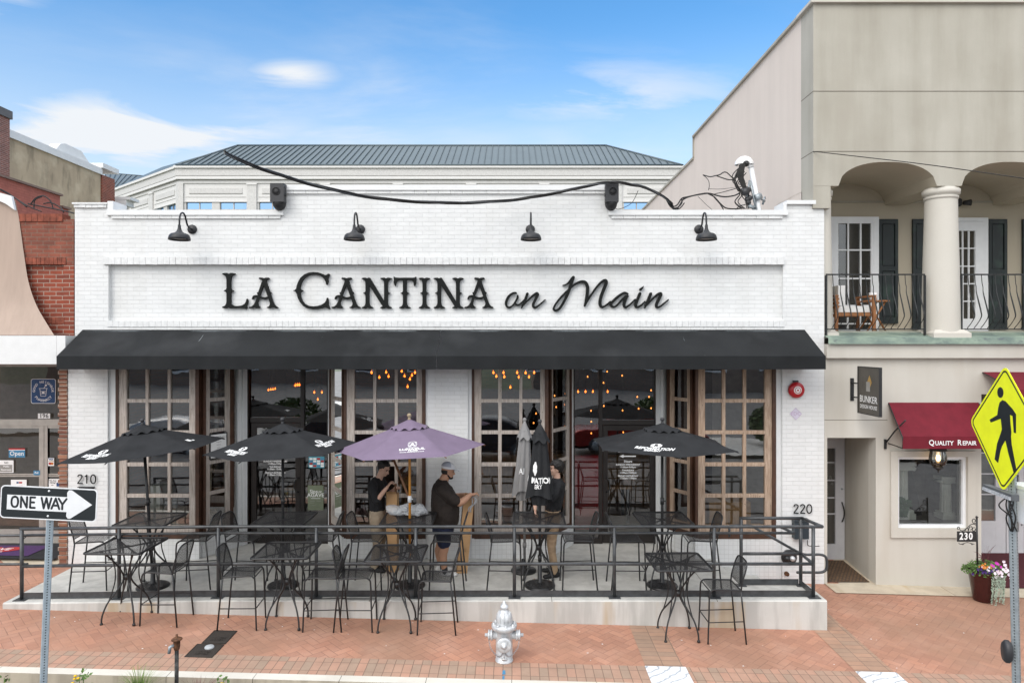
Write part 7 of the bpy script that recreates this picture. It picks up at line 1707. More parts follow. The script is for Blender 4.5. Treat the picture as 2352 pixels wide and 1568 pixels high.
for ch, sz, w in (('Q', .125, .092), ('UALITY', .098, .0), ('R', .125, .075), ('EPAIR', .098, 0)):
    me = text_mesh(ch, sz, .0016, 0, .0006, align='LEFT', narrow=.92); wd = max(v.co.x for v in me.vertices)
    if ch == 'R': x += .05
    b.mesh(me, faceM(x, ya-.014, zt_-(.008 if sz < .12 else 0))); x += wd+.010
b.build('lettering', M['print_white'], ra)
b = MB(); b.tube([(AXL-.06, -.02, fz(1018)), (AXL+.02, -.18, fz(985)), (AXL+.05, ya, fz(965, ya))], .013, 6); b.box(AXL-.075, -.03, fz(1030), AXL-.04, -.001, fz(1008)); b.build('arm', M['metal_dark'], ra)
red_awning('dark red fabric awning over the shop entrance behind the yellow sign', fx(2256), fx(2256)+3.2, fz(854), fz(895, -.8), fz(925, -.8), .8)
ln = thing('hanging_lantern', 'lit glass lantern hanging below the lettered red awning', 'lantern', (fx(2155, -.22), -.22, fz(1086, -.22)))
lx, ly, lz = fx(2155, -.22), -.22, fz(1086, -.22); T = Matrix.Translation((lx, ly, lz))
b = MB(); b.lathe([(.02, .10), (.07, .115), (.115, .16), (.128, .23), (.120, .31), (.10, .375)], T, 24); b.build('glass_globe', M['glass_clear'], ln)
b = MB(); b.lathe([(0, 0), (.012, .012), (.006, .03), (.02, .05), (.045, .07), (.075, .085), (.078, .105), (.05, .112), (0, .112)], T, 24); b.lathe([(.11, .37), (.135, .375), (.12, .41), (.03, .46), (.012, .52), (0, .52)], T, 24)
for q in range(3): a = R(120*q+270); b.tube([(lx+r*math.cos(a), ly+r*math.sin(a), lz+z) for r, z in ((.075, .11), (.118, .16), (.131, .23), (.123, .31), (.105, .38))], .006, 5)
b.tube([(lx, ly, lz+.50), (lx, ly, lz+.60)], .008, 6); b.build('lantern_frame', M['bronze'], ln)
b = MB(); b.lathe([(0, .19), (.028, .21), (.034, .25), (.022, .30), (0, .31)], T, 14); b.build('bulb', M['bulb_lantern'], ln)
# flower pot
px0, py0 = fx(2257, -.56), -.56; pz0 = gz(px0, py0)
fp = thing('flower_pot', 'tall oxblood glazed pot of mixed petunias and trailing silver foliage', 'planter', (px0, py0, pz0))
T = Matrix.Translation((px0, py0, pz0)); b = MB(); b.lathe([(0, 0), (.125, 0), (.135, .02), (.20, .44), (.222, .475), (.224, .49), (.205, .49), (.195, .44), (0, .42)], T, 36); b.build('pot', M['pot_red'], fp)
random.seed(11); b = MB()
for i in range(900):
    a = random.uniform(0, 2*math.pi); r = .30*math.sqrt(random.random()); z = pz0+.46+.17*(1-(r/.32)**2)*random.uniform(.3, 1)+random.uniform(-.04, .05); c = Vector((px0+.02+r*math.cos(a)*1.1, py0+r*math.sin(a)*.8, z)); d = Vector((random.uniform(-1, 1), random.uniform(-1, 1), random.uniform(-.4, .8))).normalized()*.024; q = d.orthogonal().normalized()*.011; b.face([c-d, c+q, c+d, c-q])
b.build('foliage', M['leaf'], fp, fixn=False)
def blooms(n, mat, cx, cz, sx, sz, r0=.024):
    b = MB()
    for i in range(n):
        c = Vector((px0+cx+random.gauss(0, sx), py0-.20+random.uniform(-.05, .06), pz0+cz+random.gauss(0, sz))); nn = Vector((random.uniform(-.5, .5), -1, random.uniform(-.1, .8))).normalized(); u_ = nn.orthogonal().normalized(); w_ = nn.cross(u_); r = r0*random.uniform(.8, 1.25)
        ring = [c+(u_*math.cos(R(36*k))+w_*math.sin(R(36*k)))*r*(1 if k % 2 else .80)+nn*.008 for k in range(10)]
        for k in range(10): b.face([c, ring[k], ring[(k+1) % 10]])
    b.build('flowers', M[mat], fp, fixn=False)
blooms(26, 'petal_white', .16, .53, .085, .055); blooms(16, 'petal_violet', -.10, .53, .085, .025); blooms(6, 'petal_pink', .06, .63, .05, .02); blooms(18, 'petal_orange', -.11, .60, .05, .02, .014); blooms(6, 'petal_white', -.02, .56, .06, .04)
b = MB()
for s in range(16):
    x = px0+random.uniform(.0, .24); y = py0-.235+abs(x-px0-.05)*.25; L = random.uniform(.16, .48); z = pz0+.46
    for k in range(int(L/.012)):
        for _ in range(2): c = Vector((x+random.uniform(-.012, .012), y+random.uniform(-.012, .008), z-k*.012)); d = Vector((random.uniform(-1, 1), random.uniform(-.6, .2), random.uniform(-1, .2))).normalized()*.012; q = d.orthogonal().normalized()*.008; b.face([c-d, c+q, c+d, c-q])
        y += .0006
b.build('trailing_foliage', M['leaf_pale'], fp, fixn=False)
b = MB(); random.seed(4)
for i in range(16):
    a = random.uniform(math.pi*.55, math.pi*1.25) if i < 7 else random.uniform(.3*math.pi, .6*math.pi); L = random.uniform(.22, .42); base_ = Vector((px0+.03, py0-.03, pz0+.56)); e = base_+Vector((math.cos(a)*L*.75, -.05, abs(math.sin(a))*L*.7+.10)); m = base_.lerp(e, .5)+Vector((0, 0, .07)); c = spline([tuple(base_), tuple(m), tuple(e)], 4)
    for j in range(len(c)-1): k0, k1 = 1-j/len(c), 1-(j+1)/len(c); s = Vector((.0, 0, .010)); b.face([Vector(c[j])-s*k0, Vector(c[j])+s*k0, Vector(c[j+1])+s*k1, Vector(c[j+1])-s*k1])
b.build('spiky_leaves', M['leaf_red'], fp, fixn=False)
ns = thing('number_sign', 'black iron scrollwork sign reading 230 standing in the flower pot', 'sign', (px0+.09, py0-.02, pz0+.43))
qx = fx(2243.5, py0-.02); qy = py0-.02; zz = lambda y: fz(y, qy)
b = MB(); b.tube([(qx+.012, qy, pz0+.44), (qx, qy, zz(1190))], .014, 10); b.lathe([(0, .045), (.012, .035), (.026, .022), (.012, .012), (.018, 0), (0, 0)], Matrix.Translation((qx, qy, zz(1190))), 10); b.build('post', M['metal_dark'], ns)
XA, XB = fx(2198.5, qy), qx-.012
b = MB(); b.box(XA, qy-.008, zz(1243), XB, qy+.008, zz(1219.5)); b.build('plate', M['metal_dark'], ns)
b = MB(); b.mesh(text_mesh('230', .155, .004, 0, .001, space=1.18, narrow=.82), faceM((XA+XB)/2-.015, qy-.010, zz(1231))); b.build('digits', M['print_white'], ns)
b = MB(); sc = lambda pts, r=.0065: b.tube([(fx(x, qy), qy, zz(y)) for x, y in spline(pts, 5)], r, 6)
sc([(2202, 1215), (2199, 1214), (2200, 1210), (2204, 1211), (2205, 1216), (2212, 1218), (2222, 1211), (2230, 1204), (2238, 1203), (2241, 1205)]); sc([(2241, 1201), (2235, 1200), (2233, 1194), (2237, 1191), (2241, 1195), (2238, 1198)]); sc([(2224, 1219), (2227, 1210), (2232, 1209), (2233, 1214), (2229, 1216)]); sc([(2241, 1213), (2239, 1218), (2234, 1218), (2234, 1212), (2239, 1211)]); sc([(2216, 1219), (2220, 1213), (2224, 1213), (2223, 1217)]); sc([(2202, 1246), (2206, 1249), (2214, 1247), (2222, 1245), (2230, 1247), (2238, 1249)], .005); sc([(2214, 1247), (2212, 1250), (2209, 1249)], .005); sc([(2230, 1247), (2232, 1250), (2235, 1249)], .005)
b.build('scrollwork', M['metal_dark'], ns)
b = MB(); y0, y1 = .08, 1.22; b.face([Vector((DRX0+.03, y0, gsr+.012)), Vector((DRX1-.06, y0, gsr+.012)), Vector((DRX1+.04, y1, gsr+.012)), Vector((DRX0+.03, y1, gsr+.012))]); tag(b.build('doormat', M['mat_brown']), 'brown woven doormat in the recessed stucco doorway', 'doormat')
# things inside the stucco shop window
def pedestal(lab, X, Y, z0, h, w):
    t = thing('plaster_pedestal', lab, 'pedestal', (X, Y, z0), group='white plaster pedestals'); b = MB(); b.box(X-w*.55, Y-w*.55, z0, X+w*.55, Y+w*.55, z0+h*.10); b.box(X-w*.48, Y-w*.48, z0+h*.1, X+w*.48, Y+w*.48, z0+h*.16); b.build('plinth', M['plaster'], t)
    b = MB(); b.lathe([(w*.40, h*.16), (w*.37, h*.5), (w*.36, h*.82), (w*.42, h*.85)], Matrix.Translation((X, Y, z0)), 48, flute=lambda k: 1.0 if k % 4 else .90, smooth=False); b.build('fluted_shaft', M['plaster'], t)
    b = MB(); b.box(X-w*.6, Y-w*.5, z0+h*.93, X+w*.6, Y+w*.5, z0+h); b.box(X-w*.5, Y-w*.45, z0+h*.85, X+w*.5, Y+w*.45, z0+h*.93)
    for s in (-1, 1): b.lathe([(0, -w*.46), (w*.12, -w*.46), (w*.12, w*.46), (0, w*.46)], Matrix.Translation((X+s*w*.5, Y, z0+h*.88)) @ Matrix.Rotation(R(90), 4, 'X'), 16)
    b.build('scroll_capital', M['plaster'], t)
pedestal('small white fluted plaster pedestal at the right of the stucco shop window', fx(2172, .55), .55, WZ0+.03, .74, .24); pedestal('taller white plaster pedestal at the left inside the stucco shop window', fx(2068, .6), .6, WZ0+.03, 1.0, .32)
random.seed(8); b = MB(); fx0 = fx(2075, .35); fz0 = WZ0+.05
for i in range(16):
    a = random.uniform(0, 2*math.pi); L = random.uniform(.22, .38); p0 = Vector((fx0, .35, fz0)); e = p0+Vector((math.cos(a)*L*.5, math.sin(a)*L*.25, L*.95)); c = spline([tuple(p0), tuple(p0.lerp(e, .5)+Vector((0, 0, .09))), tuple(e)], 8)
    for j in range(2, len(c)):
        cc_ = Vector(c[j]); w = .06*(1-j/len(c))+.012; d = (Vector(c[j])-Vector(c[j-1])).normalized(); s = d.cross(Vector((0, 1, 0))).normalized()
        for q in (1, -1): b.face([cc_, cc_+s*q*w+d*.02, cc_+s*q*w*.8+d*.035, cc_+d*.014])
tag(b.build('fern_plant', M['fern'], fixn=False), 'green fern at the left inside the stucco shop window', 'plant')
b = MB(); b.prism([(0, 0), (.20, 0), (.03, .95), (-.05, .95)], frameM((fx(2090, .75), .75, WZ0+.03), (1, 0, 0), (0, .1, 1)), .03); tag(b.build('leaning_board', M['inside_dark']), 'dark board leaning inside the stucco shop window between the pedestals', 'board')
# balcony furniture
bc_ = thing('balcony_chair', 'teak armchair with white cushions on the balcony', 'chair', (fx(1950, .8), .8, 3.84))
b = MB(); X = fx(1946, .75); Y = .75; z = 3.845
for x in (-.33, .33):
    for y in (-.28, .28): b.box(X+x-.025, Y+y-.025, z, X+x+.025, Y+y+.025, z+.60)
    b.box(X+x-.035, Y-.30, z+.601, X+x+.035, Y+.30, z+.63)
b.box(X-.30, Y-.28, z+.26, X+.30, Y-.24, z+.32); b.box(X-.30, Y+.24, z+.26, X+.30, Y+.28, z+.32)
for k in range(3): b.box(X-.30, Y-.29, z+.40+.07*k, X-.28, Y+.25, z+.44+.07*k)
b.build('frame', M['teak'], bc_)
b = MB(); b.box(X-.29, Y-.235, z+.33, X+.29, Y+.235, z+.44); b.bevel(.03, 3); b.build('seat_cushion', M['cushion'], bc_); b = MB(); b.box(X-.27, Y-.23, z+.45, X-.15, Y+.23, z+.80); b.bevel(.04, 3); b.build('back_cushion', M['cushion'], bc_)
bt = thing('folding_table', 'small teak folding table with crossed legs on the balcony', 'table', (fx(2005, .8), .8, 3.84)); X = fx(2004, .75)
b = MB(); b.box(X-.20, .55, z+.52, X+.20, .95, z+.545); b.build('table_top', M['teak'], bt); b = MB()
for y in (.6, .9): b.tube([(X-.17, y, z), (X+.15, y, z+.52)], .017, 6); b.tube([(X+.17, y+.03, z), (X-.15, y+.03, z+.52)], .017, 6)
b.build('crossed_legs', M['teak'], bt)
b = MB(); X = fx(1996, 1.0); b.lathe([(0, 0), (.06, 0), (.075, .15), (.067, .15), (.06, .13), (0, .13)], Matrix.Translation((X, .85, z+.546)), 20); tag(b.build('white_pot', M['white_gloss']), 'small white pot on the balcony table', 'pot')
fl = thing('floodlight', 'black twin floodlight on the loggia wall beside the round column', 'floodlight', (fx(2215, YL), YL-.05, fz(470, YL)))
b = MB(); c = Vector((fx(2208, YL-.1), YL-.06, fz(468, YL))); b.lathe([(0, 0), (.06, 0), (.06, .03), (0, .03)], frameM(c+Vector((0, .05, 0)), (1, 0, 0), (0, 0, 1)), 16); b.build('base', M['black_plastic'], fl)
for s, a in ((-1, -30), (1, 40)):
    b = MB(); b.lathe([(0, 0), (.035, 0), (.045, .03), (.06, .13), (.05, .13), (0, .12)], Matrix.Translation(c+Vector((s*.05, -.02, 0))) @ Matrix.Rotation(R(90+a*.2), 4, 'X') @ Matrix.Rotation(R(a), 4, 'Y'), 16); b.build('lamp_head', M['black_plastic'], fl)
# ================================================================== LAMPS AND THINGS INSIDE THE RESTAURANT
def bulbs(lab, pts, Y, r, mat, cord=True, name='pendant_lamp', cat='pendant lamp', src=True):
    ps = [P(x, y, Y) for x, y in pts]; c = sum(ps, Vector())/len(ps)
    t = thing(name, lab, cat, (c.x, Y, 3.4))
    for p in ps:
        b = MB(); b.lathe([(0, -r*1.2), (r*.75, -r*.75), (r, 0), (r*.7, r*.8), (r*.35, r*1.5), (0, r*1.6)], Matrix.Translation(p), 10); bb = b.build('bulb', M['amber_glass' if cord else mat], t)
        if cord: b = MB(); b.lathe([(0, -r*.75), (r*.52, -r*.3), (r*.52, r*.3), (0, r*.9)], Matrix.Translation(p), 8); b.build('filament', M[mat], bb)
    b = MB()
    for p in ps:
        if cord: b.tube([p+Vector((0, 0, r*1.4)), Vector((p.x*.7+c.x*.3, Y, 3.44))], .006, 4)
    if not cord:
        q = sorted(ps, key=lambda v: v.x); b.tube([Vector(v) for v in spline([tuple(v+Vector((0, .01, r))) for v in q], 3)], .004, 4)
    b.build('cord', M['cable'], t); return t
c6 = lambda x, y: ((800+x/1.96)*.6125, (1300+y/1.96)*.6125); c7 = lambda x, y: ((1600+x/1.96)*.6125, (1300+y/1.96)*.6125)
bulbs('amber glass pendant cluster glowing behind the window above the purple umbrella', [c6(*q) for q in ((1163,190),(1220,225),(1270,187),(1288,218),(1385,180),(1405,215),(1460,210),(1445,238),(1482,190),(1428,293))], 2.2, .036, 'bulb')
bulbs('row of amber bulbs in a pendant seen through the glass of the left door', [c6(*q) for q in ((405,318),(422,314),(438,312),(455,308))], 2.6, .027, 'bulb')
bulbs('small amber pendant seen at the top right of the left door', [c6(*q) for q in ((603,284),(618,280),(632,280))], 3.2, .034, 'bulb')
bulbs('pair of amber bulbs seen through the sidelight of the left door', [c6(*q) for q in ((742,335),(798,335),(768,387))], 2.4, .030, 'bulb')
bulbs('amber glass pendant cluster glowing behind the window above the closed umbrellas', [c7(*q) for q in ((490,190),(512,217),(565,190),(570,222),(665,190),(677,224),(727,192),(752,222),(790,190),(615,298))], 2.2, .035, 'bulb')
bulbs('row of amber bulbs in a pendant seen through the glass of the right door', [c7(*q) for q in ((1113,330),(1168,330),(1222,330),(1330,330))], 2.4, .032, 'bulb')
bulbs('string of tiny amber lights inside the right entry', [c7(*q) for q in ((1183,220),(1300,265),(1327,182),(1437,212),(1548,368),(1635,368),(1650,320),(1558,455),(1650,452),(1440,467),(1302,435),(1210,550),(1208,470),(1210,635),(1445,628),(1558,623),(952,443),(940,360),(804,490),(786,560))], 1.5, .013, 'reflection_glow', False, 'reflected_lights', 'string lights')  # added glowing dots in place of lights mirrored in the entry glass
il = thing('wall_lantern', 'amber wall light glowing on the brick behind the top of the left window', 'wall light', (fx(405, 3.0), 3.0, fz(880, 3.0)))
p = P(406, 885, 3.0); b = MB(); b.lathe([(0, -.09), (.05, -.07), (.07, 0), (.05, .07), (0, .09)], Matrix.Translation(p+Vector((0, 1.2, 0))), 14); b.build('shade', emit('amber_shade', (1.0, .36, .08), 9.0), il)
b = MB(); b.box(p.x-.02, 4.2, p.z-.02, p.x+.02, 4.5, p.z+.02); b.build('bracket', M['bronze'], il)
t = thing('storage_crates', 'pale plastic crates stacked inside the left display window', 'crates', (fx(400, .5), .5, .4)); a = lambda x: fx(x, .5); zz = lambda y: fz(y, .5)
for k in range(3): b = MB(); z0 = .41+.105*k; b.box(a(372)+.004*k, .42, z0, a(414), .75, z0+.095); [b.box(a(374), .412, z0+.02+.022*j, a(412), .419, z0+.03+.022*j) for j in range(3)]; b.build('crate', M['plaster'], t)
b = MB(); b.box(a(380), .45, .74, a(410), .72, .92); b.bevel(.03, 2); b.noise(.015, 12); b.build('wrapped_bundle', M['plastic_bag'], t)
b = MB(); b.box(a(340), .55, .41, a(364), .85, 1.12); tag(b.build('white_cabinet', M['plaster']), 'slim white cabinet inside the left display window', 'cabinet')
bk = thing('wicker_basket', 'wicker basket holding dry branches inside the left entry window', 'basket', (fx(484, .75), .75, .03)); X = fx(484, .62); Y = .62
b = MB(); b.lathe([(0, .33), (.13, .33), (.15, .40), (.165, .55), (.155, .66), (.145, .66), (.14, .6), (0, .6)], Matrix.Translation((X-.06, Y, 0)), 28); b.build('basket', M['basket'], bk)
random.seed(6); b = MB()
for k in range(12):
    e = Vector((X-.06+random.uniform(-.22, .22), Y+random.uniform(-.1, .16), random.uniform(1.5, 2.1))); s = Vector((X-.06+random.uniform(-.04, .04), Y, .6)); m = s.lerp(e, .5)+Vector((random.uniform(-.06, .06), 0, 0)); b.tube([Vector(v) for v in spline([tuple(s), tuple(m), tuple(e)], 4)], .007, 5)
    for j in range(3): q = s.lerp(e, random.uniform(.4, .9)); b.tube([q, q+Vector((random.uniform(-.12, .12), random.uniform(-.05, .05), random.uniform(.08, .22)))], .004, 4)
b.build('branches', M['twig'], bk)
b = MB(); b.box(fx(1625, .5), .40, .40, fx(1720, .5), .78, .86); tag(b.build('wooden_bench', M['inside_wood']), 'honey coloured wooden bench end inside the rightmost shop window', 'bench')
b = MB(); b.box(1.15, 1.7, .03, 1.75, 1.85, 1.45); b.box(1.15, 1.25, .40, 1.75, 1.70, .55); b.bevel(.03, 2); tag(b.build('red_reflection_block', M['red_gloss']), 'dark red upholstered booth inside, behind the sidelight of the right door', 'booth seat')  # added block gives the red tint of a reflection in the sidelight
b = MB(); b.box(-.9, 4.0, .03, 3.6, 4.6, 1.1); tag(b.build('bar_counter', M['inside_wood']), 'wooden bar counter deep inside the dining room', 'counter')
for i, (x, y) in enumerate(((-4.0, 2.4), (1.9, 2.5), (.6, 3.0), (-1.9, 2.8))):
    t = thing('dining_table', ['dark dining table inside, seen through the left door', 'dark dining table inside, seen through the right door', 'dark dining table inside, behind the closed umbrellas', 'dark dining table inside, behind the purple umbrella'][i], 'table', (x, y, .03), group='dining tables inside')
    b = MB(); b.box(x-.5, y-.4, .72, x+.5, y+.4, .76); b.build('table_top', M['inside_wood'], t)
    for sx in (-.42, .42):
        for sy in (-.32, .32): b = MB(); b.box(x+sx-.03, y+sy-.03, .03, x+sx+.03, y+sy+.03, .719); b.build('leg', M['metal_dark'], t)
# white lettering on the glass doors
def door_text(lab, xd, lines, arrow=None):
    t = thing('door_lettering', lab, 'lettering', (fx(xd, YB), YB, 1.4), group='opening hours on the door glass')
    for s, y, h in lines:
        b = MB(); b.mesh(text_mesh(s, h*1.35, .0012, 0, .0004, narrow=.95), faceM(fx(xd, YB), YB+.038, fz(y, YB))); b.build('line', M['print_white'], t)
    if arrow:
        b = MB(); y = arrow; q = lambda dx, dy: (dx*.0079, dy*.0079)
        b.prism([q(-20, 0), q(-10, 4), q(-11, 1.3), q(18, 1.3), q(18, -1.3), q(-11, -1.3), q(-10, -4)], faceM(fx(xd, YB), YB+.038, fz(y, YB)), .0006); b.build('arrow', M['print_white'], t)
HRS = lambda ys, h: [('SUNDAY-WEDNESDAY', ys[0], h), ('11:00am-9:00pm', ys[1], h), ('THURSDAY', ys[2], h), ('11:00am-10:00pm', ys[3], h), ('FRIDAY-SATURDAY', ys[4], h), ('11:00am-11:00pm', ys[5], h)]
door_text('white lettering on the right door: Other Door, an arrow and opening hours', 1443.4, [('Other Door', 1036, .062), ('Hours', 1060, .045)]+HRS((1067.5, 1073.2, 1080.6, 1086, 1093.7, 1098.8), .033), 1048)
door_text('white opening hours on the glass of the left door under the umbrella', 631, HRS((1060, 1065.5, 1073, 1078, 1086.5, 1091.2), .033))
def poster(lab, x0, x1, y0, y1, Y, mat, lines=(), name='poster', cat='poster', bands=()):
    t = thing(name, lab, cat, (fx((x0+x1)/2, Y), Y, fz(y1, Y))); X0, X1, z0, z1 = fx(x0, Y), fx(x1, Y), fz(y1, Y), fz(y0, Y)
    b = MB(); b.box(X0, Y, z0, X1, Y+.002, z1); b.build('sheet', M[mat], t)
    for (xa, ya, xb, yb, m) in bands:
        b = MB(); b.box(X0+(X1-X0)*xa, Y-.0012, z1-(z1-z0)*yb, X0+(X1-X0)*xb, Y-.0003, z1-(z1-z0)*ya); b.build('printed_block', M[m], t)
    for (s, cx, cy, h, m) in lines:
        b = MB(); b.mesh(text_mesh(s, h*1.35, .0008, 0, .0003), faceM(X0+(X1-X0)*cx, Y-.0016, z1-(z1-z0)*cy)); b.build('printed_line', M[m], t)
    return t
poster('sage green poster reading Sips of Agave on the sidelight of the left door', 707, 743, 1114, 1171, YB+.036, 'print_green', (('Sips', .38, .25, .070, 'print_white'), ('OF', .78, .27, .034, 'print_white'), ('AGAVE', .5, .40, .072, 'print_white')), bands=((.2, .52, .8, .535, 'print_white'), (.15, .62, .45, .635, 'print_grey'), (.55, .62, .85, .635, 'print_grey'), (.15, .70, .40, .712, 'print_grey'), (.25, .80, .5, .81, 'print_grey')))
poster('small blue and white calendar poster on the sidelight of the left door', 709, 745, 1048, 1074, YB+.036, 'print_teal', (), bands=[(.05+.24*i, .12+.21*j, .25+.24*i, .29+.21*j, ('print_white', 'print_lightblue', 'print_red', 'print_white')[(i*3+j) % 4]) for i in range(4) for j in range(4)])
A, B_, u_, n_, Ln_, Q_, bx_ = sides[0]
mt = thing('menu_frame', 'white menu sheet in a dark frame on the slanting window of the left entry', 'menu', tuple(Q_(.3, .02, 1.5)))
za, zb2 = 1.63, 2.07; ta, tb = .155, .545
b = MB(); bx_(b, ta, tb, .014, .030, za, zb2); b.build('frame', M['metal_dark'], mt)
b = MB(); bx_(b, ta+.025, tb-.025, .0302, .0312, za+.02, zb2-.02); b.build('sheet', M['print_white'], mt)
MM = frameM(Q_((ta+tb)/2, .0318, (za+zb2)/2), u_ if (u_.cross(Vector((0, 0, 1))).dot(n_) > 0) else -u_, (0, 0, 1))
b = MB()
for s, y, h in (('COCKTAILS', .145, .045), ('margarita', .07, .022), ('paloma', .02, .022), ('agave', -.03, .022), ('sangria', -.08, .022)): b.mesh(text_mesh(s, h*1.3, 0, 0, .0003), MM @ Matrix.Translation((0, y, 0)))
b.build('printed_line', M['print_grey'], mt)
# pharmacy glass: signs and stickers
Yg = YP-.012; Yt = YP+.005
gp = thing('pharmacy_sign', 'square blue neighborhood pharmacy sign with a white mortar emblem inside the glass', 'sign', (fx(100, Yt), Yt, fz(927, Yt)))
cx_, cz_ = fx(100, Yt), fz(898, Yt); hw = fx(128.5, Yt)-fx(100, Yt); PM = faceM(cx_, Yt, cz_)
b = MB(); b.prism(rrect(2*hw, 2*hw, .04), PM, .006); b.build('border', M['sign_white'], gp); b = MB(); b.prism(rrect(2*hw-.02, 2*hw-.02, .034), PM @ Matrix.Translation((0, 0, .0061)), .001); b.build('field', M['print_blue'], gp)
b = MB(); EMx = PM @ Matrix.Translation((0, 0, .0075))
def arc_text(b, s, r, a0, a1, size, Mx, flip=False):
    for i, ch in enumerate(s):
        a = R(a0+(a1-a0)*(i+.5)/len(s)); 
        if ch == ' ': continue
        T = Matrix.Translation((r*math.cos(a), r*math.sin(a), 0)) @ Matrix.Rotation(a-math.pi/2 if not flip else a+math.pi/2, 4, 'Z'); b.mesh(text_mesh(ch, size, .001, 0, .0004), Mx @ T)
arc_text(b, 'GOOD NEIGHBOR', hw*.74, 188, -8, .062, EMx); arc_text(b, 'PHARMACY', hw*.76, 212, 328, .066, EMx, True); b.build('lettering', M['print_white'], gp)
b = MB()
for A2 in ([(-.075, .05), (.075, .05)], [(-.062, .04), (-.045, -.09)], [(.062, .04), (.045, -.09)], [(-.045, -.09), (.045, -.09)], [(-.055, -.005), (.055, -.005)], [(-.05, -.045), (.05, -.045)], [(.01, .055), (.045, .10)]): b.ribbon([(x, y, .009) for x, y in A2], EMx, .0008)
b.prism([(.048+.02*math.cos(R(30*k)), .108+.02*math.sin(R(30*k))) for k in range(12)], EMx, .0008); b.prism([(.026*math.cos(R(30*k)), -.025+.018*math.sin(R(30*k))) for k in range(12)], EMx, .0012); b.build('mortar_emblem', M['print_white'], gp)
poster('white number plate reading 196 above the pharmacy doors', 87, 115, 949, 961, YP-.03, 'print_white', (('196', .5, .5, .085, 'print_black'),), 'number_plate', 'number plate')
poster('red and blue Open sign hanging on the pharmacy door glass', 20, 57.5, 1029, 1050, Yg, 'print_lightblue', (('Open', .5, .58, .085, 'print_white'),), 'open_sign', 'sign', ((0, 0, 1, .16, 'print_red'), (0, .16, 1, .22, 'print_white')))
poster('white and grey restroom notice on the pharmacy door glass', -12, 31, 1056.5, 1085, Yg, 'print_white', (('NO', .62, .20, .035, 'print_black'), ('Public', .62, .50, .034, 'print_white'), ('Restroom', .62, .76, .034, 'print_white')), 'notice', 'notice', ((.06, .36, .94, .94, 'print_grey'),))
poster('small card payment sticker on the narrow pharmacy door', 110.3, 124, 1051, 1069.5, Yg, 'print_white', (('VISA', .5, .22, .03, 'print_blue'),), 'payment_sticker', 'sticker', ((.04, .05, .96, .12, 'print_blue'), (.04, .38, .96, .44, 'print_gold'), (.1, .55, .5, .85, 'print_red'), (.5, .55, .9, .85, 'print_orange')))
poster('small blue Pull sticker on the pharmacy door', 77, 91.5, 1080, 1090.5, Yg, 'print_lightblue', (('Pull', .5, .5, .035, 'print_white'),), 'pull_sticker', 'sticker')
poster('white We Are Hiring notice on the narrow pharmacy door', 112, 139, 1099, 1118, Yg, 'print_white', (('We Are', .34, .22, .03, 'print_black'), ('Hiring!', .34, .46, .03, 'print_black')), 'notice', 'notice', ((.66, .45, .95, .92, 'print_blue'), (.2, .72, .4, .78, 'print_black')))
poster('white notice with a small emblem on the lower pharmacy door', 25, 61, 1101, 1125, Yg, 'print_white', (), 'notice', 'notice', ((.36, .20, .5, .36, 'print_blue'), (.52, .20, .72, .36, 'print_red'), (.35, .55, .75, .62, 'print_red')))
mo = thing('welcome_mat', 'purple doormat with a red heart reading LOVE LOCAL at the pharmacy doors', 'doormat', (-9, .45, -.05)); zm = lambda x, y: zfl+.012+(gz(x, 0)+.04-zfl)*max(0, (YP-y)/1.08)
def matquad(x0, x1, y0, y1, dz): return [Vector((x, y, zm(x, y)+dz)) for x, y in ((x0, y0), (x1, y0), (x1, y1), (x0, y1))]
b = MB(); b.face(matquad(-10.2, -7.75, .05, .95, .004)); tag(b.build('floor_mat', M['mat_dark']), 'black rubber floor mat under the purple doormat', 'doormat')
b = MB(); b.face(matquad(-9.6, -8.28, .16, .76, .016)); b.build('pile', M['mat_purple'], mo)
MT = frameM((-8.98, .47, zm(-8.98, .47)+.020), (1, 0, 0), Vector((0, .6, zm(-9, .76)-zm(-9, .16))))
b = MB(); ht = [(.36*(16*math.sin(t)**3)/16, .24*(13*math.cos(t)-5*math.cos(2*t)-2*math.cos(3*t)-math.cos(4*t))/16) for t in [R(8*k) for k in range(45)]]; b.prism(ht, MT, .001); b.build('heart', M['print_red'], mo)
b = MB(); b.mesh(text_mesh('LOVE', .19, .003, 0, .0005), MT @ Matrix.Translation((-.05, .03, .0016))); b.mesh(text_mesh('LOCAL', .12, .001, 0, .0005), MT @ Matrix.Translation((-.05, -.11, .0016))); b.build('lettering', M['print_white'], mo)
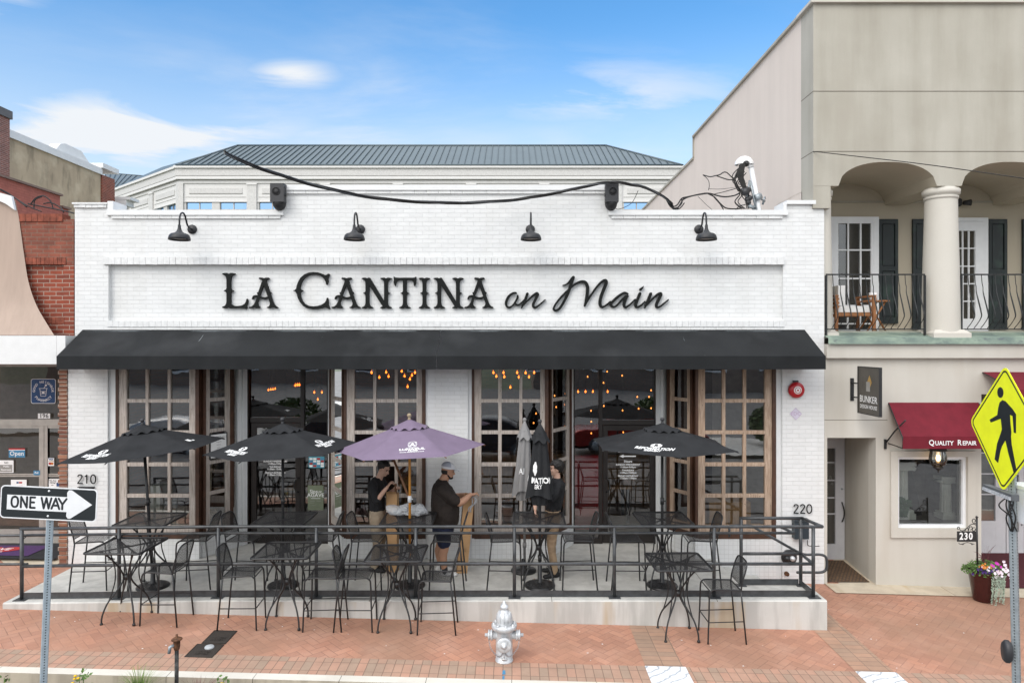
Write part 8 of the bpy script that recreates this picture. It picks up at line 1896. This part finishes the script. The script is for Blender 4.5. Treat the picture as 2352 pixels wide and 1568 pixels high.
# ================================================================== CARDBOARD, PLASTIC WRAP, LOOSE POLE
def carton(lab, base_, top_, w, d, yaw):
    t = thing('cardboard_box', lab, 'box', base_, group='tall cardboard boxes'); A, B = Vector(base_), Vector(top_); zd = (B-A); H = zd.length; zd.normalize(); xd = Vector((math.cos(yaw), math.sin(yaw), 0)); xd = (xd-zd*xd.dot(zd)).normalized(); yd = zd.cross(xd)
    Mx = Matrix((xd, yd, zd)).transposed().to_4x4(); Mx.translation = A
    b = MB(); th = .006; h, k = w/2, d/2
    b.box(-h, -k, 0, h, -k+th, H, Mx); b.box(-h, k-th, 0, h, k, H, Mx); b.box(-h, -k+th, 0, -h+th, k-th, H, Mx); b.box(h-th, -k+th, 0, h, k-th, H, Mx); b.box(-h+th, -k+th, 0, h-th, k-th, .006, Mx); b.build('carton', M['cardboard'], t)
    b = MB(); b.face([Mx @ Vector(v) for v in ((-h, -k, H), (h, -k, H), (h*.9, -k-.05, H+.05), (-h*.9, -k-.05, H+.05))]); b.face([Mx @ Vector(v) for v in ((h, -k, H), (h, k, H), (h+.05, k, H+.045), (h+.05, -k, H+.045))]); b.build('flap', M['cardboard'], t)
    b = MB(); Fm = Mx @ Matrix.Translation((0, -k-.001, 0)) @ Matrix.Rotation(R(90), 4, 'X')
    for (x, y, s) in ((.02, H*.30, .6), (-.03, H*.17, .5), (.02, H*.58, .5)):
        for q in range(3): b.prism([(x-.016*s+.012*q-.01, y-.05*s), (x-.011*s+.012*q-.01, y-.05*s), (x-.011*s+.012*q-.01, y+.05*s), (x-.016*s+.012*q-.01, y+.05*s)], Fm, .0006)
    b.build('printed_marks', plain('brown_print', (.14, .07, .03), .8), t); return Mx
bxM = carton('tall open cardboard box leaning by the man in the white cap', (-.80, -.66, .0), (-.685, -.62, 1.22), .165, .13, .15)
carton('tall open cardboard box standing before the young man with the pole', (-1.905, -.60, 0), (-1.905, -.60, 1.24), .17, .13, -.1)
random.seed(2); b = MB()
for k in range(6):
    s = [Vector((-.64+random.uniform(-.03, .03), -.71, 1.22)), Vector((-.60+random.uniform(-.03, .05), -.73, 1.14)), Vector((-.63+random.uniform(-.05, .03), -.72, 1.04)), Vector((-.66+random.uniform(-.03, .05), -.715, .97))]; b.tube([Vector(v) for v in spline([tuple(v) for v in s], 5)], random.uniform(.004, .009), 5)
b.noise(.012, 14); tag(b.build('plastic_strip', M['plastic_bag']), 'crumpled clear plastic strip hanging from the leaning cardboard box', 'plastic wrap')
zt_ = TT+.004
b = MB(); c0 = Vector((fx(935, -1.12), -1.12, zt_+.085)); random.seed(14)
for (dx, dz, rx, rz_2) in ((-.20, 0, .13, .085), (0, .01, .16, .10), (.17, .0, .15, .095), (-.08, -.02, .14, .07), (.08, -.02, .15, .07)):
    b.grid(lambda u, v: c0+Vector((dx+rx*math.sin(math.pi*v)*math.cos(2*math.pi*u), .10*math.sin(math.pi*v)*math.sin(2*math.pi*u), dz+rz_2*math.cos(math.pi*v)-.01)), 26, 16, wrap=True)
for f in b.bm.faces: f.smooth = False
for v in b.bm.verts:
    n1 = noise.noise(v.co*9+Vector((3, 1, 2))); n2 = abs(noise.noise(v.co*20)); n3 = noise.noise(v.co*47); v.co += (v.co-c0).normalized()*(.05*n1-.05*n2+.022*n3); v.co.z = max(v.co.z, zt_+.003)
tag(b.build('plastic_wrap', M['plastic_bag']), 'crumpled heap of clear plastic wrap on the table under the purple umbrella', 'plastic wrap')
pa, pb = P(902, 1050, -.75), P(945, 1156, -.95)
lp2 = thing('wooden_pole', 'brown wooden pole held slanting by the young man in black', 'pole', tuple(pb)); b = MB(); b.tube([pa, pb], .019, 12); b.build('shaft', M['brown_wood'], lp2)
pc_ = P(909, 1110, -.62); pd_ = P(911, 1150, -.60); b = MB(); b.tube([pc_, pd_-Vector((0, 0, .35))], .017, 10); tag(b.build('wooden_pole', M['brown_wood']), 'second brown pole standing in the cardboard box before the young man', 'pole')
# ================================================================== PEOPLE
def organic(b, voxel, it=3, fac=.5):
    me = bpy.data.meshes.new('form'); bmesh.ops.recalc_face_normals(b.bm, faces=b.bm.faces); b.bm.to_mesh(me); b.bm.free(); o = bpy.data.objects.new('form', me); C.objects.link(o)
    m = o.modifiers.new('r', 'REMESH'); m.mode = 'VOXEL'; m.voxel_size = voxel; s = o.modifiers.new('s', 'SMOOTH'); s.iterations = it; s.factor = fac
    dg = bpy.context.evaluated_depsgraph_get(); dg.update(); out = bpy.data.meshes.new_from_object(o.evaluated_get(dg)); bpy.data.objects.remove(o); bpy.data.meshes.remove(me)
    for p in out.polygons: p.use_smooth = True
    return out
def ball(b, c, r, Mx=None, seg=14):
    rx, ry, rz_3 = r if isinstance(r, tuple) else (r, r, r); T = (Mx or Matrix.Identity(4))
    b.lathe([(max(0.0, math.sin(math.pi*k/10)) if 0 < k < 10 else 0, -math.cos(math.pi*k/10)) for k in range(11)], T @ Matrix.Translation(c) @ Matrix.Diagonal((rx, ry, rz_3, 1)), seg)
def limb(b, pts, rs, seg=14):
    pp = spline([tuple(p)+(r,) for p, r in zip(pts, rs)], 4); b.tube([p[:3] for p in pp], [p[3] for p in pp], seg); ball(b, pts[0], rs[0]); ball(b, pts[-1], rs[-1])
def trunk(b, secs, seg=24):                  # (z, cx, cy, rx, ry)
    ss = spline(secs, 4); b.grid(lambda u, v: (lambda s: Vector((s[1]+s[3]*math.cos(2*math.pi*u), s[2]+s[4]*math.sin(2*math.pi*u), s[0])))(ss[min(len(ss)-1, int(round(v*(len(ss)-1))))]), seg, len(ss)-1, wrap=True)
    for s in (ss[0], ss[-1]): b.face([Vector((s[1]+s[3]*math.cos(2*math.pi*k/seg), s[2]+s[4]*math.sin(2*math.pi*k/seg), s[0])) for k in range(seg)])
def hand(b, wrist, d, palm_n, curl=.6, s=1.0):
    """palm, four unequal curled fingers and a thumb; d points along the hand, palm_n out of the palm"""
    w = Vector(wrist); d = Vector(d).normalized(); n = Vector(palm_n); n = (n-d*n.dot(d)).normalized(); side = d.cross(n)
    Mx = Matrix((d, side, n)).transposed().to_4x4(); Mx.translation = w
    ball(b, (.045*s, 0, 0), (.052*s, .041*s, .016*s), Mx)
    for k, L in enumerate((.066, .075, .070, .055)):
        y = (.030-.020*k)*s; p = Vector((.082*s, y, 0)); a = R(8)*(1.5-k)*.3; ang = 0; pts = [p]
        for seg_ in (.45, .32, .26): ang += curl*.95; p = p+Vector((math.cos(ang)*L*seg_*s, y*.0+math.sin(a)*L*seg_*s, math.sin(ang)*L*seg_*s)); pts.append(p)
        limb(b, [Mx @ q for q in pts], [.0098*s, .0095*s, .0088*s, .0078*s], 8)
    limb(b, [Mx @ Vector(q) for q in ((.018*s, .032*s, .004*s), (.045*s, .058*s, .016*s), (.068*s, .056*s, .034*s), (.080*s, .044*s, .046*s))], [.0135*s, .0125*s, .0105*s, .0085*s], 8)
def head_forms(b, Hm, beard=False):
    ball(b, (-.012, 0, .030), (.098, .078, .092), Hm, 20); ball(b, (.022, 0, -.030), (.070, .062, .088), Hm, 20); ball(b, (.048, 0, -.080), (.042, .040, .030), Hm); ball(b, (.010, 0, -.060), (.066, .058, .05), Hm)
    limb(b, [Hm @ Vector(q) for q in ((.080, 0, .018), (.098, 0, -.010), (.110, 0, -.030))], [.010, .012, .014], 8); ball(b, (.098, .011, -.034), .009, Hm); ball(b, (.098, -.011, -.034), .009, Hm)
    ball(b, (.082, 0, .026), (.014, .050, .011), Hm); ball(b, (.086, 0, -.058), (.012, .024, .007), Hm); ball(b, (.082, 0, -.070), (.012, .021, .007), Hm)
    for s in (-1, 1): ball(b, (-.005, s*.079, -.012), (.018, .009, .031), Hm); ball(b, (.062, s*.040, -.03), (.02, .018, .02), Hm)
def face_parts(Hm, t, brow=True):
    b = MB()
    for s in (-1, 1): ball(b, (.084, s*.031, .004), (.008, .012, .006), Hm, 10)
    b.build('eyes', M['eye'], t, local=True)
    b = MB()
    for s in (-1, 1): limb(b, [Hm @ Vector(q) for q in ((.094, s*.014, .024), (.092, s*.032, .030), (.080, s*.050, .024))], [.0045, .005, .003], 6)
    b.build('eyebrows', M['hair'], t, local=True)
    b = MB(); ball(b, (.0945, 0, -.063), (.005, .023, .004), Hm, 10); b.build('lips', plain('lip', (.36, .15, .12), .5), t, local=True)
def HM_(c, yaw, pitch): return Matrix.Translation(c) @ Matrix.Rotation(R(yaw), 4, 'Z') @ Matrix.Rotation(R(pitch), 4, 'Y')
def shoe(b, ank, yaw, L=.27, w=.047):
    T = Matrix.Translation((ank[0], ank[1], 0)) @ Matrix.Rotation(R(yaw), 4, 'Z')
    ball(b, (-.045, 0, .045), (.052, w*.92, .050), T); ball(b, (.06, 0, .040), (.085, w, .042), T); ball(b, (.135, 0, .034), (.062, w*.95, .034), T); limb(b, [T @ Vector((-.03, 0, .05)), T @ Vector((-.02, 0, .105))], [.045, .042])
def cut_floor(me, z=0.0):
    for v in me.vertices:
        if v.co.z < z: v.co.z = z
    return me
def wrinkle(me, amp, fr, seed):
    for v in me.vertices:
        q = v.co*fr+Vector((seed, 0, 0)); v.co += v.normal*(amp*(abs(noise.noise(Vector((q.x, q.y, q.z*.6))))*-1.6+.45)+amp*.5*noise.noise(q*2.3))
    return me
def put(name, me, mat, t):
    me.name = name; o = link(name, me, M[mat] if isinstance(mat, str) else mat, t, local=True); return o
def hair_cap(Hm, t, thick, line, curl, seed):
    """hair over the skull, ending at a hairline that leaves forehead, temples, ears and face free"""
    random.seed(seed); b = MB(); c0 = Vector((-.016, 0, .036)); Hi = Hm.inverted()
    ball(b, tuple(c0), (.099+thick, .080+thick*.8, .091+thick), Hm, 32)
    bmesh.ops.subdivide_edges(b.bm, edges=b.bm.edges[:], cuts=1)
    def bare(l): return (l.x > .052 and l.z < line) or (l.x > .012 and l.z < line-.045) or (l.x > -.035 and l.z < -.028) or l.z < -.072
    for v in b.bm.verts:
        l = Hi @ v.co
        if bare(l): l = c0+(l-c0)*.72
        v.co = Hm @ l
    for k in range(int(120*curl)):
        a = random.uniform(0, 2*math.pi); e = random.uniform(.05, 1.5); d = Vector((math.cos(a)*math.cos(e), math.sin(a)*math.cos(e), math.sin(e))); p = c0+Vector((d.x*(.093+thick), d.y*(.076+thick*.8), d.z*(.086+thick)))
        if not bare(p): ball(b, tuple(Hm @ p), random.uniform(.011, .018), None, 7)
    put('hair', wrinkle(organic(b, .0075, 1), .003, 60, seed), 'hair', t)
# --- young man in black holding the pole
t = thing('person', 'young man in a black shirt and khaki trousers, head bowed, holding a slanting wooden pole', 'person', (-2.16, -.55, 0), R(-8)); random.seed(31)
Hm = HM_((.105, -.0, 1.625), -18, 24)
b = MB(); head_forms(b, Hm); limb(b, [(.005, 0, 1.42), (.045, 0, 1.50), (.080, -.0, 1.58)], [.062, .055, .055])
trunk(b, [(.88, 0, 0, .085, .12), (1.05, 0, 0, .09, .125), (1.25, .0, 0, .10, .145), (1.40, -.01, 0, .09, .16), (1.45, -.01, 0, .06, .10)])
shR, shL = (-.02, -.185, 1.395), (-.0, .185, 1.395); elR, elL = (.075, -.245, 1.155), (.11, .20, 1.17); wrR, wrL = (.245, -.235, 1.385), (.265, .02, 1.285)
limb(b, [shR, elR], [.050, .040]); limb(b, [elR, (.165, -.245, 1.285), wrR], [.040, .036, .025]); limb(b, [shL, elL], [.050, .040]); limb(b, [elL, (.20, .11, 1.235), wrL], [.040, .035, .025])
hand(b, wrR, (.55, .05, .75), (.7, .35, -.5), .75); hand(b, wrL, (.55, -.2, .6), (.6, -.5, -.5), .75)
for s in (-1, 1): limb(b, [(.005, s*.095, .86), (.022, s*.103, .48), (-.005, s*.103, .09)], [.060, .046, .038])
put('body', organic(b, .0065, 2), 'skin_a', t); face_parts(Hm, t); hair_cap(Hm, t, .010, .070, .5, 3)
b = MB(); trunk(b, [(.955, .0, 0, .118, .158), (1.02, .0, 0, .122, .160), (1.15, -.01, 0, .122, .168), (1.30, -.02, 0, .128, .185), (1.40, -.02, 0, .112, .195), (1.45, -.012, 0, .080, .13), (1.485, .0, 0, .066, .075)])
limb(b, [(-.02, -.165, 1.40), (.035, -.235, 1.27), (.072, -.247, 1.165), (.095, -.248, 1.175)], [.072, .062, .054, .050]); limb(b, [(0, .165, 1.40), (.06, .205, 1.28), (.11, .20, 1.17), (.135, .175, 1.19)], [.072, .062, .054, .050])
put('shirt', wrinkle(organic(b, .010, 3), .008, 13, 1), 'cloth_black', t)
b = MB(); trunk(b, [(.80, .0, 0, .120, .172), (.90, 0, 0, .124, .172), (.975, 0, 0, .116, .158)])
for s in (-1, 1): limb(b, [(0, s*.088, .85), (.02, s*.10, .62), (.035, s*.105, .46), (.0, s*.105, .22), (-.012, s*.105, .09)], [.100, .086, .072, .062, .060])
put('trousers', cut_floor(wrinkle(organic(b, .011, 3), .008, 12, 5), .045), 'khaki_grey', t)
b = MB(); shoe(b, (-.012, -.105), -6); shoe(b, (-.012, .105), 10); put('shoes', cut_floor(organic(b, .009, 2), .003), 'shoe_black', t)
# --- man in the white cap
t = thing('person', 'stocky man in white cap, brown shirt and navy shorts, reaching over a cardboard box', 'person', (-1.085, -.74, 0), R(8)); 
Hm = HM_((.075, 0, 1.615), 6, 10)
b = MB(); head_forms(b, Hm); ball(b, (.03, 0, -.07), (.06, .062, .045), Hm); limb(b, [(-.02, 0, 1.40), (.015, 0, 1.49), (.05, 0, 1.56)], [.085, .074, .068])
trunk(b, [(.70, 0, 0, .15, .18), (1.0, .02, 0, .17, .19), (1.25, .0, 0, .15, .19), (1.42, -.02, 0, .10, .17)])
shR, shL = (-.01, -.215, 1.375), (-.01, .215, 1.375); elR, elL = (.245, -.235, 1.165), (.18, .25, 1.15); wrR, wrL = (.415, -.13, 1.262), (.36, .08, 1.22)
limb(b, [shR, elR], [.07, .056]); limb(b, [elR, (.33, -.19, 1.205), wrR], [.058, .053, .034]); limb(b, [shL, elL], [.07, .056]); limb(b, [elL, (.28, .17, 1.18), wrL], [.056, .050, .033])
hand(b, wrR, (.85, .25, .12), (.1, .1, -1), .42, 1.05); hand(b, wrL, (.8, -.4, .1), (.1, -.1, -1), .5, 1.05)
for s, fxx in ((-1, .02), (1, -.03)): limb(b, [(.0, s*.10, .80), (.0+fxx, s*.105, .47), (-.03+fxx, s*.105, .33), (.0+fxx, s*.105, .10)], [.115, .072, .070, .043])
put('body', organic(b, .0065, 2), 'skin_b', t); face_parts(Hm, t)
b = MB(); ball(b, (-.03, 0, -.005), (.080, .083, .060), Hm, 18)
for v in b.bm.verts:
    l = Hm.inverted() @ v.co
    if l.x > .015: l.x = .015
    v.co = Hm @ l
put('hair', organic(b, .008, 1), 'hair', t)
b = MB(); ball(b, (.055, 0, -.092), (.050, .054, .030), Hm); limb(b, [Hm @ Vector((.0, -.066, -.055)), Hm @ Vector((.035, -.060, -.085))], [.012, .014], 8); limb(b, [Hm @ Vector((.0, .066, -.055)), Hm @ Vector((.035, .060, -.085))], [.012, .014], 8); put('beard', organic(b, .008, 1), 'hair', t)
cp = MB(); Tc = Hm @ Matrix.Translation((-.012, 0, .045))
cp.grid(lambda u, v: Tc @ Vector((.112*math.cos(2*math.pi*u)*math.cos(v*math.pi/2)**.75, .092*math.sin(2*math.pi*u)*math.cos(v*math.pi/2)**.75, .105*math.sin(v*math.pi/2))), 36, 10, wrap=True)
fc = list(cp.bm.faces)
for f in fc:
    l = (Hm.inverted() @ f.calc_center_median())
    ang = math.degrees(math.atan2(l.y, l.x+.012)); f.material_index = 1 if (abs(ang) > 62 and l.z > .075 and abs((abs(ang)-62) % 59) > 7) else 0
cp.grid(lambda u, v: Tc @ Vector((.080+.115*v*math.cos((u-.5)*1.5)**.8-.03*(1-math.cos((u-.5)*2.4)), .086*math.sin((u-.5)*2.6)*(1-.12*v), .012-.022*v+.0*u)), 16, 5)
cp.grid(lambda u, v: Tc @ Vector((.080+.115*v*math.cos((u-.5)*1.5)**.8-.03*(1-math.cos((u-.5)*2.4)), .086*math.sin((u-.5)*2.6)*(1-.12*v), .005-.022*v)), 16, 5)
cp.build('cap', [M['cap_white'], M['cap_mesh']], t, local=True)
b = MB(); trunk(b, [(.765, .02, 0, .205, .225), (.85, .03, 0, .215, .235), (1.02, .035, 0, .225, .240), (1.18, .015, 0, .205, .240), (1.32, -.01, 0, .175, .238), (1.41, -.025, 0, .125, .195), (1.455, -.018, 0, .092, .12), (1.49, -.0, 0, .080, .088)])
limb(b, [(-.02, -.19, 1.375), (.08, -.24, 1.285), (.175, -.242, 1.205)], [.100, .092, .084]); limb(b, [(-.02, .19, 1.375), (.05, .25, 1.28), (.13, .255, 1.19)], [.100, .092, .084])
put('shirt', wrinkle(organic(b, .011, 3), .010, 9, 2), 'cloth_brown', t)
b = MB(); trunk(b, [(.66, 0, 0, .165, .195), (.80, .0, 0, .18, .205), (.92, .02, 0, .185, .21)])
for s in (-1, 1): limb(b, [(0, s*.10, .80), (.0, s*.108, .64), (.01, s*.110, .535)], [.125, .118, .108])
put('shorts', wrinkle(organic(b, .011, 3), .007, 11, 7), 'navy', t)
b = MB()
for s, fxx in ((-1, .02), (1, -.03)): limb(b, [(fxx, s*.105, .07), (fxx, s*.105, .135)], [.050, .047])
put('socks', organic(b, .009, 1), 'shoe_black', t)
b = MB(); shoe(b, (.0+.03, -.105), -14, w=.052); shoe(b, (-.03, .105), 8, w=.052); put('shoes', cut_floor(organic(b, .009, 2), .003), 'shoe_white', t)
# --- boy behind the closed umbrella
t = thing('person', 'dark-haired boy in a black shirt and khaki trousers hugging the closed black umbrella', 'person', (.645, -.80, 0), R(180))
Hm = HM_((-.045, .0, 1.668), 8, -2)
b = MB(); head_forms(b, Hm); limb(b, [(-.06, 0, 1.45), (-.06, 0, 1.53), (-.05, 0, 1.60)], [.064, .056, .055])
trunk(b, [(.90, 0, 0, .10, .135), (1.10, -.02, 0, .09, .13), (1.30, -.05, 0, .10, .15), (1.45, -.07, 0, .08, .16), (1.49, -.06, 0, .06, .10)])
shN, shF = (-.06, .185, 1.43), (-.05, -.185, 1.43); elN, elF = (.06, .27, 1.28), (.24, -.10, 1.20); wrN, wrF = (.22, .33, 1.42), (.285, .16, 1.07)
limb(b, [shN, elN], [.05, .042]); limb(b, [elN, wrN], [.040, .026]); limb(b, [shF, elF], [.05, .042]); limb(b, [elF, (.28, .05, 1.15), wrF], [.040, .036, .026])
hand(b, wrN, (.5, .2, .8), (.2, -1, 0), .6); hand(b, wrF, (-.05, .10, -.99), (-.8, .3, 0), .8)
for s in (-1, 1): limb(b, [(.005, s*.095, .90), (.024, s*.103, .50), (-.005, s*.106, .09)], [.060, .046, .036])
put('body', organic(b, .0065, 2), 'skin_a', t); face_parts(Hm, t); hair_cap(Hm, t, .018, .062, 1.3, 12)
b = MB(); trunk(b, [(1.03, -.0, 0, .122, .160), (1.10, -.012, 0, .130, .165), (1.22, -.035, 0, .130, .172), (1.36, -.06, 0, .128, .186), (1.44, -.07, 0, .112, .190), (1.485, -.065, 0, .080, .125), (1.525, -.06, 0, .066, .074)])
limb(b, [(-.06, .165, 1.43), (-.01, .235, 1.32), (.06, .27, 1.25), (.10, .282, 1.29)], [.074, .066, .058, .052]); limb(b, [(-.05, -.165, 1.43), (.08, -.20, 1.31), (.24, -.10, 1.20)], [.074, .064, .054])
put('shirt', wrinkle(organic(b, .010, 3), .008, 13, 9), 'cloth_black', t)
b = MB(); trunk(b, [(.86, .0, 0, .122, .165), (.95, 0, 0, .124, .166), (1.04, 0, 0, .116, .155)])
for s in (-1, 1): limb(b, [(0, s*.088, .90), (.02, s*.10, .66), (.03, s*.105, .48), (-.0, s*.108, .24), (-.01, s*.108, .10)], [.102, .085, .068, .058, .056])
put('trousers', cut_floor(wrinkle(organic(b, .011, 3), .010, 12, 15), .05), 'khaki', t)
b = MB(); b.grid(lambda u, v: Vector((.1215*math.cos(2*math.pi*u), .1615*math.sin(2*math.pi*u), 1.032+.036*v)), 36, 2, wrap=True); b.build('belt', M['belt'], t, local=True)
b = MB(); shoe(b, (-.01, .108), 22); shoe(b, (-.01, -.108), -12); put('shoes', cut_floor(organic(b, .009, 2), .003), 'shoe_black', t)
